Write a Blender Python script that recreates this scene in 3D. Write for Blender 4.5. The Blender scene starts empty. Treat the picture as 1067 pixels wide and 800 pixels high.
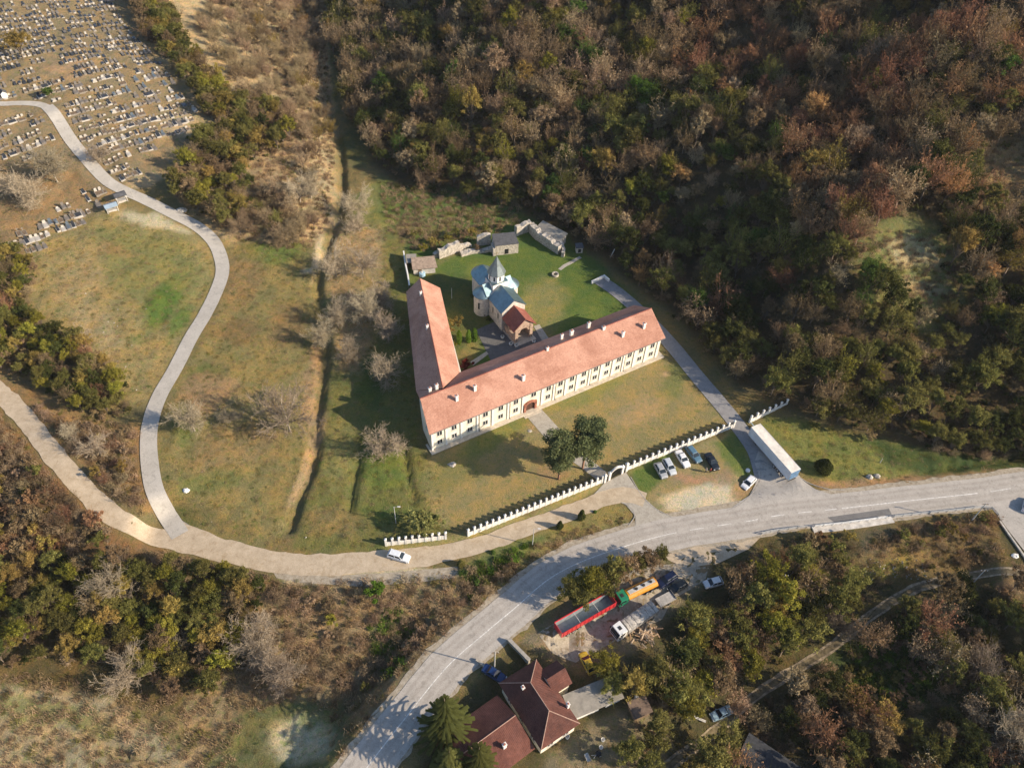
import bpy, math, random
import numpy as np
from mathutils import Vector, Matrix
R = math.radians
random.seed(7)
RNG = np.random.default_rng(7)
SC = bpy.context.scene
C = SC.collection

# ------------------------------------------------------------------ camera
F_PX = 830.0; CAM_H = 140.0
_d = np.array([495-533.5, 1150-400, F_PX]); _d /= np.linalg.norm(_d)   # down, in camera axes (x right, y down, z forward)
_Z = -_d
_F = np.array([0, 0, 1.]) - _Z[2]*_Z; _F /= np.linalg.norm(_F)
_X = np.cross(_F, _Z)
cam_d = bpy.data.cameras.new('camera'); cam = bpy.data.objects.new('camera', cam_d); C.objects.link(cam)
Mw = np.array([_X, _F, _Z])           # rows: world axes expressed in camera axes
right = Mw @ np.array([1, 0, 0]); up = Mw @ np.array([0, -1, 0]); back = Mw @ np.array([0, 0, -1])
cam.matrix_world = Matrix(((right[0], up[0], back[0], 0), (right[1], up[1], back[1], 0), (right[2], up[2], back[2], CAM_H), (0, 0, 0, 1)))
cam_d.sensor_fit = 'HORIZONTAL'; cam_d.sensor_width = 36.0; cam_d.lens = 36.0*F_PX/1067
cam_d.clip_start = 1; cam_d.clip_end = 6000
SC.camera = cam

# ------------------------------------------------------------------ light
SUN_EL, SUN_AZ = 26.0, -12.0           # azimuth measured from +X towards +Y
w = bpy.data.worlds.new('World'); SC.world = w; w.use_nodes = True
nt = w.node_tree; nt.nodes.clear()
sky = nt.nodes.new('ShaderNodeTexSky'); sky.sky_type = 'NISHITA'; sky.sun_disc = False
sky.sun_elevation = R(SUN_EL); sky.sun_rotation = R(90-SUN_AZ)
sky.air_density = 1.0; sky.dust_density = 1.0; sky.ozone_density = 2.6
bg = nt.nodes.new('ShaderNodeBackground'); bg.inputs[1].default_value = 0.12
wo = nt.nodes.new('ShaderNodeOutputWorld')
nt.links.new(sky.outputs[0], bg.inputs[0]); nt.links.new(bg.outputs[0], wo.inputs[0])
sl = bpy.data.lights.new('sun', 'SUN'); sl.energy = 5.0; sl.angle = R(0.5); sl.color = (1.0, 0.85, 0.66)
so = bpy.data.objects.new('sun', sl); C.objects.link(so)
sd = Vector((math.cos(R(SUN_EL))*math.cos(R(SUN_AZ)), math.cos(R(SUN_EL))*math.sin(R(SUN_AZ)), math.sin(R(SUN_EL))))
so.rotation_euler = sd.to_track_quat('Z', 'Y').to_euler()
so.location = (200, -20, 200)
SC.view_settings.view_transform = 'Standard'; SC.view_settings.look = 'None'
SC.view_settings.exposure = 0.6; SC.view_settings.gamma = 1
SC.view_settings.use_curve_mapping = False
SC.render.engine = 'CYCLES'
SC.cycles.max_bounces = 5; SC.cycles.diffuse_bounces = 3; SC.cycles.transparent_max_bounces = 6

# ------------------------------------------------------------------ pixel <-> world
def G(px, py, h=0.0):
    r = np.array([px-533.5, py-400, F_PX]); t = (CAM_H-h)/np.dot(r, _d); P = r*t
    return np.array([P@_X, P@_F, h])
def proj(x, y, z):
    v0 = _X[0]*x+_F[0]*y+_Z[0]*(z-CAM_H); v1 = _X[1]*x+_F[1]*y+_Z[1]*(z-CAM_H); v2 = _X[2]*x+_F[2]*y+_Z[2]*(z-CAM_H)
    v2 = np.where(np.abs(v2) < 1e-3, 1e-3, v2)
    return 533.5+F_PX*v0/v2, 400+F_PX*v1/v2, v2

ORD = ('first', 'second', 'third', 'fourth', 'fifth', 'sixth', 'seventh', 'eighth', 'ninth', 'tenth', 'eleventh', 'twelfth')
def sector(px, py, x0, x1, y0, y1):
    c = ('far left', 'left', 'middle', 'right', 'far right')[max(0, min(4, int((px-x0)/(x1-x0)*5)))]; r = ('top', 'upper', 'mid', 'lower', 'bottom')[max(0, min(4, int((py-y0)/(y1-y0)*5)))]
    return '%s %s' % (r, c)
# ------------------------------------------------------------------ numpy noise
_tab = np.random.default_rng(3).random((256, 256))
def vnoise(x, y):
    xi = np.floor(x).astype(int); yi = np.floor(y).astype(int); fx = x-xi; fy = y-yi
    fx = fx*fx*(3-2*fx); fy = fy*fy*(3-2*fy)
    a = _tab[xi % 256, yi % 256]; b = _tab[(xi+1) % 256, yi % 256]; c = _tab[xi % 256, (yi+1) % 256]; e = _tab[(xi+1) % 256, (yi+1) % 256]
    return (a*(1-fx)+b*fx)*(1-fy)+(c*(1-fx)+e*fx)*fy
def fbm(x, y, o=4):
    s = 0; a = 1; t = 0
    for k in range(o):
        s = s+a*vnoise(x*2**k+17.3*k, y*2**k+5.1*k); t += a; a *= .5
    return s/t*2-1
def sstep(a, b, x):
    t = np.clip((x-a)/(b-a), 0, 1); return t*t*(3-2*t)
def seg_dist(x, y, poly):
    """distance to a polyline, and the side (+ = left of travel) of the nearest piece, and arc parameter"""
    best = np.full(np.shape(x), 1e9); side = np.zeros(np.shape(x)); par = np.zeros(np.shape(x))
    L = 0
    for (ax, ay), (bx, by) in zip(poly[:-1], poly[1:]):
        dx, dy = bx-ax, by-ay; ll = dx*dx+dy*dy+1e-9
        t = np.clip(((x-ax)*dx+(y-ay)*dy)/ll, 0, 1)
        q = np.hypot(x-ax-t*dx, y-ay-t*dy); cr = dx*(y-ay)-dy*(x-ax)
        m = q < best-1e-6
        best = np.where(m, q, best); side = np.where(m, np.sign(cr), side); par = np.where(m, L+t*math.sqrt(ll), par)
        L += math.sqrt(ll)
    return best, side, par
def inside(x, y, poly):
    r = np.zeros(np.shape(x), bool); n = len(poly)
    for i in range(n):
        x0, y0 = poly[i]; x1, y1 = poly[(i+1) % n]
        if y0 == y1: continue
        c = ((y0 > y) != (y1 > y)) & (x < (x1-x0)*(y-y0)/(y1-y0)+x0)
        r ^= c
    return r
def pol_w(x, y, poly, soft):
    dd, _, _ = seg_dist(x, y, list(poly)+[poly[0]])
    s = np.where(inside(x, y, poly), dd, -dd)
    return sstep(-soft, soft, s)
def spline(pts, step=1.0):
    pts = [np.array(p, float) for p in pts]; out = []
    P = [2*pts[0]-pts[1]]+pts+[2*pts[-1]-pts[-2]]
    for i in range(1, len(P)-2):
        n = max(2, int(np.linalg.norm(P[i+1]-P[i])/step))
        for k in range(n):
            t = k/n
            out.append(.5*((2*P[i])+(-P[i-1]+P[i+1])*t+(2*P[i-1]-5*P[i]+4*P[i+1]-P[i+2])*t*t+(-P[i-1]+3*P[i]-3*P[i+1]+P[i+2])*t**3))
    out.append(pts[-1]); return np.array(out)

# ------------------------------------------------------------------ terrain heights
foot = [tuple(G(*p)[:2]) for p in [(330, 40), (372, 120), (400, 185), (470, 208), (545, 222), (600, 250), (660, 285), (715, 335), (770, 395), (835, 425), (930, 460), (1000, 478), (1067, 480), (1300, 470)]]
foot = [(foot[0][0]-30, foot[0][1]+120)]+foot
ditch_px = [(318, 5), (327.5, 50), (342, 105), (355, 160), (356, 200), (351, 230), (333, 285), (333, 317), (340, 355), (338, 385), (330, 435), (327, 476), (313.5, 517.5), (302, 550)]
ditch0 = [tuple(G(*p)[:2]) for p in ditch_px]
ditch_ext = [(ditch0[0][0]-20, ditch0[0][1]+200)]+ditch0+[(-48, 70), (-50, 30)]
low_px = [(-200, 395), (0, 440), (60, 500), (130, 566), (200, 590), (300, 612), (400, 612), (470, 606), (500, 590), (560, 572), (610, 553), (655, 545)]
low_edge = [tuple(G(*p)[:2]) for p in low_px]
south_px = [(330, 900), (413, 800), (476, 714), (535, 660), (592, 614), (660, 588), (760, 560), (791, 560), (930, 546), (1030, 535), (1090, 560), (1200, 560)]
south_edge = [tuple(G(*p)[:2]) for p in south_px]
CLX, CLY = G(950, 280, 22)[:2]
def h0(x, y):
    x = np.asarray(x, float); y = np.asarray(y, float)
    # north-east hill
    dd, sd_, _ = seg_dist(x, y, foot)
    s = dd*sd_                                     # foot runs west to east: left of travel is uphill
    s = np.maximum(s, 0)
    z = np.where(s < 14, .016*s*s, .016*196+.44*(s-14)); z = np.where(s > 170, .016*196+.44*156+.25*(s-170), z)
    z = z+sstep(10, 60, s)*(fbm(x/48, y/48, 3)*13+fbm(x/18+9, y/18, 2)*2.0)
    # hollow and bench in the hillside, shaped to turn the clearing to the sun
    z = z+7*np.exp(-(((x-CLX+16)/13)**2+((y-CLY)/22)**2))-4*np.exp(-(((x-CLX-14)/13)**2+((y-CLY)/20)**2))
    # west: ground climbs from the ditch to the cemetery
    dw, sw, _ = seg_dist(x, y, ditch_ext)
    t = np.where(sw < 0, dw, 0)                    # the ditch runs north to south: right of travel is west
    k = .07+.24*sstep(150, 250, y)
    zl = k*60*(1-np.exp(-t/60))*1.25+.03*t
    zl = zl+sstep(8, 40, t)*(fbm(x/30+3, y/30, 3)*1.6)
    z = z+zl
    # land below the access road and left of the main road
    dl, slw, _ = seg_dist(x, y, low_edge)
    e = np.where(slw < 0, dl, 0)
    ds, ss, _ = seg_dist(x, y, south_edge)
    f = np.where(ss < 0, ds, 0)                    # side of the main road towards the creek
    z = z-np.where((slw < 0) & (ss > 0), 4.2*sstep(0, 14, e), 0)
    east = sstep(22, 45, x)
    z = z-(1.2*sstep(0, 8, f)*(1-east)+east*(7.5*sstep(1, 26, f)-2.5*sstep(30, 60, f)))
    z = z+sstep(6, 30, f)*east*fbm(x/14, y/14, 3)*1.6
    return z
def ray_h(hf, px, py, far=520.):
    """world point where the sight line through a pixel meets the ground hf"""
    r = np.array([px-533.5, py-400, F_PX]); r = Mw @ r; r /= np.linalg.norm(r)
    t = 60.; st = 2.0
    while t < far:
        p = r*t
        if CAM_H+p[2] < float(hf(p[0], p[1])): break
        t += st
    lo, hi = t-st, t
    for _ in range(14):
        m = .5*(lo+hi); p = r*m
        if CAM_H+p[2] < float(hf(p[0], p[1])): hi = m
        else: lo = m
    p = r*hi
    return np.array([p[0], p[1], CAM_H+p[2]])

# grid
def axis(lo, hi, st, far):
    mid = np.arange(lo, hi+st/2, st); g = st*1.35; a = [mid[-1]]
    while a[-1] < far: a.append(a[-1]+g); g *= 1.35
    b = [mid[0]]; g = st*1.35
    while b[-1] > -far: b.append(b[-1]-g); g *= 1.35
    return np.concatenate([np.array(b[1:][::-1]), mid, np.array(a[1:])])
GX = axis(-215, 185, .8, 2500); GY = axis(28, 400, .8, 2500)
XX, YY = np.meshgrid(GX, GY, indexing='ij')
ZZ = h0(XX, YY)

def px_line(pts, hf=h0): return [ray_h(hf, *p) for p in pts]
roads = {}
def road_line(name, pts, half, sm=6, zfix=None):
    w3 = spline([G(*p, zfix) for p in pts] if zfix is not None else px_line(pts), 1.0)
    if zfix is not None: w3[:, 2] = zfix
    else:
        k = np.ones(2*sm+1)/(2*sm+1); zz = np.pad(w3[:, 2], sm, mode='edge'); w3[:, 2] = np.convolve(zz, k, 'valid')
    roads[name] = (w3, half); return w3
main_px = [(330, 870), (382, 800), (420, 751), (465, 695.6), (504.8, 660), (536.5, 633.5), (570.6, 604.3), (607, 584.8), (660, 566.5), (700, 556), (740, 549), (780, 543), (815, 536.5), (877, 529.8), (950, 521.5), (1022, 513.6), (1067, 507), (1180, 492)]
road_line('main', main_px, 3.7, zfix=0.0)
road_line('access', [(672, 521), (650, 515), (625, 521), (600, 531.5), (570, 542), (540, 553), (500, 567.5), (460, 577), (415, 583), (350, 588), (300, 587), (255, 579), (215, 567), (178, 553)], 2.4, zfix=0.0)
road_line('track_west', [(255, 579), (215, 568), (170, 556), (124, 541), (89, 511), (61, 480), (38, 451), (12, 420), (-20, 392), (-60, 360)], 1.9)
road_line('lane', [(185, 552), (163, 515), (156, 480), (156, 445), (166, 414), (184, 382), (200, 350), (212.7, 330), (226, 303), (232, 283), (229, 265), (221, 250), (205, 236), (180, 223), (150, 208), (127, 198), (112, 189), (98, 175), (75, 147.6), (60, 124), (49, 111)], 1.75)
road_line('lane_end', [(51, 113), (35, 108), (0, 108.5), (-30, 110)], 1.3)
road_line('drive', [(622, 290), (645, 306), (672, 330), (700, 360), (727, 393), (750, 420), (770, 445), (787, 470), (797, 500), (795, 530)], 2.3)
road_line('farm_track', [(690, 800), (715, 785), (745, 762), (765, 744), (790, 722), (830, 697), (862, 677), (890, 655), (920, 632), (950, 615), (985, 604), (1020, 600), (1067, 604), (1120, 608)], 1.5)
road_line('side_road', [(1045, 516), (1056, 545), (1075, 590), (1090, 640)], 3.6, zfix=0.0)

for nm in [k for k in roads if k not in ('access', 'main')]+['access', 'main']:
    w3, half = roads[nm]
    fall = 7.0 if nm in ('main', 'side_road') else 4.0
    x0, x1, y0, y1 = w3[:, 0].min()-16, w3[:, 0].max()+16, w3[:, 1].min()-16, w3[:, 1].max()+16
    ix = np.where((GX > x0) & (GX < x1))[0]; iy = np.where((GY > y0) & (GY < y1))[0]
    if not len(ix) or not len(iy): continue
    sx = XX[np.ix_(ix, iy)]; sy = YY[np.ix_(ix, iy)]; best = np.full(sx.shape, 1e9); bz = np.zeros(sx.shape)
    for p in w3:
        q = (sx-p[0])**2+(sy-p[1])**2; m = q < best; best = np.where(m, q, best); bz = np.where(m, p[2], bz)
    q = np.sqrt(best); wgt = 1-sstep(half+1.0, half+1.0+fall, q)
    ZZ[np.ix_(ix, iy)] = ZZ[np.ix_(ix, iy)]*(1-wgt)+bz*wgt
# ditch and old furrows
def carve(pts, half, depth):
    wl = spline([np.array(p) for p in pts], 2.0)
    x0, x1, y0, y1 = wl[:, 0].min()-8, wl[:, 0].max()+8, wl[:, 1].min()-8, wl[:, 1].max()+8
    ix = np.where((GX > x0) & (GX < x1))[0]; iy = np.where((GY > y0) & (GY < y1))[0]
    sx = XX[np.ix_(ix, iy)]; sy = YY[np.ix_(ix, iy)]
    q, _, _ = seg_dist(sx, sy, [tuple(p[:2]) for p in wl])
    ZZ[np.ix_(ix, iy)] -= depth*(1-sstep(half*.3, half, q+fbm(sx/3, sy/3, 2)*.5))
ditch_w = px_line(ditch_px)
carve([p[:2] for p in ditch_w], 1.7, 1.0)
carve([p[:2] for p in px_line([(377, 462), (371, 495), (364, 530)])], 1.3, .7)
carve([p[:2] for p in px_line([(420, 462), (425, 492), (431, 520)])], 1.3, .7)
for k_ in range(13):
    o_ = k_*5.5
    carve([p[:2] for p in px_line([(-20+o_*.5, 752+o_), (60+o_*1.2, 758+o_*.8), (120+o_*1.5, 780+o_*.6), (165+o_*1.4, 815+o_*.3)])], .9, .28)
# fine relief where the ground is rough
padw = np.zeros(XX.shape)
PXg, PYg, _zz = proj(XX, YY, ZZ)
vis = (_zz > 1)
for pl in ([(415, 225), (600, 245), (830, 400), (830, 560), (400, 585), (400, 400)],):
    padw = np.maximum(padw, pol_w(PXg, PYg, pl, 8)*vis)
rd = np.zeros(XX.shape)
for nm, (w3, half) in roads.items():
    q, _, _ = seg_dist(XX, YY, [tuple(p[:2]) for p in w3[::3]])
    rd = np.maximum(rd, 1-sstep(half+.6, half+2.2, q))
rough = (1-padw*.9)*(1-rd)
ZZ += rough*(fbm(XX/3.1, YY/3.1, 3)*.45+fbm(XX/1.3, YY/1.3+40, 2)*.16)

def hgrid(x, y):
    x = np.asarray(x, float); y = np.asarray(y, float)
    i = np.clip(np.searchsorted(GX, x)-1, 0, len(GX)-2); j = np.clip(np.searchsorted(GY, y)-1, 0, len(GY)-2)
    fx = (x-GX[i])/(GX[i+1]-GX[i]); fy = (y-GY[j])/(GY[j+1]-GY[j])
    return (ZZ[i, j]*(1-fx)+ZZ[i+1, j]*fx)*(1-fy)+(ZZ[i, j+1]*(1-fx)+ZZ[i+1, j+1]*fx)*fy
def T(px, py): return ray_h(hgrid, px, py)

# ------------------------------------------------------------------ object helpers
def tag(o, label=None, cat=None, group=None, kind=None):
    if label: o['label'] = label
    if cat: o['category'] = cat
    if group: o['group'] = group
    if kind: o['kind'] = kind
    return o
def thing(name, label, cat, loc=(0, 0, 0), rz=0., group=None):
    o = bpy.data.objects.new(name, None); C.objects.link(o); o.empty_display_size = .5
    o.location = tuple(float(v) for v in loc); o.rotation_euler = (0, 0, rz)
    return tag(o, label, cat, group)
class MB:
    def __init__(s): s.v = []; s.f = []; s.m = []
    def add(s, vs, fs, mi=0):
        b = len(s.v); s.v += [tuple(float(c) for c in v) for v in vs]; s.f += [tuple(b+i for i in f) for f in fs]; s.m += [mi]*len(fs); return s
    def box(s, x0, x1, y0, y1, z0, z1, mi=0, rz=0, o=(0, 0)):
        c, n = math.cos(rz), math.sin(rz)
        vs = [(x*c-y*n+o[0], x*n+y*c+o[1], z) for z in (z0, z1) for x, y in ((x0, y0), (x1, y0), (x1, y1), (x0, y1))]
        return s.add(vs, [(3, 2, 1, 0), (4, 5, 6, 7), (0, 1, 5, 4), (1, 2, 6, 5), (2, 3, 7, 6), (3, 0, 4, 7)], mi)
    def prism(s, poly, z0, z1, mi=0):
        n = len(poly); a = sum(poly[i][0]*poly[(i+1) % n][1]-poly[(i+1) % n][0]*poly[i][1] for i in range(n))
        if a < 0: poly = poly[::-1]
        f0 = z0 if callable(z0) else (lambda p: z0); f1 = z1 if callable(z1) else (lambda p: z1)
        vs = [(p[0], p[1], f0(p)) for p in poly]+[(p[0], p[1], f1(p)) for p in poly]
        return s.add(vs, [tuple(range(n-1, -1, -1)), tuple(range(n, 2*n))]+[(i, (i+1) % n, n+(i+1) % n, n+i) for i in range(n)], mi)
    def slab(s, pts, th, mi=0):
        """roof plane: a 3D polygon given seen from above counter-clockwise, thickness th downwards"""
        pts = [np.array(p, float) for p in pts]; n = len(pts)
        a = sum(pts[i][0]*pts[(i+1) % n][1]-pts[(i+1) % n][0]*pts[i][1] for i in range(n))
        if a < 0: pts = pts[::-1]
        vs = pts+[p-np.array([0, 0, th]) for p in pts]
        return s.add(vs, [tuple(range(n)), tuple(range(2*n-1, n-1, -1))]+[(i, n+i, n+(i+1) % n, (i+1) % n) for i in range(n)], mi)
    def tube(s, p0, p1, r0, r1=None, n=8, mi=0, cap=True):
        r1 = r0 if r1 is None else r1; p0 = Vector(p0); p1 = Vector(p1); d = (p1-p0).normalized()
        a = d.orthogonal().normalized(); b = d.cross(a)
        vs = [p0+(a*math.cos(t)+b*math.sin(t))*r0 for t in [2*math.pi*i/n for i in range(n)]]+[p1+(a*math.cos(t)+b*math.sin(t))*r1 for t in [2*math.pi*i/n for i in range(n)]]
        fs = [(i, (i+1) % n, n+(i+1) % n, n+i) for i in range(n)]
        if cap: fs += [tuple(range(n-1, -1, -1)), tuple(range(n, 2*n))]
        return s.add(vs, fs, mi)
    def lathe(s, prof, n=12, o=(0, 0, 0), mi=0, a0=0, a1=2*math.pi):
        full = abs(a1-a0-2*math.pi) < 1e-6; k = n if full else n+1; vs = []; fs = []
        for r, z in prof:
            for i in range(k):
                t = a0+(a1-a0)*i/n; vs.append((o[0]+r*math.cos(t), o[1]+r*math.sin(t), o[2]+z))
        for j in range(len(prof)-1):
            for i in range(n):
                i2 = (i+1) % k
                fs.append((j*k+i, j*k+i2, (j+1)*k+i2, (j+1)*k+i))
        return s.add(vs, fs, mi)
    def build(s, name, mats, parent=None, bevel=0, smooth=False):
        me = bpy.data.meshes.new(name); me.from_pydata(s.v, [], s.f)
        for m in (mats if isinstance(mats, (list, tuple)) else [mats]): me.materials.append(m)
        if len(set(s.m)) > 1: me.polygons.foreach_set('material_index', s.m)
        if smooth: me.polygons.foreach_set('use_smooth', [True]*len(me.polygons))
        me.update()
        o = bpy.data.objects.new(name, me); C.objects.link(o)
        if parent is not None: o.parent = parent
        if bevel:
            b = o.modifiers.new('bevel', 'BEVEL'); b.width = bevel; b.segments = 2; b.limit_method = 'ANGLE'; b.angle_limit = R(35)
        return o
def kids(o, table):
    return table.get(o.name, [])
def copy_thing(root, loc, rz, sc=None, label=None, group=None):
    r = root.copy(); C.objects.link(r); r.location = tuple(float(v) for v in loc); r.rotation_euler = (0, 0, rz)
    if sc is not None: r.scale = (sc, sc, sc) if not isinstance(sc, (tuple, list)) else sc
    if label: r['label'] = label
    if group: r['group'] = group
    for ch in list(root.children):
        c = ch.copy(); C.objects.link(c); c.parent = r
        for g in list(ch.children):
            e = g.copy(); C.objects.link(e); e.parent = c
    return r

# ------------------------------------------------------------------ materials
def _mat(name):
    m = bpy.data.materials.new(name); m.use_nodes = True; n = m.node_tree; n.nodes.clear()
    out = n.nodes.new('ShaderNodeOutputMaterial'); b = n.nodes.new('ShaderNodeBsdfPrincipled'); n.links.new(b.outputs[0], out.inputs[0])
    return m, n, b, out
def mixc(n, a, b, fac, mode='MIX'):
    x = n.nodes.new('ShaderNodeMix'); x.data_type = 'RGBA'; x.blend_type = mode
    for s_, v in ((0, fac), (6, a), (7, b)):
        if hasattr(v, 'links') or isinstance(v, bpy.types.NodeSocket): n.links.new(v, x.inputs[s_])
        elif s_ == 0: x.inputs[0].default_value = v
        else: x.inputs[s_].default_value = (*v[:3], 1)
    return x.outputs[2]
def noise(n, scale, detail=4, rough=.6, co='Object', dist=0, sc3=None):
    tc = n.nodes.new('ShaderNodeTexCoord'); t = n.nodes.new('ShaderNodeTexNoise'); t.inputs['Scale'].default_value = scale
    t.inputs['Detail'].default_value = detail; t.inputs['Roughness'].default_value = rough; t.inputs['Distortion'].default_value = dist
    if sc3:
        mp = n.nodes.new('ShaderNodeMapping'); mp.inputs['Scale'].default_value = sc3; n.links.new(tc.outputs[co], mp.inputs[0]); n.links.new(mp.outputs[0], t.inputs[0])
    else: n.links.new(tc.outputs[co], t.inputs[0])
    return t.outputs[0]
def ramp(n, fac, stops):
    r = n.nodes.new('ShaderNodeValToRGB'); el = r.color_ramp.elements
    while len(el) < len(stops): el.new(.5)
    for e, (p, c) in zip(el, stops):
        e.position = p; e.color = (*c[:3], 1) if hasattr(c, '__len__') else (c, c, c, 1)
    n.links.new(fac, r.inputs[0]); return r.outputs[0]
def bump(n, b, h, dist, strength=.5):
    u = n.nodes.new('ShaderNodeBump'); u.inputs['Distance'].default_value = dist; u.inputs['Strength'].default_value = strength
    n.links.new(h, u.inputs['Height']); n.links.new(u.outputs[0], b.inputs['Normal'])
def mat(name, col, rough=.7, metal=0, var=.2, sc=1.5, bmp=0, col2=None, co='Object'):
    m, n, b, _ = _mat(name); b.inputs['Roughness'].default_value = rough; b.inputs['Metallic'].default_value = metal
    b.inputs['Specular IOR Level'].default_value = .3
    f = noise(n, sc, 5, .65, co)
    c2 = col2 or tuple(max(0, c*(1-2*var)) for c in col); c1 = tuple(min(1, c*(1+var)) for c in col) if not col2 else col
    n.links.new(ramp(n, f, [(.3, c2), (.68, c1)]), b.inputs['Base Color'])
    if bmp: bump(n, b, noise(n, sc*8, 3, .6, co), bmp)
    return m
def glassy(name, col=(.03, .035, .04), rough=.12):
    m, n, b, _ = _mat(name); b.inputs['Base Color'].default_value = (*col, 1); b.inputs['Roughness'].default_value = rough; return m
def paint(name, col, rough=.3):
    m, n, b, _ = _mat(name); f = noise(n, 2.5, 4)
    n.links.new(ramp(n, f, [(.3, tuple(c*.82 for c in col)), (.7, col)]), b.inputs['Base Color'])
    b.inputs['Roughness'].default_value = rough; b.inputs['Coat Weight'].default_value = .3; return m

# ------------------------------------------------------------------ ground sheet and its zones of cover
PXg, PYg, _zz = proj(XX, YY, ZZ); vis = _zz > 1
nx_ = fbm(XX/6, YY/6, 4); ny_ = fbm(XX/6+50, YY/6+20, 4)
PW = 7.0
bn_ = fbm(XX/4.5+9, YY/4.5+31, 4)
PXn = PXg+nx_*PW; PYn = PYg+ny_*PW
col = np.zeros(XX.shape+(3,)); col[:] = (.16, .125, .06)
def zone(poly, c, soft=6, a=1.0):
    global col
    wv = (pol_w(PXn, PYn, poly, soft)*vis*a)[..., None]; col = col*(1-wv)+np.array(c)*wv
def blob(px, py, rx, ry, c, a=1.0, rot=0):
    global col
    dx = PXn-px; dy = PYn-py; cr, sr = math.cos(R(rot)), math.sin(R(rot))
    q = np.hypot((dx*cr+dy*sr)/rx, (-dx*sr+dy*cr)/ry)
    q = q+bn_*.4; wv = ((1-sstep(.55, 1.15, q))*vis*a)[..., None]; col = col*(1-wv)+np.array(c)*wv
TAN = (.37, .275, .17); DRY = (.27, .20, .105); OLIVE = (.155, .13, .052); GREEN = (.085, .105, .028); VIVID = (.07, .13, .025)
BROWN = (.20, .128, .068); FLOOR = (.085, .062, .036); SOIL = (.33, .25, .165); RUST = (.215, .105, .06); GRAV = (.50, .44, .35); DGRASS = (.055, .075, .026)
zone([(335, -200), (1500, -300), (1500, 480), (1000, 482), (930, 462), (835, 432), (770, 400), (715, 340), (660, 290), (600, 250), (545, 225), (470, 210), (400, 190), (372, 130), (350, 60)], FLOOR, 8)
zone([(120, -60), (335, -60), (345, 100), (350, 235), (320, 262), (240, 255), (180, 200), (215, 140), (160, 60)], TAN, 8)
zone([(160, 165), (240, 120), (310, 130), (310, 190), (250, 250), (190, 215)], BROWN, 10, .6)
zone([(-60, -60), (130, -20), (150, 40), (195, 90), (225, 130), (200, 165), (150, 198), (110, 222), (20, 262), (-60, 275)], (.21, .155, .095), 6)
zone([(-60, 175), (20, 165), (90, 185), (120, 200), (60, 235), (20, 258), (-60, 275)], (.22, .15, .085), 8)
blob(190, 133, 28, 16, SOIL, .9); blob(150, 188, 22, 9, SOIL, .9, -20); blob(70, 70, 30, 12, (.32, .2, .13), .6)
zone([(30, 250), (130, 215), (180, 225), (222, 255), (226, 290), (190, 370), (150, 430), (120, 400), (60, 345), (20, 300)], (.24, .185, .085), 8)
zone([(95, 235), (190, 245), (218, 290), (190, 345), (160, 330), (110, 290)], (.155, .15, .055), 14, .8)
blob(168, 318, 42, 18, VIVID, .85, -50); blob(186, 335, 26, 10, VIVID, .7, -60); blob(120, 262, 24, 8, BROWN, .6, 10); blob(85, 290, 26, 36, DRY, .8, 30); blob(100, 340, 40, 18, (.30, .235, .14), .6, 50)
blob(152, 227, 26, 9, (.44, .36, .25), 1, 12); blob(175, 233, 26, 6, (.44, .36, .25), .9, 18)
# the field between lane and ditch
zone([(236, 250), (325, 250), (338, 300), (332, 400), (325, 480), (300, 555), (268, 578), (210, 562), (172, 530), (160, 470), (170, 415), (230, 320)], (.18, .145, .062), 7)
blob(285, 262, 36, 14, VIVID, .6); blob(250, 290, 22, 40, RUST, .35, 20); blob(300, 340, 22, 26, RUST, .35); blob(215, 390, 20, 10, GREEN, .6); blob(190, 440, 12, 40, VIVID, .4, -10); blob(215, 410, 42, 20, (.27, .165, .095), .75, -10); blob(250, 345, 36, 14, (.15, .085, .045), .5)
blob(225, 500, 44, 14, VIVID, .32, -10); blob(245, 465, 60, 26, (.22, .15, .08), .6, -10); blob(325, 400, 9, 60, (.30, .19, .11), .8, 5); blob(320, 480, 7, 50, (.34, .22, .13), .8, 20)
blob(195, 540, 20, 8, DGRASS, .6, 35); blob(265, 420, 45, 14, DRY, .5, -15)
blob(326, 238, 18, 20, (.40, .28, .17), .9, 30); blob(331, 268, 5, 26, (.48, .38, .27), .9, 12); blob(322, 283, 8, 4, (.48, .38, .27), .8)
# between ditch and monastery
zone([(338, 240), (400, 215), (425, 260), (428, 330), (438, 440), (470, 560), (400, 578), (305, 575), (335, 470), (345, 380), (338, 300)], (.135, .13, .045), 6)
zone([(342, 235), (398, 235), (402, 300), (375, 390), (350, 385), (340, 300)], (.27, .19, .105), 8)
blob(395, 215, 26, 28, (.17, .17, .06), .8); blob(385, 300, 18, 40, (.22, .18, .09), .6); blob(390, 400, 22, 38, (.06, .095, .028), .8); blob(352, 470, 18, 40, (.20, .18, .07), .8, 10)
blob(400, 490, 30, 35, (.10, .14, .032), .75); blob(396, 535, 40, 14, (.075, .12, .03), .6); blob(350, 545, 38, 20, (.19, .14, .065), .8)
# courtyard and church green
zone([(424, 262), (440, 215), (545, 225), (600, 252), (650, 300), (680, 330), (660, 345), (560, 372), (470, 400), (450, 380), (430, 320)], (.085, .125, .032), 5)
zone([(430, 280), (486, 290), (505, 330), (500, 372), (480, 400), (440, 330)], (.10, .10, .04), 5, .8)
blob(565, 315, 30, 30, (.22, .19, .08), .8, 30); blob(600, 335, 36, 12, (.13, .165, .04), .5, -20); blob(560, 350, 14, 12, (.30, .21, .13), .5); blob(505, 282, 22, 10, (.15, .17, .045), .7)
blob(455, 235, 40, 18, (.15, .13, .055), .7, 15); blob(480, 262, 40, 6, (.2, .15, .09), .6, -18); blob(490, 365, 14, 8, (.16, .15, .06), .8)
blob(480, 375, 16, 10, (.17, .12, .06), .5)
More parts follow.
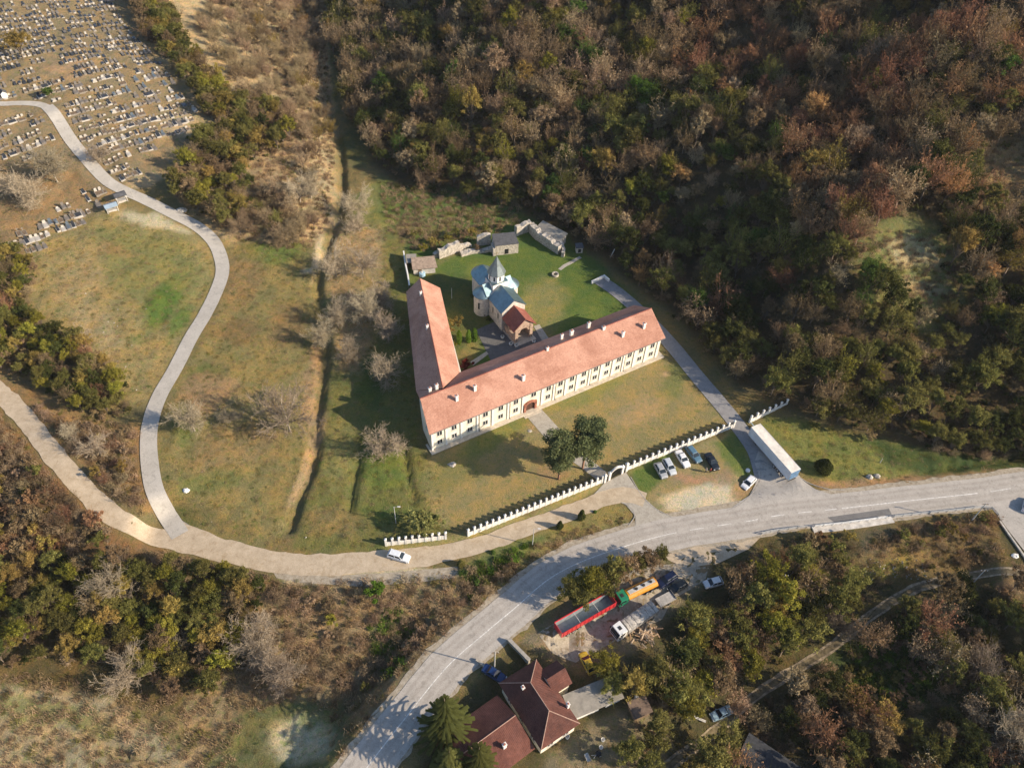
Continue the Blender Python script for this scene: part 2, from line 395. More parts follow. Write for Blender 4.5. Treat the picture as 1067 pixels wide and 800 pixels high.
# front lawn
zone([(452, 472), (560, 425), (688, 368), (720, 395), (756, 438), (645, 488), (480, 552), (455, 548), (440, 500)], (.235, .185, .085), 4)
blob(520, 455, 50, 12, (.14, .155, .045), .8, -22); blob(470, 495, 40, 20, (.17, .155, .055), .7, -10); blob(610, 410, 60, 10, (.17, .175, .055), .7, -22); blob(700, 395, 16, 22, (.13, .15, .045), .6, 30)
blob(660, 430, 34, 16, (.29, .21, .115), .8, -20); blob(600, 455, 26, 18, (.21, .18, .07), .5); blob(690, 388, 5, 4, (.38, .26, .17), .8); blob(560, 446, 14, 8, (.3, .2, .12), .6); blob(575, 495, 20, 8, (.29, .17, .1), .5)
# verge and triangle
zone([(404, 569), (470, 562), (490, 558), (630, 504), (634, 510), (560, 547), (520, 561), (470, 574), (404, 576)], (.24, .20, .085), 3)
zone([(470, 592), (500, 576), (540, 561), (600, 539), (632, 528), (648, 524), (658, 532), (656, 546), (610, 556), (565, 577), (520, 606), (480, 640), (470, 600)], (.21, .17, .065), 3)
zone([(482, 588), (520, 572), (560, 557), (580, 556), (530, 590), (500, 600), (482, 605)], (.11, .14, .045), 4, .8)
# parking patch
zone([(655, 492), (765, 447), (789, 478), (792, 498), (780, 516), (745, 536), (700, 541), (675, 530)], (.235, .19, .10), 2)
zone([(655, 492), (700, 474), (700, 492), (680, 512), (668, 520)], (.09, .13, .035), 4)
zone([(742, 460), (764, 449), (786, 478), (791, 496), (765, 496), (752, 478)], (.12, .15, .045), 3)
zone([(712, 510), (750, 500), (768, 516), (755, 531), (720, 538), (694, 534), (690, 520)], (.46, .40, .32), 5)
blob(722, 498, 26, 6, (.33, .19, .13), .8); blob(772, 510, 16, 8, (.28, .17, .1), .7, -40); blob(752, 500, 12, 10, (.30, .19, .12), .7)
# grass beyond the trailer
zone([(800, 432), (840, 440), (905, 455), (940, 460), (1010, 480), (1100, 480), (1100, 498), (930, 512), (855, 508), (830, 482), (790, 445)], (.15, .15, .045), 4)
zone([(900, 455), (1010, 475), (1100, 480), (1100, 495), (960, 495), (920, 480)], DGRASS, 6)
zone([(845, 502), (930, 496), (1000, 494), (1100, 485), (1100, 498), (930, 512), (858, 510)], (.27, .17, .10), 3)
# clearings in the hillside
zone([(880, 235), (930, 215), (1000, 245), (1010, 320), (960, 350), (905, 320)], (.165, .165, .065), 14, .85); blob(950, 262, 34, 16, (.36, .29, .19), .7, 20); blob(965, 300, 30, 8, (.32, .24, .15), .7, 15)
zone([(1000, 130), (1120, 120), (1120, 260), (1030, 230)], (.25, .17, .09), 12, .8)
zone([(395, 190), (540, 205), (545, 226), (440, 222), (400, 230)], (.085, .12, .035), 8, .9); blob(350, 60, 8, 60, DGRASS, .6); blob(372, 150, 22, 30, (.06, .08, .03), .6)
# slope left, between the roads and below
zone([(-60, 375), (20, 370), (60, 410), (100, 440), (150, 440), (160, 500), (172, 540), (110, 520), (60, 465), (0, 400)], (.20, .13, .065), 5)
zone([(-200, 410), (0, 430), (90, 530), (130, 562), (280, 605), (300, 640), (120, 640), (-200, 640)], (.18, .105, .055), 6)
zone([(-200, 590), (130, 575), (290, 610), (280, 700), (220, 740), (0, 710), (-200, 710)], (.10, .075, .035), 8)
zone([(270, 612), (480, 604), (490, 640), (440, 690), (350, 800), (200, 800), (190, 730), (260, 690)], (.235, .17, .10), 6)
blob(405, 670, 20, 32, (.09, .12, .04), .7, -30); blob(340, 635, 60, 16, BROWN, .5); blob(330, 680, 30, 40, (.30, .2, .12), .6, 10)
zone([(-60, 722), (60, 715), (130, 735), (200, 790), (220, 900), (-60, 900)], (.27, .215, .14), 6)
zone([(-60, 722), (40, 728), (90, 738), (125, 765), (100, 770), (60, 752), (-60, 745)], (.13, .15, .05), 5, .6)
zone([(215, 800), (250, 745), (300, 728), (360, 730), (372, 760), (340, 810), (230, 860)], (.12, .12, .055), 7)
blob(312, 770, 44, 28, (.42, .37, .27), .95, -10); blob(322, 752, 14, 10, (.08, .12, .05), .7); blob(300, 775, 8, 6, (.09, .13, .05), .6)
blob(380, 725, 26, 44, (.16, .11, .065), .7, 40)
blob(390, 598, 90, 9, (.42, .345, .25), 1, -2); blob(320, 600, 30, 7, (.42, .345, .25), .8)
# yard, creek and bottom right
zone([(470, 730), (520, 690), (560, 655), (610, 620), (700, 590), (790, 560), (930, 548), (1040, 538), (1100, 580), (1100, 900), (380, 900)], (.085, .07, .035), 5)
zone([(540, 670), (600, 625), (690, 590), (745, 585), (740, 606), (700, 640), (660, 680), (600, 690)], (.20, .155, .105), 6)
zone([(560, 668), (640, 655), (650, 690), (610, 705), (570, 690)], (.24, .16, .095), 6, .8)
zone([(570, 790), (600, 760), (650, 735), (690, 745), (700, 800), (560, 850)], (.21, .165, .11), 6, .8)
zone([(930, 545), (1035, 538), (1050, 600), (960, 600), (880, 600)], (.19, .13, .06), 8, .8); blob(925, 592, 34, 12, (.17, .16, .045), .8, -15); blob(1060, 612, 30, 14, (.25, .17, .1), .8)
blob(900, 690, 60, 30, (.05, .075, .022), .6); blob(950, 720, 50, 40, (.055, .08, .022), .6)
zone([(900, 545), (935, 550), (930, 580), (890, 575)], (.10, .085, .06), 6, .7)
# rows of worn ground in the cemetery and old plough lines in the bottom field
me = bpy.data.meshes.new('ground')
nxg, nyg = XX.shape
co = np.stack([XX, YY, ZZ], -1).reshape(-1, 3).astype(np.float32)
ii, jj = np.meshgrid(np.arange(nxg-1), np.arange(nyg-1), indexing='ij'); base = (ii*nyg+jj).reshape(-1)
fc = np.stack([base, base+nyg, base+nyg+1, base+1], -1).astype(np.int32)
me.vertices.add(len(co)); me.vertices.foreach_set('co', co.reshape(-1))
me.loops.add(fc.size); me.loops.foreach_set('vertex_index', fc.reshape(-1))
me.polygons.add(len(fc)); me.polygons.foreach_set('loop_start', np.arange(0, fc.size, 4, dtype=np.int32)); me.polygons.foreach_set('loop_total', np.full(len(fc), 4, np.int32))
me.update(calc_edges=True); me.polygons.foreach_set('use_smooth', np.ones(len(fc), bool))
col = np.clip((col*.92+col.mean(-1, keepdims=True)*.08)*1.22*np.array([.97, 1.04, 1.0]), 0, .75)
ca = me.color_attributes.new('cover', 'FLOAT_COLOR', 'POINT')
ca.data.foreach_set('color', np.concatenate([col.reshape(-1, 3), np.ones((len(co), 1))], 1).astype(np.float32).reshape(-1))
def ground_mat():
    m, n, b, _ = _mat('ground_cover'); b.inputs['Roughness'].default_value = .95; b.inputs['Specular IOR Level'].default_value = .05
    at = n.nodes.new('ShaderNodeAttribute'); at.attribute_name = 'cover'
    f1 = noise(n, .22, 6, .7); f2 = noise(n, 1.1, 5, .75, dist=.4); f3 = noise(n, 4.5, 4, .8)
    dry = mixc(n, at.outputs['Color'], (1.5, 1.2, .95), ramp(n, f1, [(.42, 0), (.66, 1)]), 'MULTIPLY')
    grn = mixc(n, dry, (.62, .86, .55), ramp(n, f2, [(.32, 1), (.5, 0)]), 'MULTIPLY')
    paler = mixc(n, grn, (1.65, 1.5, 1.3), ramp(n, f3, [(.54, 0), (.68, 1)]), 'MULTIPLY')  # paler flecks where the fine noise runs high
    drk = mixc(n, paler, (.5, .5, .48), ramp(n, f3, [(.3, 1), (.46, 0)]), 'MULTIPLY')
    n.links.new(drk, b.inputs['Base Color'])
    v = n.nodes.new('ShaderNodeMath'); v.operation = 'ADD'; n.links.new(f2, v.inputs[0]); n.links.new(f3, v.inputs[1])
    bump(n, b, v.outputs[0], .55, .8); return m
me.materials.append(ground_mat())
ground = bpy.data.objects.new('ground', me); C.objects.link(ground); tag(ground, kind='structure')

# ------------------------------------------------------------------ roads and paving
def asphalt(name, c1, c2, sc=.35, patch=(.8, .8, .8)):
    m, n, b, _ = _mat(name); b.inputs['Roughness'].default_value = .88; b.inputs['Specular IOR Level'].default_value = .15
    f1 = noise(n, sc, 5, .7); f2 = noise(n, 6, 3, .7); f3 = noise(n, .9, 4, .6, sc3=(1, 1, 1), dist=1.2)
    c = ramp(n, f1, [(.32, c2), (.68, c1)])
    c = mixc(n, c, patch, ramp(n, f3, [(.56, 0), (.62, .8)]), 'MULTIPLY')
    c = mixc(n, c, (.82, .82, .82), ramp(n, f2, [(.4, 1), (.6, 0)]), 'MULTIPLY')
    n.links.new(c, b.inputs['Base Color']); bump(n, b, f2, .03, .4); return m
M_ASPH = asphalt('worn_asphalt', (.49, .45, .40), (.39, .36, .32))
def wheel_worn(m, amt=.82, k=4):
    n = m.node_tree; b = [x for x in n.nodes if x.type == 'BSDF_PRINCIPLED'][0]; src = b.inputs['Base Color'].links[0].from_socket
    at = n.nodes.new('ShaderNodeAttribute'); at.attribute_name = 'across'; f = noise(n, .5, 3, .6)
    a = n.nodes.new('ShaderNodeMath'); a.operation = 'MULTIPLY_ADD'; a.inputs[1].default_value = .12; n.links.new(f, a.inputs[0]); n.links.new(at.outputs['Fac'], a.inputs[2])
    r = ramp(n, a.outputs[0], [(0, 0), (1, 0)]); el = r.node.color_ramp.elements
    mr = n.nodes.new('ShaderNodeMapRange'); mr.inputs[1].default_value = -1; mr.inputs[2].default_value = 1; n.links.new(a.outputs[0], mr.inputs[0]); n.links.new(mr.outputs[0], r.node.inputs[0])
    for p, v in ((.13, .1), (.18, 1), (.26, .2), (.37, .9), (.45, .1), (.57, .1), (.65, .9), (.74, .2), (.84, 1), (.9, .1)): e = el.new(p); e.color = (v, v, v, 1)
    n.links.new(mixc(n, src, (amt, amt*.985, amt*.97), r, 'MULTIPLY'), b.inputs['Base Color']); return m
M_ROAD = wheel_worn(asphalt('road_asphalt', (.52, .475, .42), (.42, .385, .34)), .84)
M_DRIVE = asphalt('drive_asphalt', (.33, .32, .31), (.26, .25, .245))
M_CONC = asphalt('lane_concrete', (.54, .50, .44), (.44, .405, .35), .25)
M_DIRT = asphalt('pale_dirt', (.58, .475, .345), (.43, .34, .235), .5, (.88, .84, .78))
M_GRAV = asphalt('gravel', (.48, .42, .33), (.30, .25, .18), 1.2, (.7, .64, .55))
M_DARKPAVE = asphalt('dark_paving', (.17, .165, .16), (.115, .115, .115), 1.0)
M_PAVE = asphalt('path_paving', (.48, .44, .37), (.38, .34, .28), 1.2)
M_WHITE = mat('road_paint', (.72, .70, .66), .8, var=.25, sc=2.5)
def ribbon(name, cl, wl, wr, m, dz=.05, tex=None, edge=.0, kind='structure', per=1.0):
    cl = np.array(cl); tn = np.gradient(cl[:, :2], axis=0); tn /= np.linalg.norm(tn, axis=1)[:, None]+1e-9
    nl = np.stack([-tn[:, 1], tn[:, 0]], -1); N = len(cl)
    wl = np.broadcast_to(np.array(wl, float), (N,)).copy(); wr = np.broadcast_to(np.array(wr, float), (N,)).copy()
    if edge:
        s = np.cumsum(np.r_[0, np.linalg.norm(np.diff(cl[:, :2], axis=0), axis=1)])
        wl += edge*fbm(s/3, s*0+3.3, 3)+edge*.6*fbm(s/.9, s*0+1.3, 2); wr += edge*fbm(s/3, s*0+8.3, 3)+edge*.6*fbm(s/.9, s*0+6.3, 2)
    k = max(2, int(np.max(wl+wr)/per)+1); vs = []; fs = []
    for i in range(N):
        for j in range(k+1):
            o = wl[i]+(-wr[i]-wl[i])*j/k; p = cl[i, :2]+nl[i]*o
            vs.append((p[0], p[1]))
    vs = np.array(vs); z = hgrid(vs[:, 0], vs[:, 1])+dz
    b = MB(); b.v = [(float(a), float(c), float(zz)) for (a, c), zz in zip(vs, z)]
    acr = [2*j/k-1 for i in range(N) for j in range(k+1)]
    for i in range(N-1):
        for j in range(k):
            a = i*(k+1)+j; b.f.append((a, a+k+1, a+k+2, a+1)); b.m.append(0)
    o = b.build(name, m, smooth=True); at_ = o.data.attributes.new('across', 'FLOAT', 'POINT'); at_.data.foreach_set('value', np.array(acr, np.float32))
    if kind: tag(o, kind=kind)
    return o
def patch(name, pts, m, dz=.05, world=False, kind='structure', step=1.0, edge=0.):
    """a draped polygon of paving: grid cells clipped to the outline"""
    import bmesh
    W = [np.array(p[:2]) for p in pts] if world else [T(*p)[:2] for p in pts]
    bm = bmesh.new(); vs = [bm.verts.new((p[0], p[1], 0)) for p in W]; bm.faces.new(vs)
    xs = [p[0] for p in W]; ys = [p[1] for p in W]
    for lo, hi, nrm in ((min(xs), max(xs), (1, 0, 0)), (min(ys), max(ys), (0, 1, 0))):
        t = lo+step
        while t < hi:
            bmesh.ops.bisect_plane(bm, geom=bm.verts[:]+bm.edges[:]+bm.faces[:], plane_co=(t if nrm[0] else 0, t if nrm[1] else 0, 0), plane_no=nrm); t += step
    for v in bm.verts:
        v.co.z = float(hgrid(v.co.x, v.co.y))+dz
    bmesh.ops.recalc_face_normals(bm, faces=bm.faces[:])
    if sum(f.normal.z for f in bm.faces) < 0: bmesh.ops.reverse_faces(bm, faces=bm.faces[:])
    me = bpy.data.meshes.new(name); bm.to_mesh(me); bm.free(); me.materials.append(m)
    o = bpy.data.objects.new(name, me); C.objects.link(o)
    if kind: tag(o, kind=kind)
    return o
mw = roads['main'][0]
ribbon('road_shoulder', mw, 4.9, 4.2, M_GRAV, .06, edge=.5)
ribbon('main_road', mw, 3.7, 3.7, M_ROAD, .115, edge=.12, per=.45)
_aw = 1.9+.45*(1-sstep(-24, -8, roads['access'][0][:, 0]))
ribbon('access_road', roads['access'][0], _aw, _aw, M_DIRT, .11, edge=.35)
ribbon('dirt_track', roads['track_west'][0], 2.0, 2.0, M_DIRT, .1, edge=.35)
ribbon('concrete_lane', roads['lane'][0], 1.75, 1.75, M_CONC, .14, edge=.04)
ribbon('cemetery_path', roads['lane_end'][0], 1.3, 1.3, M_CONC, .07, edge=.1)
ribbon('driveway', roads['drive'][0], 2.0, 2.0, M_DRIVE, .09, edge=.04)
ribbon('farm_track', roads['farm_track'][0], .75, .75, mat('track_soil', (.19, .15, .085), .95, sc=.9, var=.35), .04, edge=.5)
for s in (-.75, .75):
    cl = roads['farm_track'][0].copy(); tn = np.gradient(cl[:, :2], axis=0); tn /= np.linalg.norm(tn, axis=1)[:, None]; cl[:, 0] += -tn[:, 1]*s; cl[:, 1] += tn[:, 0]*s
    ribbon('wheel_rut', cl, .22, .22, mat('rut_soil', (.34, .27, .18), .95, sc=1.2, var=.35), .06, edge=.25)
patch('side_road', [(1033, 528), (1067, 515), (1150, 512), (1150, 640), (1085, 590), (1067, 574), (1050, 552)], M_ASPH, .1)
patch('road_apron', [(790, 470), (786, 482), (791, 497), (781, 516), (760, 531), (740, 543), (800, 550), (900, 526), (850, 510), (836, 500), (829, 492)], M_ASPH, .105)
patch('gate_forecourt', [(630, 503), (652, 492), (668, 516), (688, 534), (712, 542), (745, 545), (700, 560), (650, 568), (662, 552), (662, 538), (652, 526), (640, 521), (622, 526), (616, 518)], M_PAVE, .1)
patch('yard_entrance', [(690, 566), (745, 552), (800, 552), (780, 572), (745, 588), (715, 592), (690, 580), (668, 584)], M_DIRT, .03)
patch('yard_gravel', [(665, 590), (740, 584), (735, 604), (700, 625), (690, 645), (640, 668), (600, 690), (575, 680), (560, 660), (600, 636)], M_GRAV, .03)
patch('gravel_verge', [(285, 596), (340, 600), (400, 597), (455, 592), (478, 590), (474, 602), (440, 606), (380, 611), (310, 607), (288, 602)], M_GRAV, .035)
patch('entrance_path', [(548, 433), (562, 424), (585, 449), (604, 470), (632, 492), (626, 503), (604, 486), (580, 470)], M_PAVE, .05)
patch('courtyard_paving', [(496, 344), (522, 332), (536, 346), (560, 345), (570, 356), (540, 380), (512, 377)], M_DARKPAVE, .05)
patch('garden_path', [(490, 377), (507, 366), (509, 369), (493, 381)], M_PAVE, .055)
patch('church_path', [(556, 340), (562, 338), (574, 356), (567, 359)], M_PAVE, .06)
# kerbs
def kerb(name, pts, wd=.18, h=.13, m=None, world=False, step=1.0):
    cl = spline([p if world else T(*p) for p in pts], step); tn = np.gradient(cl[:, :2], axis=0); tn /= np.linalg.norm(tn, axis=1)[:, None]
    nl = np.stack([-tn[:, 1], tn[:, 0]], -1); b = MB(); z = hgrid(cl[:, 0], cl[:, 1])
    for i in range(len(cl)):
        for s, dz in ((-1, -.1), (-1, h), (1, h), (1, -.1)):
            b.v.append((float(cl[i, 0]+nl[i, 0]*s*wd/2), float(cl[i, 1]+nl[i, 1]*s*wd/2), float(z[i]+dz)))
    for i in range(len(cl)-1):
        for k in range(3): a = i*4+k; b.f.append((a, a+1, a+5, a+4)); b.m.append(0)
    return tag(b.build(name, m or M_KERB), kind='structure')
M_KERB = mat('kerb_concrete', (.36, .33, .29), .9, sc=2)
kerb('kerb', [(657, 497), (668, 515), (680, 528), (700, 539)])
kerb('kerb', [(792, 489), (792, 500), (783, 515), (770, 526), (757, 532)])
kerb('kerb', [(829, 494), (840, 502), (860, 509), (880, 511)])
kerb('kerb', [(655, 547), (661, 539), (659, 531), (650, 524.5)])
kerb('kerb', [(170, 545), (155, 515), (148, 480), (149, 446), (158, 418), (170, 396)], .12, .05)
kerb('kerb', [(165, 503), (178, 532), (205, 552), (240, 570)], .14, .08)
# painted markings
def stripe(name, i0, off, L, gap, w_, cl=mw, dz=.125, n0=0, n1=None):
    s = np.r_[0, np.cumsum(np.linalg.norm(np.diff(cl[:, :2], axis=0), axis=1))]; t = n0; end = n1 or s[-1]
    tn = np.gradient(cl[:, :2], axis=0); tn /= np.linalg.norm(tn, axis=1)[:, None]; b = MB()
    while t < end:
        q = np.linspace(t, min(t+L, end), max(2, int(L)+1)); x = np.interp(q, s, cl[:, 0]); y = np.interp(q, s, cl[:, 1]); tx = np.interp(q, s, tn[:, 0]); ty = np.interp(q, s, tn[:, 1])
        for e in (1, -1):
            pass
        P0 = [(x[i]-ty[i]*(off+w_/2), y[i]+tx[i]*(off+w_/2)) for i in range(len(q))]; P1 = [(x[i]-ty[i]*(off-w_/2), y[i]+tx[i]*(off-w_/2)) for i in range(len(q))]
        k = len(b.v); zz = lambda p: float(hgrid(*p))+dz
        for a, c in zip(P0, P1): b.v += [(float(a[0]), float(a[1]), zz(a)), (float(c[0]), float(c[1]), zz(c))]
        for i in range(len(q)-1): b.f.append((k+2*i, k+2*i+2, k+2*i+3, k+2*i+1)[::-1]); b.m.append(0)
        t += L+gap
    return tag(b.build(name, M_WHITE), kind='structure')
sm = np.r_[0, np.cumsum(np.linalg.norm(np.diff(mw[:, :2], axis=0), axis=1))]
def s_at(px, py):
    p = T(px, py); return sm[np.argmin((mw[:, 0]-p[0])**2+(mw[:, 1]-p[1])**2)]
stripe('centre_line', 0, 0, 200, 1, .16, n1=s_at(690, 558))
stripe('centre_line', 0, 0, 3, 3, .15, n0=s_at(690, 558), n1=s_at(870, 530))
stripe('centre_line', 0, 0, 200, 1, .17, n0=s_at(877, 530), n1=s_at(1020, 514))
stripe('centre_line', 0, 0, 5, 4, .15, n0=s_at(1030, 512))
# repair patch on the road near the bridge
patch('asphalt_repair', [(862, 539), (926, 530), (929, 536), (870, 545)], asphalt('repair_asphalt', (.22, .21, .2), (.17, .165, .16)), .12)

# ------------------------------------------------------------------ building materials
def tiles(name, c1, c2, ang_u=(1, 0)):
    """clay tiles: fine courses in the tile relief, slow weathering in the colour"""
    m, n, b, _ = _mat(name); b.inputs['Roughness'].default_value = .85; b.inputs['Specular IOR Level'].default_value = .2
    f1 = noise(n, .28, 6, .7); f2 = noise(n, 3.0, 4, .8)
    f0 = noise(n, .09, 5, .75, dist=.8); c = ramp(n, f1, [(.33, c2), (.66, c1)]); c = mixc(n, c, (.82, .77, .75), ramp(n, f0, [(.44, 1), (.56, 0)]), 'MULTIPLY'); c = mixc(n, c, (.74, .72, .72), ramp(n, f2, [(.36, 1), (.58, 0)]), 'MULTIPLY')
    tc = n.nodes.new('ShaderNodeTexCoord'); wv = n.nodes.new('ShaderNodeTexWave'); wv.inputs['Scale'].default_value = 1.1; wv.bands_direction = 'X'; wv.inputs['Distortion'].default_value = .3
    wy = n.nodes.new('ShaderNodeTexWave'); wy.inputs['Scale'].default_value = .9; wy.bands_direction = 'Y'; wy.wave_profile = 'SAW'
    n.links.new(tc.outputs['Object'], wv.inputs[0]); n.links.new(tc.outputs['Object'], wy.inputs[0])
    a = n.nodes.new('ShaderNodeMath'); a.operation = 'ADD'; n.links.new(wv.outputs[1], a.inputs[0]); n.links.new(wy.outputs[1], a.inputs[1])
    n.links.new(c, b.inputs['Base Color']); bump(n, b, a.outputs[0], .05, .5); return m
M_TILE = tiles('clay_tiles', (.58, .325, .235), (.46, .24, .17))
M_TILE_OLD = tiles('old_clay_tiles', (.19, .08, .06), (.10, .048, .04))
M_TILE_PORCH = tiles('porch_tiles', (.40, .155, .11), (.28, .10, .08))
M_WALL = mat('cream_plaster', (.80, .73, .58), .9, var=.08, sc=.6, bmp=.01)
M_WALLY = mat('yellow_plaster', (.80, .69, .47), .9, var=.08, sc=.6)
M_WHITEW = mat('white_plaster', (.80, .77, .71), .9, var=.08, sc=1)
M_PLINTH = mat('plinth_stone', (.55, .48, .38), .9, var=.15, sc=1.2)
M_FRAME = mat('window_frame', (.70, .68, .64), .6, var=.08)
M_GLASS = glassy('window_glass')
M_PIPE = mat('drainpipe_grey', (.22, .20, .19), .5, var=.1)
M_LEAD = mat('lead_sheet', (.21, .30, .325), .42, metal=.75, var=.12, sc=.8)
M_STONE = mat('rubble_stone', (.50, .45, .38), .95, var=.3, sc=1.8, bmp=.12)
M_STONE2 = mat('church_stone', (.60, .55, .48), .92, var=.16, sc=1.5, bmp=.05)
M_BRICK = mat('red_brick', (.36, .15, .10), .9, var=.2, sc=3, bmp=.03)
M_SLATE = mat('dark_roofing', (.10, .10, .105), .8, var=.2, sc=1.5, bmp=.03)
M_WOOD = mat('weathered_wood', (.24, .17, .11), .9, var=.3, sc=4, bmp=.02)
M_BLACK = mat('black_metal_and_shade', (.02, .02, .02), .5, var=.2)
M_SHEET = mat('fibre_cement_sheet', (.29, .265, .225), .9, var=.15, sc=.8, bmp=.02)
M_RIDGE = mat('ridge_tile', (.40, .26, .2), .9, var=.15, sc=3)

def gable_chimney(parent, x, y, z0, h, s=.62, wd=None):
    s *= .85; h *= .92
    b = MB(); wd = wd or s*.8
    b.box(x-s/2, x+s/2, y-wd/2, y+wd/2, z0, z0+h); b.box(x-s/2-.08, x+s/2+.08, y-wd/2-.08, y+wd/2+.08, z0+h, z0+h+.14)
    c = b.build('chimney', M_WHITEW, parent)
    k = MB(); k.box(x-s*.3, x+s*.3, y-wd*.3, y+wd*.3, z0+h+.143, z0+h+.34); k.build('chimney_pot', M_BRICK, c)
    return c
def window(parent, x, y, z, w_, h, face=(0, -1), frame=M_FRAME, depth=.06, pane=M_GLASS, bars=True):
    """a window on a wall: frame proud of the plaster, pane just inside it"""
    ux, uy = -face[1], face[0]; ux, uy = -ux, -uy
    def bx(b, a0, a1, d0, d1, z0, z1):
        vs = [(x+ux*a+face[0]*d, y+uy*a+face[1]*d, zz) for zz in (z0, z1) for a, d in ((a0, d0), (a1, d0), (a1, d1), (a0, d1))]
        b.add(vs, [(3, 2, 1, 0), (4, 5, 6, 7), (0, 1, 5, 4), (1, 2, 6, 5), (2, 3, 7, 6), (3, 0, 4, 7)])
    b = MB(); t = .09
    bx(b, -w_/2-t, w_/2+t, -.02, depth, z-t, z); bx(b, -w_/2-t, w_/2+t, -.02, depth, z+h, z+h+t)
    bx(b, -w_/2-t, -w_/2, -.02, depth, z, z+h); bx(b, w_/2, w_/2+t, -.02, depth, z, z+h)
    if bars: bx(b, -.05, .05, -.02, depth*.8, z, z+h)
    fr = b.build('window', frame, parent)
    p = MB(); bx(p, -w_/2+.003, w_/2-.003, -.015, .02, z+.003, z+h-.003); p.build('pane', pane, fr)
    s = MB(); bx(s, -w_/2-.16, w_/2+.16, .003, .15, z-t-.09, z-t-.003); s.build('sill', M_PLINTH, fr)
    return fr

# ------------------------------------------------------------------ monastery residence
A = G(449.8, 469.5); Bp = G(684.7, 371.2); u = (Bp-A)/np.linalg.norm(Bp-A); azu = math.atan2(u[1], u[0])
A[2] = float(hgrid(A[0], A[1]))-.02
HE, HR = 6.75, 10.7
mon = thing('monastery_residence', 'long two storey cream building with clay tiled roof in an L shape round the courtyard', 'building', A, azu)
foot_main = [(0, 0), (61.6, 0), (61.6, 11.9), (13.6, 11.9), (22.0, 40.4), (14.8, 43.0), (2.9, 11.8), (.9, 6.2)]
b = MB(); b.prism(foot_main, -.5, HE-.1)
# gable ends
b.add([(61.6, 0, HE-.1), (61.6, 11.9, HE-.1), (61.6, 6.1, HR-.3), (61.3, 0, HE-.1), (61.3, 11.9, HE-.1), (61.3, 6.1, HR-.3)], [(0, 1, 2), (5, 4, 3), (0, 2, 5, 3), (1, 4, 5, 2)])
b.add([(0, 0, HE-.1), (.9, 6.2, HE-.1), (.9, 6.2, HR-.3), (.35, 0, HE-.1), (1.25, 6.2, HE-.1), (1.25, 6.2, HR-.3)], [(0, 2, 1), (3, 4, 5), (0, 3, 5, 2), (1, 2, 5, 4)])
b.add([(22.0, 40.4, HE-.1), (14.8, 43.0, HE-.1), (17.9, 41.7, HR-.35), (21.8, 40.0, HE-.1), (14.6, 42.6, HE-.1), (17.8, 41.3, HR-.35)], [(0, 1, 2), (5, 4, 3), (0, 2, 5, 3), (1, 4, 5, 2)])
b.build('wall', M_WALL, mon)
# roof planes
ez = HE-.12
J = (6.4, 6.6, HR)
rf = MB(); th = .22
rf.slab([(-.55, -.6, ez), (62.3, -.6, ez), (62.3, 6.2, HR), (.75, 6.2, HR)], th)
rf.slab([(62.3, 6.2, HR), (62.3, 12.5, ez), (12.6, 12.5, ez), J, (2.4, 12.2, ez), (.75, 6.2, HR)][:0] or [(62.3, 6.203, HR), (62.3, 12.5, ez), (13.5, 12.5, ez), (6.4, 6.203, HR)], th)
rf.slab([(6.397, 6.203, HR), (2.3, 12.0, ez), (.75, 6.203, HR)], th)
rf.slab([(6.4, 6.8, HR-.01), (17.6, 41.9, HR), (14.2, 43.2, ez), (2.3, 12.05, ez)], th)
rf.slab([(6.45, 6.8, HR-.01), (13.5, 12.55, ez), (22.4, 40.6, ez), (17.6, 41.9, HR)], th)
roof = rf.build('roof', M_TILE, mon)
rg = MB()
rg.tube((.7, 6.2, HR+.0), (62.35, 6.2, HR+.0), .13, n=6); rg.tube((6.5, 7.0, HR), (17.6, 41.9, HR), .13, n=6)
rg.build('ridge', M_TILE_PORCH, roof)
# plinth walk
pl = MB(); pl.box(-.5, 62.9, -1.15, -.02, -.4, .28); pl.box(61.62, 62.9, -.017, 3.0, -.4, .28); pl.box(-.5, -.02, -.017, 2.0, -.4, .27)
pl.build('plinth', M_PLINTH, mon)
lines = [3.6, 7.3, 11.3, 15.1, 19.1, 22.9, 28.0, 31.2, 34.4, 37.5, 41.0, 44.2, 47.6, 50.7, 53.9, 57.3, 60.8]
pipes = (11.3, 19.1, 31.2, 41.0, 50.7)
for x in [.25]+lines:
    k = MB(); k.box(x-.2, x+.2, -.22, -.002, .283, HE-.36); k.build('pilaster', M_WHITEW, mon)
for x in pipes:
    k = MB(); k.tube((x+.45, -.16, .35), (x+.45, -.16, HE-.3), .09, n=6); k.tube((x+.45, -.16, .35), (x+.45, -.5, .31), .09, n=6); k.box(x+.28, x+.62, -.3, -.04, HE-.5, HE-.3); k.build('drainpipe', M_PIPE, mon)
gt = MB(); gt.box(-.5, 62.2, -.74, -.607, ez-.16, ez-.04); gt.build('gutter', M_PIPE, mon)
cc = MB(); cc.box(0, 61.6, -.1, -.004, 3.35, 3.5)
ends = [0]+lines
mids = [(a+c)/2 for a, c in zip([.25]+lines[:-1], lines)]
for i, x in enumerate(mids):
    if i == 6: window(mon, x+.3, 0, 4.3, 1.25, 1.25)
    else:
        window(mon, x+.15, 0, 4.2, 1.15, 1.35); window(mon, x+.15, 0, 1.4, 1.15, 1.35)
for y in (3.3,):
    window(mon, 61.6, y, 4.3, .9, 1.2, (1, 0)); window(mon, 61.6, y, 1.45, .9, 1.2, (1, 0))
# recessed yellow bays between pilasters: thin plaster panels
for i, (a, c) in enumerate(zip([.25]+lines[:-1], lines)):
    if i % 2 == 0 and i != 6:
        pass
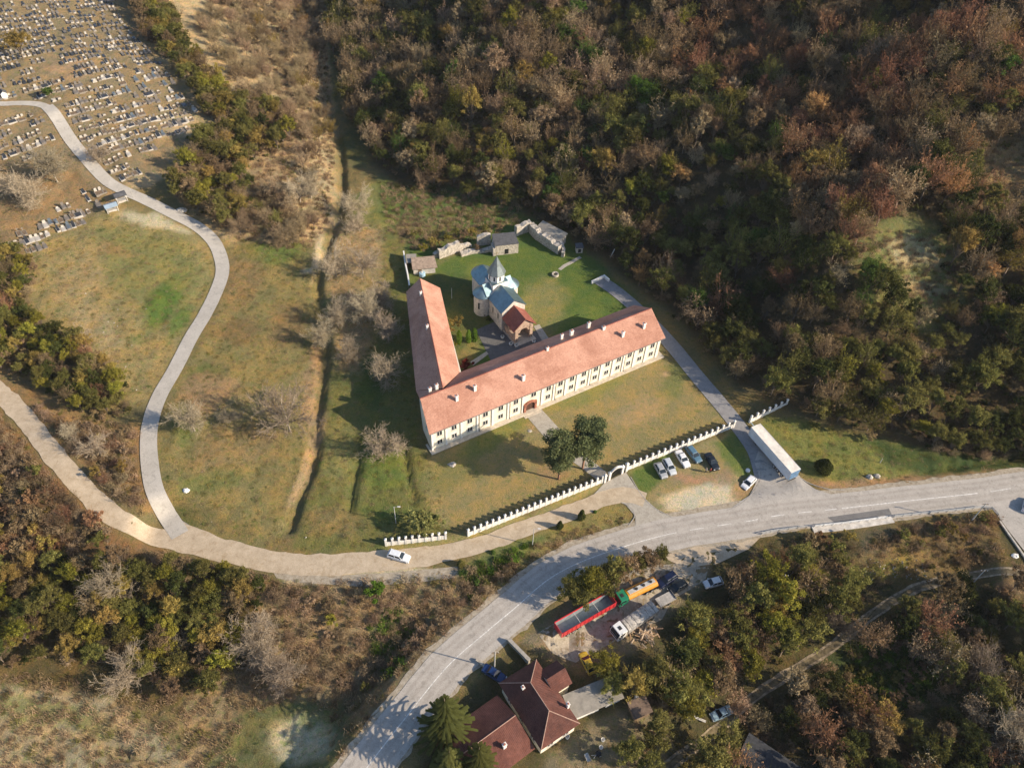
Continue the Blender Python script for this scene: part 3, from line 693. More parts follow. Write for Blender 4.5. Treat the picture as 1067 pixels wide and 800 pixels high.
# brick doorway
dr = MB(); x0 = 24.9
dr.box(x0-1.7, x0-1.15, -.45, -.003, .283, 2.9); dr.box(x0+1.15, x0+1.7, -.45, -.003, .283, 2.9)
for k in range(10):
    a0 = math.pi*k/10; a1 = math.pi*(k+1)/10
    dr.add([(x0+r*math.cos(a), y, 2.0+r*.85*math.sin(a)) for y in (-.45, -.003) for r, a in ((1.153, a0), (1.7, a0), (1.7, a1), (1.153, a1))], [(0, 1, 2, 3), (7, 6, 5, 4), (0, 4, 5, 1), (1, 5, 6, 2), (2, 6, 7, 3), (3, 7, 4, 0)])
pt = dr.build('doorway_surround', M_BRICK, mon)
d = MB(); d.box(x0-1.14, x0+1.14, -.06, -.004, .283, 2.9); dd_ = d.build('door', mat('door_wood', (.09, .045, .03), .7, sc=4), mon)
h_ = MB(); h_.box(x0-.12, x0-.05, -.1, -.063, 1.2, 1.4); h_.build('handle', M_BLACK, dd_)
st = MB(); st.box(x0-2.2, x0+2.2, -1.9, -1.153, -.3, .14); st.build('doorstep', M_PLINTH, mon)
# courtyard arcade side: posts and windows on the inner faces
for k in range(11):
    x = 16+k*4.2
    window(mon, x, 11.9, 4.3, .95, 1.2, (0, 1)); window(mon, x, 11.9, 1.3, .95, 1.3, (0, 1))
wl_d = np.array([22.0-13.6, 40.4-11.9]); wl_n = wl_d/np.linalg.norm(wl_d)
for k in range(6):
    p = np.array([13.6, 11.9])+wl_n*(4+4.4*k); fc_ = (wl_n[1], -wl_n[0])
    window(mon, p[0], p[1], 4.2, .95, 1.2, fc_); window(mon, p[0], p[1], 1.3, .95, 1.3, fc_)
ol_d = np.array([14.8-2.9, 43-11.8]); ol_n = ol_d/np.linalg.norm(ol_d)
for k in range(6):
    p = np.array([2.9, 11.8])+ol_n*(4+4.8*k); window(mon, p[0], p[1], 4.2, .9, 1.1, (-ol_n[1], ol_n[0]))
window(mon, .43, 3.0, 4.3, .8, 1.1, (-.99, .144)); 
def rz_(x, y):  # roof height of the main wing
    return HR-(HR-ez)*abs(y-6.2)/(6.8 if y < 6.2 else 6.3)
for x, y, h, s in [(8.1, 3.4, 1.9, .7), (12.8, 3.9, 1.9, .7), (24.2, 2.3, 1.9, .8), (32.6, 6.0, 1.2, .65), (51.8, 3.0, 1.9, .75), (58.0, 3.0, 1.9, .75), (48.0, 5.8, 1.1, .8), (46.2, 9.2, 2.1, .8), (41.0, 8.7, 1.9, .9), (38.3, 8.7, 1.9, .65)]:
    gable_chimney(mon, x, y, rz_(x, y)-.3, h, s)
gable_chimney(mon, 3.9, 8.0, HR-1.9, 2.0, .75); gable_chimney(mon, 5.4, 7.7, HR-1.2, 1.9, .75)
for k, (x, y) in enumerate([(15.6, 36.6), (11.9, 25.3)]): gable_chimney(mon, x-.2, y+.2, HR-1.0, 1.6, .6)

# ------------------------------------------------------------------ church
O = G(536.2, 358.7, 0); O[2] = float(hgrid(O[0], O[1])); caz = math.atan2(.534, .845)
ch = thing('church', 'small stone church with lead roofs, white octagonal drum with pointed spire and red tiled porch', 'church', O, caz)
# local axes: X across (left to right in the picture), Y along the nave away from the porch
CX = 2.75
M_LEADR = M_LEAD
def gable_y(bm, x0, x1, y0, y1, ze, zr, th=.16, ov=.35, ovy=.1):
    xm = (x0+x1)/2; dz = (zr-ze)/((x1-x0)/2)*ov
    bm.slab([(x0-ov, y0-ovy, ze-dz), (xm, y0-ovy, zr), (xm, y1+ovy, zr), (x0-ov, y1+ovy, ze-dz)], th)
    bm.slab([(xm+.003, y0-ovy, zr), (x1+ov, y0-ovy, ze-dz), (x1+ov, y1+ovy, ze-dz), (xm+.003, y1+ovy, zr)], th)
def gable_x(bm, x0, x1, y0, y1, ze, zr, th=.16, ov=.3, ovx=.1):
    ym = (y0+y1)/2; dz = (zr-ze)/((y1-y0)/2)*ov
    bm.slab([(x0-ovx, y0-ov, ze-dz), (x1+ovx, y0-ov, ze-dz), (x1+ovx, ym, zr), (x0-ovx, ym, zr)], th)
    bm.slab([(x0-ovx, ym+.003, zr), (x1+ovx, ym+.003, zr), (x1+ovx, y1+ov, ze-dz), (x0-ovx, y1+ov, ze-dz)], th)
def gwall_y(bm, x0, x1, y0, y1, zb, ze, zr):   # box with gables at both y ends
    xm = (x0+x1)/2
    vs = [(x0, y0, zb), (x1, y0, zb), (x1, y1, zb), (x0, y1, zb), (x0, y0, ze), (x1, y0, ze), (x1, y1, ze), (x0, y1, ze), (xm, y0, zr), (xm, y1, zr)]
    bm.add(vs, [(3, 2, 1, 0), (0, 1, 5, 8, 4), (2, 3, 7, 9, 6), (1, 2, 6, 5), (3, 0, 4, 7), (4, 8, 9, 7), (5, 6, 9, 8)])
def gwall_x(bm, x0, x1, y0, y1, zb, ze, zr):
    ym = (y0+y1)/2
    vs = [(x0, y0, zb), (x1, y0, zb), (x1, y1, zb), (x0, y1, zb), (x0, y0, ze), (x1, y0, ze), (x1, y1, ze), (x0, y1, ze), (x0, ym, zr), (x1, ym, zr)]
    bm.add(vs, [(3, 2, 1, 0), (0, 1, 5, 4), (2, 3, 7, 6), (1, 2, 6, 9, 5), (3, 0, 4, 8, 7), (4, 5, 9, 8), (8, 9, 6, 7)])
b = MB(); gwall_y(b, -.5, 6.0, 5.6, 16.9, -.4, 6.4, 8.75); gwall_y(b, .0, 5.5, 16.903, 21.7, -.4, 6.1, 8.4); b.build('nave_wall', M_STONE2, ch)
b = MB(); gable_y(b, -.5, 6.0, 5.6, 12.0, 6.45, 8.95, ov=.4); nr = b.build('nave_roof', M_LEAD, ch)
b = MB(); gable_y(b, .0, 5.5, 16.95, 21.5, 6.15, 8.55, ov=.35); b.build('choir_roof', M_LEAD, ch)
b = MB(); gwall_x(b, -1.2, 6.7, 12.3, 16.7, -.4, 6.7, 8.6); b.build('transept_wall', M_STONE2, ch)
b = MB(); gable_x(b, -1.2, 6.7, 12.3, 16.7, 6.8, 8.8, ov=.25); b.build('transept_roof', M_LEAD, ch)
# side apses and altar apse: half-round walls with half-cone lead roofs
for nm, cx, cy, r, a0, a1, hz, zt in (('side_apse', -1.0, 14.5, 2.35, R(90), R(270), 6.0, 8.0), ('side_apse', 6.5, 14.5, 2.35, R(-90), R(90), 6.0, 8.0), ('altar_apse', 2.75, 21.6, 2.75, R(0), R(180), 5.8, 8.1)):
    b = MB(); b.lathe([(r, -.4), (r, hz)], 18, (cx, cy, 0), a0=a0, a1=a1); b.lathe([(r, hz), (0, hz)], 18, (cx, cy, 0), a0=a0, a1=a1); w_o = b.build(nm, M_STONE2, ch)
    b = MB(); b.lathe([(r-.3, hz-.02), (r+.3, hz-.05), (r+.3, hz+.08), (r*.72, hz+(zt-hz)*.45), (r*.4, hz+(zt-hz)*.8), (0, zt)], 18, (cx, cy, 0), a0=a0, a1=a1); b.build('apse_roof', M_LEAD, w_o)
    k = MB()
    am = (a0+a1)/2
    for da in (-.6, .6):
        a = am+da; px_, py_ = cx+math.cos(a)*(r+.02), cy+math.sin(a)*(r+.02)
        tx, ty = -math.sin(a), math.cos(a)
        k.add([(px_+tx*s*.22+math.cos(a)*e, py_+ty*s*.22+math.sin(a)*e, z) for z in (2.4, 4.4) for s, e in ((-1, -.1), (1, -.1), (1, .03), (-1, .03))], [(3, 2, 1, 0), (4, 5, 6, 7), (0, 1, 5, 4), (1, 2, 6, 5), (2, 3, 7, 6), (3, 0, 4, 7)])
    k.build('apse_window', M_GLASS, w_o)
b = MB(); b.box(.75, 4.75, 12.6, 16.5, 6.5, 9.2); b.build('drum_base', M_WHITEW, ch)
b = MB(); b.slab([(.55, 12.4, 9.203), (4.95, 12.4, 9.203), (4.95, 16.7, 9.203), (.55, 16.7, 9.203)], -.12); b.build('base_cornice', M_LEAD, ch)
b = MB(); b.lathe([(2.05, 9.33), (2.05, 11.3), (2.2, 11.35), (2.2, 11.5)], 8, (CX, 14.55, 0), a0=R(22.5), a1=R(382.5)); dm = b.build('drum', M_WHITEW, ch)
k = MB()
for i in range(8):
    a = R(45*i); r = 2.05*math.cos(R(22.5)); px_, py_ = CX+math.cos(a)*r, 14.55+math.sin(a)*r; tx, ty = -math.sin(a), math.cos(a)
    w_ = MB(); w_.add([(px_+tx*s*.2+math.cos(a)*e, py_+ty*s*.2+math.sin(a)*e, z) for z in (9.7, 11.0) for s, e in ((-1, -.1), (1, -.1), (1, .04), (-1, .04))], [(3, 2, 1, 0), (4, 5, 6, 7), (0, 1, 5, 4), (1, 2, 6, 5), (2, 3, 7, 6), (3, 0, 4, 7)]); w_.build('drum_window', M_GLASS, dm)
b = MB(); b.lathe([(2.4, 11.4), (2.4, 11.5), (1.25, 13.6), (0, 16.4)], 8, (CX, 14.55, 0), a0=R(22.5), a1=R(382.5)); sp = b.build('spire', mat('spire_lead', (.20, .235, .235), .5, metal=.5, var=.12), ch)
b = MB(); b.tube((CX, 14.55, 16.5), (CX, 14.55, 17.7), .06, n=5); b.box(CX-.3, CX+.3, 14.51, 14.59, 17.2, 17.3); b.build('cross', mat('gilded_metal', (.5, .38, .14), .4, metal=.8), sp)
# porch: brick corners, arched openings, tiled roof
b = MB()
for x0_, x1_ in ((.2, 1.05), (4.4, 5.25)):
    b.box(x0_, x1_, .2, 1.1, -.4, 5.1)
b.box(.2, .75, 1.103, 5.6, -.4, 2.0); b.box(4.7, 5.25, 1.103, 5.6, -.4, 2.0)
b.box(.2, .75, 3.1, 3.9, 2.003, 5.1); b.box(4.7, 5.25, 3.1, 3.9, 2.003, 5.1)
b.box(.2, .75, 1.103, 3.097, 4.0, 5.1); b.box(4.7, 5.25, 1.103, 3.097, 4.0, 5.1); b.box(.2, .75, 3.903, 5.6, 4.0, 5.1); b.box(4.7, 5.25, 3.903, 5.6, 4.0, 5.1)
b.add([(1.053, .3, 4.0), (4.397, .3, 4.0), (4.397, .3, 5.1), (2.73, .3, 7.2), (1.053, .3, 5.1)]+[(1.053, .9, 4.0), (4.397, .9, 4.0), (4.397, .9, 5.1), (2.73, .9, 7.2), (1.053, .9, 5.1)], [(0, 1, 2, 3, 4), (9, 8, 7, 6, 5), (0, 5, 6, 1), (1, 6, 7, 2), (2, 7, 8, 3), (3, 8, 9, 4), (4, 9, 5, 0)])
for k_ in range(8):
    a0 = math.pi*k_/8; a1 = math.pi*(k_+1)/8; xm = 2.725
    b.add([(xm+r*math.cos(a)*1.0, y, 3.0+min(r*math.sin(a)*(1.0 if r < 1.5 else 1.2), .997)) for y in (.3, .897) for r, a in ((1.15, a0), (1.67, a0), (1.67, a1), (1.15, a1))], [(0, 1, 2, 3), (7, 6, 5, 4), (0, 4, 5, 1), (1, 5, 6, 2), (2, 6, 7, 3), (3, 7, 4, 0)])
pw = b.build('porch_wall', mat('porch_brick', (.46, .33, .25), .9, var=.2, sc=2), ch)
b = MB(); b.box(1.6, 3.85, 5.45, 5.59, -.3, 3.1); b.build('door', mat('church_door', (.08, .05, .03), .7), ch)
b = MB(); b.box(-.2, 5.7, -1.0, 5.58, -.35, .12); b.build('porch_floor', M_PLINTH, ch)
b = MB(); gable_y(b, .2, 5.25, .1, 5.5, 5.15, 7.4, ov=.75, ovy=.25); b.build('porch_roof', M_TILE_PORCH, ch)
for y in (7.6, 10.2):
    for x, f_ in ((-.5, (-1, 0)), (6.0, (1, 0))): window(ch, x, y, 2.6, .4, 1.8, f_, M_PLINTH, bars=False)
# stone flower tubs in front of the porch
for i, (x, y) in enumerate([(523.5, 352), (532.2, 359.2), (538, 361), (556, 356.5)]):
    p = T(x, y); t = thing('flower_tub', ['round stone tub by the church wall', 'round stone tub left of the porch corner', 'round stone tub in front of the porch', 'round stone tub at the right corner of the porch'][i], 'planter', p)
    k = MB(); k.lathe([(.0, 0), (.38, 0), (.5, .55), (.42, .55), (.38, .42), (0, .42)], 10); k.build('bowl', M_WHITEW, t)
    k = MB()
    for j in range(40):
        a = random.random()*6.28; r = random.random()*.34; z = .43+random.random()*.3
        k.add([(r*math.cos(a), r*math.sin(a), z), (r*math.cos(a)+.1, r*math.sin(a), z+.05), (r*math.cos(a), r*math.sin(a)+.1, z+.08)], [(0, 1, 2)])
    k.build('plant', mat('tub_leaves', (.05, .08, .02), .8), t)

# ------------------------------------------------------------------ fortress ruins and yard buildings
def ruin_wall(label, pts, h, th=1.1, holes=(), cut=.8, mt=None, name='ruined_wall'):
    """rubble wall along ground points with a broken top"""
    W = spline([T(*p) for p in pts], .7); o = W[0].copy(); b = MB()
    tn = np.gradient(W[:, :2], axis=0); tn /= np.linalg.norm(tn, axis=1)[:, None]; nl = np.stack([-tn[:, 1], tn[:, 0]], -1); N = len(W)
    for i in range(N):
        t = i/(N-1); hh = h(t) if callable(h) else h; hh = hh*(1-cut*.35*max(0, vnoise(np.array(i*.55+pts[0][0]), np.array(pts[0][1]*1.))*2-.9))
        hh += random.uniform(-.18, .18)
        for s, z in ((-1, -.6), (-1, hh*.5), (-1, hh), (1, hh+random.uniform(-.2, .15)), (1, hh*.5), (1, -.6)):
            j = random.uniform(-.07, .07)
            b.v.append(tuple(W[i]-o+np.array([nl[i, 0]*(s*th/2+j), nl[i, 1]*(s*th/2+j), z])))
    for i in range(N-1):
        for k in range(5): a = i*6+k; b.f.append((a, a+1, a+7, a+6)); b.m.append(0)
    b.f += [tuple(range(5, -1, -1)), tuple(range((N-1)*6, N*6))]; b.m += [0, 0]
    ob = b.build(name, mt or M_STONE); ob.location = o; return tag(ob, label, 'wall', 'ruined fortress walls round the church green')
ruin_wall('low ruined stone wall nearest the tiled west wing', [(452, 268), (457, 266), (460, 263)], 1.6)
ruin_wall('pale ruined wall with a broken top beside the overgrown bank', [(457, 269), (468, 265), (478, 261)], 3.2)
ruin_wall('ruined wall piece sinking into brown bushes', [(478, 261), (484, 258), (491, 256)], lambda t: 2.8-1.8*t)
ruin_wall('ruined wall with a dark hole left of the square tower stump', [(497, 255), (504, 254.5), (511, 254)], 3.4)
ruin_wall('long pale wall between tower stump and the wall corner', [(537, 245), (545, 242), (552, 240)], 3.3, 1.3)
ruin_wall('tall grey wall running from the corner down to the green', [(552, 239), (558, 247), (568, 254), (577, 260), (583, 264)], lambda t: 3.6-1.0*t, 1.6)
ruin_wall('stepped broken end of the tall grey wall', [(584, 259), (587, 264), (586, 268)], lambda t: 2.8-1.2*t, .9)
ruin_wall('low rubble heap line under the ruined walls', [(480, 266), (492, 263), (504, 262), (512, 261)], .9, 1.6, cut=1.3)
# tower stump
p = T(526, 260); t = thing('tower_stump', 'square stone tower stump with dark flat roof behind the church', 'ruin', p, R(16))
b = MB(); b.prism([(-3.3, -2.2), (3.3, -2.2), (3.1, 2.2), (-3.2, 2.4)], -.6, 3.4); b.box(-3.9, -3.303, -2.4, .5, -.6, 2.6); b.build('wall', M_STONE, t)
b = MB(); b.slab([(-3.4, -2.3, 3.55), (3.4, -2.3, 3.4), (3.2, 2.3, 3.9), (-3.3, 2.5, 4.0)], .18); b.build('roof', M_SLATE, t)
b = MB(); b.box(-.6, .5, -2.23, -2.1, .2, 1.9); b.build('doorway', M_BLACK, t)  # flat black panel stands in for the shade inside the opening
# annex behind the tall wall
p = T(573, 250); t = thing('lean_to', 'grey roofed lean-to behind the tall ruined wall', 'shed', p, R(-38))
b = MB(); b.box(-4.2, 4.2, -1.6, 1.8, -.6, 2.5); b.build('wall', M_STONE, t)
b = MB(); b.slab([(-4.5, -1.9, 2.5), (4.5, -1.9, 2.5), (4.5, 2.1, 3.4), (-4.5, 2.1, 3.4)], .12); b.build('roof', M_SHEET, t)
p = T(603, 262); t = thing('stone_shrine', 'small square stone shrine under the trees at the edge of the green', 'shrine', p, R(10))
b = MB(); b.box(-.9, .9, -.8, .8, -.4, 1.9); b.build('wall', M_STONE, t)
b = MB(); b.box(-.4, .4, -.83, -.78, .3, 1.4); b.build('niche_shade', M_BLACK, t)  # recess not modelled: its shade is a black panel on the wall
b = MB(); b.slab([(-1.1, -1.0, 2.0), (1.1, -1.0, 2.0), (1.1, 1.0, 2.25), (-1.1, 1.0, 2.25)], .14); b.build('roof', M_SLATE, t)
p = T(578.5, 287); b = MB(); b.lathe([(.95, -.3), (.95, .6), (.65, .6), (.65, -.3)], 14); o = b.build('stone_well', M_STONE); o.location = p; tag(o, 'low round stone ring of a well on the church green', 'well')
ribbon('worn_path', spline([T(605, 268), T(596, 273), T(588, 277), T(583, 281)], 1), .5, .5, M_PAVE, .04, edge=.15)
b = MB(); p = T(636, 268); b.tube((0, 0, -.3), (.3, 0, 2.6), .14, n=6); o = b.build('fallen_post', M_WHITEW); o.location = p; o.rotation_euler = (R(-30), R(20), 0); tag(o, 'pale slanting post in the forest above the driveway end', 'post')
p = T(624, 292); t = thing('drive_end_wall', 'low white corner wall closing the upper end of the driveway', 'wall', p, R(38))
b = MB(); b.box(-2.6, 1.6, -.2, .2, -.4, .9); b.build('wall', M_WHITEW, t)
b = MB(); b.box(1.603, 2.0, -2.0, .2, -.4, .95); b.build('return_wall', M_WHITEW, t)
# west boundary wall, yard shed, blue tank
cl = [T(x, y) for x, y in [(421, 267), (423, 280), (425.5, 292), (427, 303)]]
kerb_o = kerb('yard_wall', cl, .35, 1.9, M_WHITEW, world=True); del kerb_o['kind']; tag(kerb_o, 'narrow white boundary wall west of the tiled wing', 'wall')
p = T(443, 281); t = thing('yard_shed', 'long low shed with brown sheet roof north of the tiled wing', 'shed', p, R(12))
b = MB(); b.box(-3.2, 2.6, -1.7, 1.7, -.4, 2.1); b.build('wall', M_STONE2, t)
b = MB(); b.slab([(-3.5, -2.1, 2.1), (3.2, -2.1, 2.1), (2.8, 2.0, 2.9), (-3.5, 2.0, 2.9)], .1); b.build('roof', mat('brown_sheet', (.36, .27, .2), .85, var=.2), t)
b = MB(); b.box(-2.0, -1.0, -1.74, -1.66, -.2, 1.8); b.build('door', M_WOOD, t)
p = T(429, 277); t = thing('store_hut', 'small open hut with grey roof beside the boundary wall', 'shed', p, R(8))
b = MB(); b.box(-1.1, -.95, -1.4, 1.6, -.3, 2.1); b.box(.95, 1.1, -1.4, 1.6, -.3, 2.1); b.box(-.947, .947, 1.45, 1.6, -.3, 2.1); b.build('wall', M_WOOD, t)
b = MB(); b.slab([(-1.4, -1.2, 2.1), (1.4, -1.2, 2.1), (1.4, 2.0, 2.5), (-1.4, 2.0, 2.5)], .1); b.build('roof', M_SHEET, t)
p = T(440, 287); t = thing('water_tank', 'pale blue round tank beside the shed and the tiled wing', 'tank', p)
b = MB(); b.lathe([(0, -.2), (.85, -.2), (.85, .9), (.75, 1.0), (0, 1.08)], 16); b.build('body', mat('blue_plastic', (.38, .55, .66), .5, var=.1), t)
b = MB(); b.lathe([(.25, 1.0), (.25, 1.15), (0, 1.17)], 10); b.build('lid', M_WHITEW, t)

# ------------------------------------------------------------------ house by the main road
Hc = T(560, 738); haz = 0
def Gh(px, py, h): 
    z0 = -1.2; q = G(px, py, z0+h); return q
# hip roof rectangle from its eave corners, eaves 4.2 m and ridge 6.9 m above the yard
HZ = float(hgrid(Hc[0], Hc[1])); 
def Hp(zx, zy, h): q = G(420+zx/5.335, 660+zy/5.335, HZ+h); return q
e = [Hp(545, 268, 4.2), Hp(765, 670, 4.2), Hp(985, 475, 4.2), Hp(728, 148, 4.2)]
ctr = sum(e)/4; ex = (e[1]-e[0]+e[2]-e[3])/2; L_ = np.linalg.norm(ex[:2]); ha = math.atan2(ex[1], ex[0]); W_ = np.linalg.norm(((e[3]-e[0]+e[2]-e[1])/2)[:2])
ex = ex[:2]/L_; ey = np.array([-ex[1], ex[0]])
hs = thing('roadside_house', 'house with hipped dark red tiled roof and brick chimneys beside the main road', 'house', (ctr[0], ctr[1], HZ), ha)
a_, c_ = L_/2, W_/2
HR2 = 4.2+2.9
r1, r0_ = a_-c_*.95, -(a_-c_*.95)
b = MB(); b.box(-a_+.5, a_-.5, -c_+.5, c_-.5, -.8, 4.05); b.build('wall', M_WALL, hs)
b = MB(); th = .16
b.slab([(-a_, -c_, 4.2), (a_, -c_, 4.2), (r1, 0, HR2), (r0_, 0, HR2)], th); b.slab([(a_, c_+.0, 4.2), (-a_, c_, 4.2), (r0_, .003, HR2), (r1, .003, HR2)], th)
b.slab([(a_+.003, -c_, 4.2), (a_+.003, c_, 4.2), (r1+.003, 0, HR2)], th); b.slab([(-a_-.003, c_, 4.2), (-a_-.003, -c_, 4.2), (r0_-.003, 0, HR2)], th)
hr = b.build('roof', M_TILE_OLD, hs)
b = MB()
b.tube((r0_, 0, HR2), (r1, 0, HR2), .09, n=6)
for p0, p1 in (((r1, 0, HR2), (a_, c_, 4.22)), ((r1, 0, HR2), (a_, -c_, 4.22)), ((r0_, 0, HR2), (-a_, c_, 4.22)), ((r0_, 0, HR2), (-a_, -c_, 4.22))): b.tube(p0, p1, .08, n=6)
b.build('ridge', M_RIDGE, hr)
def loc_h(q): d = q[:2]-ctr[:2]; return float(d@ex), float(d@ey)
for zx, zy, h in ((665, 298, 5.6), (915, 390, 4.9)):
    x, y = loc_h(Hp(zx, zy+12, h)); gable_chimney(hs, x, y, h-.5, 1.6, .6)
# cross gable on the north-east slope
x, y = loc_h(Hp(835, 245, 4.6)); 
for s in (1,):
    b = MB(); yy0, yy1 = y-1.5, max(y+2.4, c_+1.2)
    b.slab([(x-2.4, yy0, 4.25), (x, yy0, 5.9), (x, yy1, 5.9), (x-2.4, yy1, 4.25)], .14); b.slab([(x+.003, yy0, 5.9), (x+2.4, yy0, 4.25), (x+2.4, yy1, 4.25), (x+.003, yy1, 5.9)], .14); b.build('cross_gable_roof', M_TILE_OLD, hs)
    b = MB(); b.add([(x-2.1, yy1-.4, -.8), (x+2.1, yy1-.4, -.8), (x+2.1, yy1-.4, 4.3), (x, yy1-.4, 5.7), (x-2.1, yy1-.4, 4.3), (x-2.1, yy0, -.8), (x+2.1, yy0, -.8), (x+2.1, yy0, 4.3), (x, yy0, 5.7), (x-2.1, yy0, 4.3)], [(4, 3, 2, 1, 0), (5, 6, 7, 8, 9), (0, 1, 6, 5), (1, 2, 7, 6), (0, 5, 9, 4), (2, 3, 8, 7), (3, 4, 9, 8)]); b.build('cross_gable_wall', M_WALL, hs)
for x in (-a_*.55, 0, a_*.55):
    window(hs, x, -c_+.5, 1.2, 1.1, 1.3, (0, -1)); window(hs, x*.9, c_-.5, 1.2, 1.1, 1.3, (0, 1)) if x < 0 else None
for y in (-c_*.4, c_*.4): window(hs, a_-.5, y, 1.2, 1.1, 1.3, (1, 0)); window(hs, -a_+.5, y, 1.2, 1.0, 1.3, (-1, 0))
# second roof to the south west
r_a = Hp(612, 462, 5.6); r_b = Hp(415, 606, 5.6); dv = (r_b-r_a)[:2]; lg = np.linalg.norm(dv); az2 = math.atan2(dv[1], dv[0]); 
h2 = thing('farmhouse_annex', 'annex with lower red gable roof between the house and the spruces', 'house', (r_a[0], r_a[1], HZ), az2)
# local X runs down the ridge to the road side, +Y to the right of travel
def loc2(q): d = q[:2]-r_a[:2]; return float(d@(dv/lg)), float(-d[0]*dv[1]/lg+d[1]*dv[0]/lg)
yl = abs(loc2(Hp(372, 440, 3.4))[1]); 
s1 = -1 if loc2(Hp(372, 440, 3.4))[1] < 0 else 1
wA, wB = 5.2, 5.6
X1 = lg+5.5
b = MB(); b.box(.3, X1-.4, -min(wA, wB)+.5, min(wA, wB)-.5, -.8, 3.3); b.build('wall', M_WALL, h2)
b = MB(); b.slab([(-.5, -wA, 3.3), (X1, -wA, 3.3), (X1, 0, 5.6), (-.5, 0, 5.6)], .16); b.slab([(-.5, .003, 5.6), (X1, .003, 5.6), (X1, wB, 3.3), (-.5, wB, 3.3)], .16); rr_ = b.build('roof', tiles('annex_tiles', (.22, .093, .068), (.13, .056, .045)), h2)
b = MB(); b.tube((-.5, 0, 5.6), (X1, 0, 5.6), .08, n=6); b.build('ridge', M_RIDGE, rr_)
b = MB()
for xx in (.32, X1-.42): b.add([(xx, -4.7, 3.25), (xx, 4.7, 3.25), (xx, 0, 5.35), (xx+.1, -4.7, 3.25), (xx+.1, 4.7, 3.25), (xx+.1, 0, 5.35)], [(0, 1, 2), (5, 4, 3), (0, 2, 5, 3), (1, 4, 5, 2)])
b.build('gable', M_WALL, h2)
x, y = loc2(Hp(563, 628, 4.6)); gable_chimney(h2, x, y, 3.6, 2.2, .7)
for x in (2.5, 6, 9.5): window(h2, x, 4.7 if wB < wA else 4.7, 1.1, 1.0, 1.2, (0, 1)); window(h2, x, -4.7, 1.1, 1.0, 1.2, (0, -1))
# long low sheet-roofed wing to the right of the house, running under the trees
q0 = T(598, 752); q1 = T(640, 734); dv = (q1-q0)[:2]; lg = np.linalg.norm(dv); 
t = thing('long_outbuilding', 'low outbuilding with pale corrugated roof running from the house under the trees', 'shed', (q0[0], q0[1], HZ), math.atan2(dv[1], dv[0]))
b = MB(); b.box(.2, lg*.62, .2, 3.7, -.8, 2.5); b.box(lg*.8, lg+1.2, .2, 3.7, -.8, 2.5); b.build('wall', M_WHITEW, t)
b = MB(); b.slab([(-.6, -.3, 2.75), (lg+1.5, -.3, 2.55), (lg+1.5, 4.0, 3.0), (-.6, 4.0, 3.2)], .1); b.build('roof', M_SHEET, t)
b = MB(); b.box(lg*.64, lg*.78, .5, .62, -.6, 2.4); b.build('door', M_WOOD, t)
# sheds further out
p = T(665, 741); t = thing('tool_hut', 'little brown hut beside the outbuilding under the trees', 'shed', p, R(25))
b = MB(); b.box(-1.5, 1.5, -1.2, 1.2, -.5, 1.9); b.build('wall', M_WOOD, t)
b = MB(); b.slab([(-1.8, -1.5, 1.95), (1.8, -1.5, 1.95), (1.8, 1.5, 2.4), (-1.8, 1.5, 2.4)], .1); b.build('roof', mat('rust_sheet', (.17, .12, .09), .8), t)
p = T(662, 733); t = thing('sheet_pile', 'white crumpled sheets leaning behind the little brown hut', 'pile', p)
for k in range(4):
    b = MB(); b.slab([(-1.1, -.5, .5+.18*k), (1.0, -.6, .3+.2*k), (1.1, .6, .6+.2*k), (-.9, .5, .9+.16*k)], .05); o = b.build('sheet', M_WHITEW, t); o.rotation_euler = (0, 0, k*.4)
b = MB(); b.box(-.9, .9, -.4, .4, -.2, .35); b.build('base_crate', M_WOOD, t)
p = T(806, 812); t = thing('dark_roofed_barn', 'barn with dark grey roof at the bottom edge among trees', 'barn', p, R(-34))
b = MB(); b.box(-6.5, 8, -5, 3, -1, 3.0); b.build('wall', M_WOOD, t)
b = MB(); b.slab([(-7, -5.4, 3.0), (8.4, -5.4, 3.0), (8.4, -1, 4.6), (-7, -1, 4.6)], .14); b.slab([(-7, -.997, 4.6), (8.4, -.997, 4.6), (8.4, 3.4, 3.0), (-7, 3.4, 3.0)], .14); b.build('roof', mat('barn_roofing', (.045, .047, .052), .85, var=.2), t)

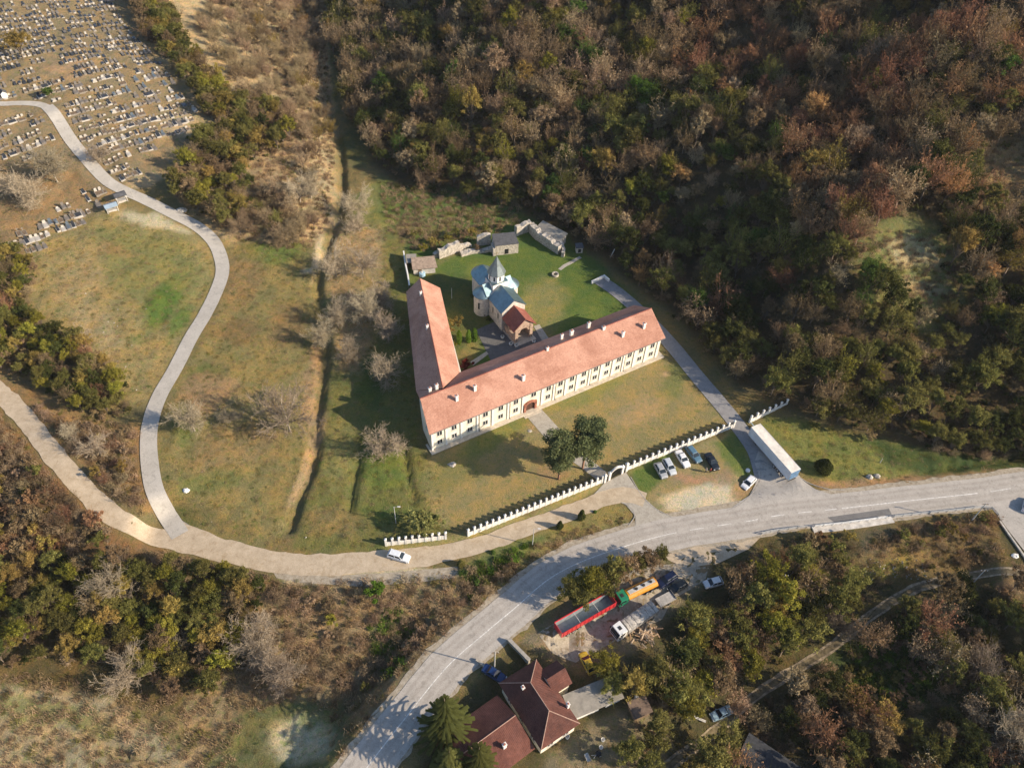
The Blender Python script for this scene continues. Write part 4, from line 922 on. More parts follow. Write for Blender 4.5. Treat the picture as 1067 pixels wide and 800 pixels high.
# ------------------------------------------------------------------ white perimeter fence and gate
M_FENCEW = mat('fence_white', (.78, .75, .69), .85, var=.14, sc=1.3)
M_CAP = mat('fence_cap', (.76, .73, .68), .85, var=.08)
def fence(name, label, pa, pb, n, hp=2.3, hb=1.15, cut=None):
    q0 = T(*pa); q1 = T(*pb); dv = (q1-q0)[:2]; L = np.linalg.norm(dv); t = thing(name, label, 'fence', (q0[0], q0[1], min(q0[2], q1[2])), math.atan2(dv[1], dv[0]), 'white perimeter fence of the monastery')
    b = MB(); b.box(-.2, L+.2, -.14, .14, -.5, hb); b.box(-.2, L+.2, -.19, .19, hb+.002, hb+.08); b.build('base_wall', M_FENCEW, t)
    sp = L/(n-1)
    for i in range(n):
        x = i*sp; k = MB(); k.box(x-.19, x+.19, -.19, .19, hb+.083, hp); k.box(x-.215, x+.215, -.215, .215, -.4, hb+.079); k.add([(x-.27, -.27, hp), (x+.27, -.27, hp), (x+.27, .27, hp), (x-.27, .27, hp), (x, 0, hp+.16)], [(3, 2, 1, 0), (0, 1, 4), (1, 2, 4), (2, 3, 4), (3, 0, 4)])
        k.build('pier', M_FENCEW, t)
    for i in range(n-1):
        x = i*sp+.26; e_ = (i+1)*sp-.26; k = MB(); k.box(x, e_, -.03, .03, hb+.12, hb+.18); k.box(x, e_, -.03, .03, hp-.22, hp-.15)
        m_ = int((e_-x)/.11)
        for j in range(m_): xx = x+.06+j*.11; k.box(xx-.03, xx+.03, -.012, .012, hb+.181, hp-.221)
        k.build('railing', M_BLACK, t)
    return t
fence('perimeter_fence', 'short white fence section beside the gravel road with the white car', (402.5, 568), (464.5, 561), 10)
fence('perimeter_fence', 'long white fence running from the dirt road up to the gate, west of it', (488, 558), (627, 502.5), 24)
fence('perimeter_fence', 'white fence above the parked cars, from the gate to the driveway', (653, 489.5), (763.5, 445), 19)
fence('perimeter_fence', 'short white fence section beyond the driveway under the trees', (781, 440), (819, 421), 7)
g0 = T(629.5, 502); g1 = T(652, 490.5); dv = (g1-g0)[:2]; L = np.linalg.norm(dv)
t = thing('entrance_gate', 'white arched entrance gate in the monastery fence with black metal leaves', 'gate', g0, math.atan2(dv[1], dv[0]))
k = MB()
for x in (0, L*.2, L*.8, L): k = MB(); k.box(x-.25, x+.25, -.3, .3, -.4, 2.5); k.add([(x-.35, -.38, 2.5), (x+.35, -.38, 2.5), (x+.35, .38, 2.5), (x-.35, .38, 2.5), (x, 0, 2.75)], [(3, 2, 1, 0), (0, 1, 4), (1, 2, 4), (2, 3, 4), (3, 0, 4)]); k.build('pier', M_FENCEW, t)
k = MB(); n_ = 12; xa, xb = L*.2+.25, L*.8-.25
for i in range(n_):
    f0 = i/n_; f1 = (i+1)/n_; z = lambda f: 2.3+.75*math.sin(math.pi*f)
    x0_, x1_ = xa+(xb-xa)*f0, xa+(xb-xa)*f1
    k.add([(x0_, -.2, z(f0)), (x1_, -.2, z(f1)), (x1_, .2, z(f1)), (x0_, .2, z(f0)), (x0_, -.2, z(f0)+.35), (x1_, -.2, z(f1)+.35), (x1_, .2, z(f1)+.35), (x0_, .2, z(f0)+.35)], [(3, 2, 1, 0), (4, 5, 6, 7), (0, 1, 5, 4), (1, 2, 6, 5), (2, 3, 7, 6), (3, 0, 4, 7)])
k.build('arch', M_FENCEW, t)
for x0_, x1_, hh in ((.27, L*.2-.27, 2.0), (L*.2+.27, L*.5-.03, 2.3), (L*.5+.03, L*.8-.27, 2.3), (L*.8+.27, L-.27, 2.0)):
    k = MB(); k.box(x0_, x1_, -.03, .03, .12, .2); k.box(x0_, x1_, -.03, .03, hh-.1, hh)
    m_ = int((x1_-x0_)/.14)
    for j in range(m_+1): xx = x0_+.02+(x1_-x0_-.04)*j/max(1, m_); k.box(xx-.02, xx+.02, -.02, .02, .203, hh-.103)
    k.build('gate_leaf', M_BLACK, t)

# ------------------------------------------------------------------ bridge parapet and guard rail
q = [T(847, 552.5), T(880, 549), T(930, 541.5)]
cl = spline([np.array([p[0], p[1], 0.]) for p in q], 1.0)
b = MB(); tn = np.gradient(cl[:, :2], axis=0); tn /= np.linalg.norm(tn, axis=1)[:, None]
for i in range(len(cl)):
    nx, ny = -tn[i, 1], tn[i, 0]
    for s, z in ((-.75, -3.2), (-.75, .22), (.75, .22), (.75, -3.2)): b.v.append((cl[i, 0]+nx*s, cl[i, 1]+ny*s, z))
for i in range(len(cl)-1):
    for k in range(3): a = 4*i+k; b.f.append((a, a+1, a+5, a+4)[::-1]); b.m.append(0)
b.f += [(0, 1, 2, 3), tuple(4*(len(cl)-1)+k for k in (3, 2, 1, 0))]; b.m += [0, 0]
t = thing('bridge_walkway', 'pale concrete bridge edge with walkway beside the main road', 'bridge', (0, 0, 0)); b.build('slab', mat('bridge_concrete', (.58, .54, .48), .9, sc=.8), t)
k = MB(); mdi = len(cl)//2; k.box(cl[mdi, 0]-3, cl[mdi, 0]+3, cl[mdi, 1]-1.2, cl[mdi, 1]-.3, -3.6, -.2); k.build('abutment', M_STONE, t)
def rail(name, label, pts, h=.95, sp=2.0, beam=(.75, .32), mt=None, z=0.0):
    cl = spline([np.array([*T(*p)[:2], 0.]) for p in pts], 1.0); s = np.r_[0, np.cumsum(np.linalg.norm(np.diff(cl[:, :2], axis=0), axis=1))]
    o = cl[0].copy(); o[2] = float(hgrid(o[0], o[1])); t = thing(name, label, 'guard rail', o); mt = mt or M_RAIL
    k = MB(); q = np.arange(0, s[-1], sp); P_ = [(np.interp(v, s, cl[:, 0]), np.interp(v, s, cl[:, 1])) for v in q]
    for x, y in P_:
        z0 = max(float(hgrid(x, y)), -.4)-o[2]; m_ = MB(); m_.box(x-o[0]-.07, x-o[0]+.07, y-o[1]-.07, y-o[1]+.07, z0-.5, z0+h); m_.build('post', mt, t)
    for (x, y), (x2, y2) in zip(P_[:-1], P_[1:]):
        za = max(float(hgrid(x, y)), -.4)-o[2]; zb = max(float(hgrid(x2, y2)), -.4)-o[2]
        for zz in ((h-.12, .06), (h-.5, .05)): k.tube((x-o[0], y-o[1], za+zz[0]), (x2-o[0], y2-o[1], zb+zz[0]), zz[1]*1.5, n=5)
    k.build('beam', mt, t); return t
M_RAIL = mat('galvanised_steel', (.50, .50, .48), .5, metal=.3, var=.1)
rail('guard_rail', 'steel rail at the west approach of the bridge', [(793, 557), (810, 553.5), (828, 551), (845, 549.5)])
rail('guard_rail', 'white railing on the concrete bridge edge', [(848, 549.5), (880, 546), (929, 539.5)], 1.05, 2.0, mt=mat('white_rail', (.68, .68, .66), .6))
rail('guard_rail', 'steel rail running east from the bridge to the side road', [(931, 539), (960, 536), (1000, 532), (1028, 529), (1036, 534), (1041, 541)])
b = MB(); cl = [T(1041, 543), T(1050, 556), T(1062, 573), (T(1075, 592))]
ko = kerb('retaining_wall', cl, .4, .35, mat('retaining_concrete', (.5, .46, .4), .9), world=True); del ko['kind']; tag(ko, 'concrete retaining wall edge along the side road', 'wall')

# ------------------------------------------------------------------ vehicles
M_TYRE = mat('tyre_rubber', (.025, .025, .025), .9, var=.1); M_RIM = mat('wheel_rim', (.45, .45, .45), .4, metal=.5, var=.1)
M_CARGLASS = glassy('car_glass', (.02, .028, .035), .08); M_LAMP = paint('headlight_lens', (.75, .75, .72), .15); M_TAIL = paint('tail_lens', (.35, .02, .02), .2)
M_TRIM = mat('black_trim', (.03, .03, .03), .7, var=.1)
def wheel(parent, x, y, r=.32, w_=.22):
    k = MB(); s = 1 if y > 0 else -1
    k.tube((x, y-w_/2, r), (x, y+w_/2, r), r, n=16); o = k.build('wheel', M_TYRE, parent, bevel=.02)
    k = MB(); k.tube((x, y+s*(w_/2-.04), r), (x, y+s*(w_/2+.012), r), r*.62, n=12); k.build('rim', M_RIM, o); return o
def car(label, front, rear, colr, style='sedan', L=4.4, W=1.75, H=1.45, group=None, name='car', zoff=0):
    """front and rear: two ground points in the photograph that the car stands on"""
    pf, pr = T(*front), T(*rear); c = (pf+pr)/2; dv = (pf-pr)[:2]; az = math.atan2(dv[1], dv[0])
    t = thing(name, label, 'car', (c[0], c[1], float(hgrid(c[0], c[1]))+zoff), az, group); pm = paint(name+'_paint', colr)
    hl = L/2; hb = H*.62
    if style == 'sedan': prof = [(-1, .62, .92), (-.92, .66, .97), (-.55, .68, 1), (.0, .66, 1), (.5, .63, 1), (.82, .56, .95), (.97, .44, .86), (1, .34, .8)]; cab = (-.62, -.38, .10, .40)
    elif style == 'wagon': prof = [(-1, .60, .93), (-.95, .66, .98), (-.5, .67, 1), (.0, .66, 1), (.5, .63, 1), (.82, .57, .95), (.97, .46, .86), (1, .34, .8)]; cab = (-.94, -.80, .12, .44)
    elif style == 'hatch': prof = [(-1, .56, .92), (-.95, .66, .98), (-.5, .67, 1), (.0, .66, 1), (.5, .63, 1), (.84, .57, .94), (.97, .46, .86), (1, .34, .8)]; cab = (-.93, -.66, .14, .50)
    else: prof = [(-1, .60, .95), (-.96, .68, 1), (-.5, .69, 1), (.0, .68, 1), (.5, .66, 1), (.84, .62, .96), (.98, .52, .9), (1, .36, .85)]; cab = (-.95, -.82, .16, .46)
    k = MB(); R_ = []
    for x, z, wy in prof:
        hw = W/2*wy; zt = z*H; R_.append([(x*hl, -hw*.96, .2), (x*hl, -hw, .42), (x*hl, -hw*.97, zt-.1), (x*hl, -hw*.86, zt), (x*hl, 0, zt+.03), (x*hl, hw*.86, zt), (x*hl, hw*.97, zt-.1), (x*hl, hw, .42), (x*hl, hw*.96, .2)])
    for r in R_: k.v += r
    m_ = 9
    for i in range(len(R_)-1):
        for j in range(m_): a = i*m_+j; c2 = i*m_+(j+1) % m_; k.f.append((a, c2, c2+m_, a+m_)); k.m.append(0)
    k.f += [tuple(range(m_-1, -1, -1))[::-1], tuple(range((len(R_)-1)*m_, len(R_)*m_))]; k.m += [0, 0]
    body = k.build('body', pm, t, smooth=False, bevel=.03)
    # cabin: glass band with painted roof
    zb = .64*H; xr0, xr1, xf1, xf0 = [v*hl for v in cab]; wb, wt = W/2*.9, W/2*.72
    k = MB(); k.add([(xr0, -wb, zb), (xf0, -wb, zb), (xf0, wb, zb), (xr0, wb, zb), (xr1, -wt, H-.05), (xf1, -wt, H-.05), (xf1, wt, H-.05), (xr1, wt, H-.05)], [(3, 2, 1, 0), (4, 5, 6, 7), (0, 1, 5, 4), (1, 2, 6, 5), (2, 3, 7, 6), (3, 0, 4, 7)])
    k.build('windows', M_CARGLASS, t, bevel=.03)
    k = MB(); e = .03; k.add([(xr1-.08, -wt-e, H-.07), (xf1+.06, -wt-e, H-.07), (xf1+.06, wt+e, H-.07), (xr1-.08, wt+e, H-.07), (xr1+.02, -wt+.12, H+.01), (xf1-.06, -wt+.12, H+.01), (xf1-.06, wt-.12, H+.01), (xr1+.02, wt-.12, H+.01)], [(3, 2, 1, 0), (4, 5, 6, 7), (0, 1, 5, 4), (1, 2, 6, 5), (2, 3, 7, 6), (3, 0, 4, 7)])
    rf_ = k.build('roof', pm, t, bevel=.02)
    for s in (-1, 1):
        for (x0, x1) in ((xf0, xf1), (xr0, xr1), ((xf0+xr0)/2, (xf1+xr1)/2)): k = MB(); k.tube((x0, s*(wb+.012), zb), (x1, s*(wt+.012), H-.06), .045, n=4); k.build('pillar', pm, rf_)
    for x in (.62*hl, -.62*hl):
        for y in (W/2-.12, -W/2+.12): wheel(t, x, y)
    for s in (-1, 1):
        k = MB(); k.box(hl*.93, hl*.985, s*W*.34-.17, s*W*.34+.17, .4*H, .47*H); k.build('headlight', M_LAMP, t)
        k = MB(); k.box(-hl*1.003, -hl*.96, s*W*.36-.13, s*W*.36+.13, .46*H, .56*H); k.build('taillight', M_TAIL, t)
        k = MB(); k.box(xf0-.28, xf0-.1, s*(W/2+.02)-.09, s*(W/2+.02)+.09, zb+.02, zb+.14); k.build('mirror', pm, t)
    k = MB(); k.box(hl*.985, hl*1.006, -W*.3, W*.3, .22*H, .33*H); k.build('grille', M_TRIM, t)
    k = MB(); k.box(-hl*1.006, -hl*.985, -.26, .26, .36*H, .43*H); k.build('number_plate', M_LAMP, t)
    return t
PARK = 'cars parked below the fence'
car('silver grey hatchback, leftmost of the cars parked below the fence', (692, 498.5), (684.5, 485), (.38, .39, .40), 'hatch', 4.1, group=PARK)
car('light silver estate car second from the left below the fence', (701, 494.5), (693.5, 481), (.55, .58, .60), 'wagon', 4.3, group=PARK)
car('white sedan with dark windows parked below the fence', (716, 487.5), (706, 472), (.80, .80, .80), 'sedan', 4.6, group=PARK)
car('steel blue estate car beside the white sedan', (728, 482), (717, 468), (.10, .19, .26), 'wagon', 4.6, group=PARK)
car('black sedan, rightmost of the row below the fence', (746, 490), (737, 475), (.012, .016, .022), 'sedan', 4.6, group=PARK)
car('white hatchback alone at the kerb of the parking patch', (775, 508.5), (784, 499), (.80, .80, .80), 'hatch', 4.1)
car('white van-like car driving on the gravel road by the short fence', (426, 584), (406, 578), (.80, .82, .84), 'wagon', 4.5, H=1.6)
car('dark navy sport utility car at the end of the truck yard', (685, 612), (702, 600), (.008, .013, .045), 'suv', 4.6, 1.85, 1.7)
car('black car half under the trees behind the navy one', (699, 617), (712, 609), (.01, .012, .012), 'hatch', 4.2)
car('small white pickup-like car at the yard entrance', (736, 610), (749, 606), (.78, .77, .74), 'hatch', 3.9)
car('blue car parked in shade between the house and the main road', (523, 709), (507, 698), (.012, .035, .12), 'sedan', 4.5)
car('pale blue car on the dirt below the trees near the farm track', (743, 747), (758, 741), (.36, .52, .62), 'sedan', 4.2)
car('old yellow car beside the house in the yard', (607, 683), (616, 700), (.62, .40, .03), 'hatch', 4.3)
car('white car just entering the frame on the side road', (1071, 520), (1067, 536), (.78, .78, .78), 'hatch', 4.2)

def place(name, label, cat, a, b_, group=None):
    pa, pb = T(*a), T(*b_); c = (pa+pb)/2; dv = (pa-pb)[:2]
    return thing(name, label, cat, (c[0], c[1], float(hgrid(c[0], c[1]))), math.atan2(dv[1], dv[0]), group), float(np.linalg.norm(dv))
# white box semi-trailer (front towards the fence)
t, L_ = place('semi_trailer', 'long white box semi-trailer parked across the driveway mouth', 'trailer', (781, 452), (826, 504))
M_BOXW = mat('box_white', (.66, .62, .55), .6, var=.12, sc=.8)
M_BOXSIDE = mat('box_side_panel', (.62, .66, .70), .55, var=.08, sc=.6)
hl = 6.9
k = MB(); k.box(-hl, hl, -1.27, 1.27, 1.15, 3.75, 0); bd = k.build('box_body', M_BOXSIDE, t, bevel=.04)
k = MB(); k.box(-hl+.02, hl-.02, -1.25, 1.25, 3.755, 3.80)
k.build('roof', mat('trailer_roof', (.78, .72, .62), .7, var=.12, sc=.7), t)
k = MB()
for s in (-1, 1):
    for z in (1.1, 3.7): k.box(-hl, hl, s*1.27-.03*(1 if s > 0 else 1), s*1.27+.03, z, z+.12)
    for x in (-hl, hl-.1): k.box(x, x+.1, s*1.275-.03, s*1.275+.03, 1.2, 3.7)
k.build('edge_rail', mat('rail_alloy', (.6, .6, .6), .5), bd)
k = MB()
for y in (-.62, .62): k.box(-hl-.05, -hl-.005, y-.6, y+.6, 1.2, 3.7)
k.build('rear_door', mat('rear_door_shade_blue', (.12, .22, .36), .5), t)  # blue of the shaded rear end painted into the door colour
k = MB(); k.box(-hl+.3, hl-.3, -.5, -.35, .85, 1.147); k.box(-hl+.3, hl-.3, .35, .5, .85, 1.147); k.build('chassis', M_TRIM, t)
for x in (-hl+2.0, -hl+3.3, -hl+4.6):
    for y in (-1.08, 1.08): wheel(t, x, y, .5, .32)
for y in (-.8, .8): k = MB(); k.box(hl-2.6, hl-2.45, y-.07, y+.07, 0, 1.147); k.box(hl-2.7, hl-2.35, y-.15, y+.15, -.02, .04); k.build('landing_leg', M_TRIM, t)
k = MB(); k.box(-hl-.02, -hl+.1, -1.1, 1.1, .5, .65); k.build('bumper', M_TRIM, t)

# drawbar dolly in front of the trailer
t, _ = place('drawbar_dolly', 'small pale blue metal drawbar in front of the white semi-trailer', 'dolly', (781, 441), (788, 449))
k = MB(); k.box(-1.2, 1.4, -.1, .1, .5, .65); k.box(-1.0, -.2, -.7, .7, .5, .8); k.build('frame', mat('dolly_paint', (.40, .48, .5), .5), t)
for y in (-.75, .75): wheel(t, -.6, y, .3, .2)

def truck_cab(t, x0, pm, W=2.45, H=2.9, Lc=2.1):
    k = MB(); x1 = x0+Lc
    vs = [(x0, -W/2, .55), (x1, -W/2, .55), (x1, W/2, .55), (x0, W/2, .55), (x0, -W/2, H-.1), (x1-.35, -W/2+.08, H-.1), (x1-.35, W/2-.08, H-.1), (x0, W/2, H-.1), (x1, -W/2, 1.6), (x1, W/2, 1.6)]
    k.add(vs, [(3, 2, 1, 0), (0, 1, 8, 5, 4), (2, 3, 7, 6, 9), (1, 2, 9, 8), (8, 9, 6, 5), (4, 5, 6, 7), (0, 4, 7, 3)])
    c = k.build('cab', pm, t, bevel=.06)
    k = MB(); k.add([(x1+.015, -W/2+.15, 1.65), (x1+.015, W/2-.15, 1.65), (x1-.3, W/2-.2, H-.25), (x1-.3, -W/2+.2, H-.25)], [(0, 1, 2, 3)]); k.v = k.v; 
    k2 = MB(); a = [(x1+.02, -W/2+.15, 1.65), (x1+.02, W/2-.15, 1.65), (x1-.29, W/2-.2, H-.25), (x1-.29, -W/2+.2, H-.25)]; a2 = [(p[0]-.05, p[1], p[2]) for p in a]
    k2.add(a+a2, [(0, 1, 2, 3), (7, 6, 5, 4), (0, 4, 5, 1), (1, 5, 6, 2), (2, 6, 7, 3), (3, 7, 4, 0)]); k2.build('windscreen', M_CARGLASS, c)
    for s in (-1, 1):
        k = MB(); k.box(x0+.5, x1-.55, s*(W/2-.02)-.03, s*(W/2-.02)+.03, 1.65, H-.45); k.build('side_window', M_CARGLASS, c)
        k = MB(); k.box(x1-.1, x1+.03, s*.85-.2, s*.85+.2, .75, 1.0); k.build('headlight', M_LAMP, c)
        k = MB(); k.box(x1-.3, x1-.12, s*(W/2+.16)-.1, s*(W/2+.16)+.1, 1.7, 2.3); k.build('mirror', M_TRIM, c)
    k = MB(); k.box(x0+.6, x0+1.2, -.35, .35, H-.097, H-.03); k.build('roof_hatch', M_TRIM, c)
    k = MB(); k.box(x1-.05, x1+.035, -1.0, 1.0, 1.1, 1.5); k.build('grille', M_TRIM, c)
    return c
# red open tipper trailer
t, _ = place('tipper_trailer', 'long red open-topped tipper trailer with grey inside', 'trailer', (580, 661), (637, 629)); hl = 6.2
M_REDP = paint('tipper_red', (.60, .035, .04), .4)
k = MB()
for s in (-1, 1):
    k.add([(x, s*(1.25 if z < 3 else 1.25), z) for z in (1.2, 2.9) for x in (-hl, hl)]+[(x, s*1.17, z) for z in (1.2, 2.9) for x in (-hl, hl)], [(0, 1, 3, 2), (5, 4, 6, 7), (0, 4, 5, 1), (2, 3, 7, 6), (0, 2, 6, 4), (1, 5, 7, 3)])
for x in (-hl, hl-.08): k.box(x, x+.08, -1.167, 1.167, 1.2, 2.9)
tub = k.build('tub', M_REDP, t)
k = MB(); k.box(-hl+.09, hl-.09, -1.165, 1.165, 1.2, 1.32); 
for s in (-1, 1): k.box(-hl+.09, hl-.09, s*1.155-.012, s*1.155+.012, 1.323, 2.85)
k.build('tub_lining', mat('worn_steel', (.34, .37, .38), .5, metal=.3, var=.15), t)
k = MB()
for x in (-hl*.35, hl*.33): k.tube((x, -1.2, 2.92), (x, 1.2, 2.92), .05, n=6)
k.build('cross_bar', M_BOXW, t)
k = MB()
for i in range(13):
    x = -hl+.5+i*(2*hl-1)/12
    for s in (-1, 1): k.box(x-.06, x+.06, s*1.29-.04, s*1.29+.04, 1.2, 2.9)
for s in (-1, 1): k.box(-hl, hl, s*1.29-.05, s*1.29+.05, 2.903, 3.0)
k.build('rib', M_REDP, tub)
k = MB(); k.box(-hl+.2, hl-.2, -.5, -.35, .8, 1.197); k.box(-hl+.2, hl-.2, .35, .5, .8, 1.197); k.build('chassis', M_TRIM, t)
for x in (hl-1.6, hl-2.9, hl-4.2):
    for y in (-1.05, 1.05): wheel(t, x, y, .48, .3)
for y in (-.8, .8): k = MB(); k.box(-hl+2.2, -hl+2.35, y-.07, y+.07, 0, 1.197); k.build('landing_leg', M_TRIM, t)
# green tanker truck with an orange tank; cab faces the red trailer
t, _ = place('tanker_truck', 'old truck with green cab and orange fuel tank', 'truck', (641, 630), (681, 609)); hl = 4.5
truck_cab(t, hl-2.1, paint('cab_green', (.02, .22, .11), .35), 2.3, 2.6, 2.0)
M_ORANGE = paint('tank_orange', (.68, .28, .02), .4)
k = MB(); prof = [(1.1*math.cos(a), 1.55+.72*math.sin(a)) for a in [2*math.pi*i/18 for i in range(18)]]; n_ = 18
k.add([(-hl, y, z) for y, z in prof]+[(hl-2.35, y, z) for y, z in prof], [(i, n_+i, n_+(i+1) % n_, (i+1) % n_) for i in range(n_)]+[tuple(range(n_)), tuple(range(2*n_-1, n_-1, -1))]); tk = k.build('tank', M_ORANGE, t, smooth=False)
k = MB(); k.box(-hl+.3, hl-2.7, -.42, .42, 2.2, 2.3); k.build('walkway', mat('walkway_grey', (.5, .5, .48), .6), tk)
for i in range(3): k = MB(); x = -hl+1.2+i*1.65; k.tube((x, 0, 2.303), (x, 0, 2.5), .28, n=12); k.build('filler_lid', M_TRIM, tk)
k = MB(); k.box(-hl+.1, hl-.2, -.45, -.3, .65, .85); k.box(-hl+.1, hl-.2, .3, .45, .65, .85); k.build('chassis', M_TRIM, t)
for x in (hl-.9, -hl+1.2, -hl+2.4):
    for y in (-.98, .98): wheel(t, x, y, .47, .3)
# white truck with grey covered load
t, _ = place('cargo_truck', 'white truck with grey covered load beside the plank heap', 'truck', (640, 663), (680, 636)); hl = 4.9
truck_cab(t, hl-2.0, paint('cab_white', (.80, .80, .78), .35), 2.45, 2.9, 2.1)
k = MB(); k.box(-hl, hl-2.35, -1.25, 1.25, 1.05, 2.25); bdd = k.build('cargo_bed', mat('bed_grey', (.40, .38, .35), .7, var=.2, sc=1), t, bevel=.03)
k = MB(); N1, N2 = 24, 9
for i in range(N1+1):
    for j in range(N2+1):
        x = -hl+.08+(2*hl-2.35-.16)*i/N1; y = -1.2+2.4*j/N2; k.v.append((x, y, 2.255+.28*math.sin(math.pi*j/N2)**.6*(1-.3*random.random())+.06*math.sin(i*1.7)))
for i in range(N1):
    for j in range(N2): a = i*(N2+1)+j; k.f.append((a, a+N2+1, a+N2+2, a+1)); k.m.append(0)
k.build('load_cover', mat('grey_tarp', (.50, .46, .40), .85, var=.25, sc=2), bdd, smooth=True)
k = MB()
for i in range(5): x = -hl+.9+i*1.45; k.tube((x, -1.27, 2.27), (x, 0, 2.6), .03, n=4); k.tube((x, 0, 2.6), (x, 1.27, 2.27), .03, n=4)
k.build('strap', M_TRIM, bdd)
k = MB(); k.box(-hl+.1, hl-.2, -.45, -.3, .7, 1.047); k.box(-hl+.1, hl-.2, .3, .45, .7, 1.047); k.build('chassis', M_TRIM, t)
for x in (hl-1.0, -hl+1.3, -hl+2.6):
    for y in (-1.05, 1.05): wheel(t, x, y, .5, .32)
# small flatbed trailer in shade
t, _ = place('flatbed_trailer', 'small flatbed trailer with grey board between the white truck and the dark cars', 'trailer', (685, 630), (700, 622))
k = MB(); k.box(-1.9, 1.9, -1.0, 1.0, .75, .85); k.box(-1.9, -1.85, -1, 1, .853, 1.25); k.build('bed', mat('bed_plate', (.33, .31, .28), .6, var=.15), t)
k = MB(); k.box(-1.8, 1.8, -.95, .95, .87, 1.0); k.build('board', mat('board_grey', (.42, .40, .37), .8), t)
for y in (-1.05, 1.05): wheel(t, -.3, y, .33, .2)
k = MB(); k.box(1.903, 3.1, -.06, .06, .6, .7); k.build('drawbar', M_TRIM, t)
# plank heap: a heap of sawn timber, and a few larger boards
p = T(672, 661)
t = thing('plank_heap', 'heap of pale sawn planks and offcuts below the white truck', 'timber', p)
for grp_, cnt, mt_ in ((0, 55, (.52, .36, .22)), (1, 45, (.42, .27, .16)), (2, 30, (.62, .47, .32))):
    for i in range(cnt//2):
        a = random.random()*math.pi; L2 = random.uniform(.8, 2.6); r = abs(random.gauss(0, .5)); th_ = random.random()*6.28
        x, y = 3.1*r*math.cos(th_), 2.5*r*math.sin(th_); z = max(.05, .9*(1-r*.8))*random.uniform(.4, 1.1)
        k = MB(); k.box(-L2/2, L2/2, -.11, .11, -.03, .03); o = k.build('plank', None or bpy.data.materials.get('plank_%d' % grp_) or mat('plank_%d' % grp_, mt_, .85, var=.2), t)
        o.location = (x, y, z); o.rotation_euler = (random.uniform(-.3, .3), random.uniform(-.25, .25), a)

# junk by the house
p = T(623, 786); t = thing('garden_machine', 'small dark two-wheeled garden machine on bare soil right of the house', 'machine', p, .6)
k = MB(); k.box(-.5, .5, -.25, .25, .35, .8); k.build('engine', M_TRIM, t, bevel=.05); k = MB(); k.tube((-.5, 0, .7), (-1.3, .3, 1.1), .04, n=5); k.tube((-.5, 0, .7), (-1.3, -.3, 1.1), .04, n=5); k.build('handle_bar', M_RAIL, t)
for y in (-.4, .4): wheel(t, .1, y, .34, .18)
p = T(612, 790); t = thing('wheelbarrow', 'grey wheelbarrow next to the garden machine', 'wheelbarrow', p, 2.0)
k = MB(); k.add([(-.5, -.25, .3), (.5, -.2, .3), (.5, .2, .3), (-.5, .25, .3), (-.7, -.4, .65), (.7, -.35, .65), (.7, .35, .65), (-.7, .4, .65)], [(3, 2, 1, 0), (0, 1, 5, 4), (1, 2, 6, 5), (2, 3, 7, 6), (3, 0, 4, 7)]); k.build('tray', M_RAIL, t)
k = MB(); k.tube((-.6, -.3, .4), (-1.4, -.3, .6), .03, n=5); k.tube((-.6, .3, .4), (-1.4, .3, .6), .03, n=5); k.build('handle', M_WOOD, t); wheel(t, .7, .0, .22, .1)
p = T(610.5, 792)
for i, (x, y, s, lab) in enumerate([(628, 771, .35, 'white bucket on bare soil right of the house'), (626, 779, .35, 'second white bucket nearer the garden machine'), (591, 768, .4, 'pale bucket in the grass below the outbuilding roof')]):
    o = MB().lathe([(0, 0), (s*.8, 0), (s, s*1.5), (s*.9, s*1.5), (s*.7, .1), (0, .1)], 10).build('bucket', M_WHITEW); o.location = T(x, y); tag(o, lab, 'bucket')
t, _ = place('wooden_beams', 'pale pole lying in shade left of the pale blue car', 'timber', (722, 744), (731, 750))
for y in (0, .25): k = MB(); k.tube((-1.6, y, .15), (1.6, y+.1, .2), .11, n=6); k.build('beam', M_WHITEW, t)
p = T(498, 706)
# barrier / concrete pieces near the house
t, _ = place('garden_wall', 'pale masonry garden wall north of the house reaching to its corner', 'wall', (530, 668), (551, 692))
k = MB(); Lw = _/2; k.box(-Lw, Lw, -.25, .25, -.5, 1.1); k.build('wall', mat('garden_wall_stone', (.42, .37, .3), .9, var=.2), t); k = MB(); k.box(-Lw-.05, Lw+.05, -.33, .33, 1.103, 1.2); k.build('coping', M_KERB, t)
t, _ = place('garden_wall', 'second low garden wall by the blue car in shade', 'wall', (499, 690), (508, 697))
k = MB(); k.box(-1.6, 1.6, -.25, .25, -.5, .7); k.build('wall', mat('garden_wall_stone2', (.42, .37, .3), .9, var=.2), t)

# ------------------------------------------------------------------ poles, small things
M_POLE = mat('concrete_pole', (.52, .50, .46), .85, var=.1, sc=3)
def pole(name, label, px, py, h, r=.11, arm=None, cat='pole', mt=None):
    p = T(px, py); t = thing(name, label, cat, p); mt = mt or M_POLE
    k = MB(); k.tube((0, 0, -.4), (0, 0, h), r, r*.6, 8); k.build('shaft', mt, t)
    if arm == 'lamp':
        k = MB(); k.tube((0, 0, h-.05), (.9, 0, h+.15), .04, n=5); k.build('arm', mt, t); k = MB(); k.box(.7, 1.3, -.13, .13, h+.1, h+.2); k.build('lamp_head', M_FRAME, t, bevel=.03)
    if arm == 'wire':
        k = MB(); k.box(-.7, .7, -.05, .05, h-.4, h-.3); k.build('crossarm', M_WOOD, t)
        for x in (-.6, 0, .6): k = MB(); k.tube((x, 0, h-.297), (x, 0, h-.12), .05, n=6); k.build('insulator', M_WHITEW, t)
    return t
pole('street_lamp', 'grey street lamp in the green hollow behind the short fence', 412.7, 545, 6.0, .1, 'lamp', 'street lamp')
pole('street_lamp', 'grey street lamp between the conical shrubs beside the access road', 554.7, 568, 6.2, .1, 'lamp', 'street lamp')
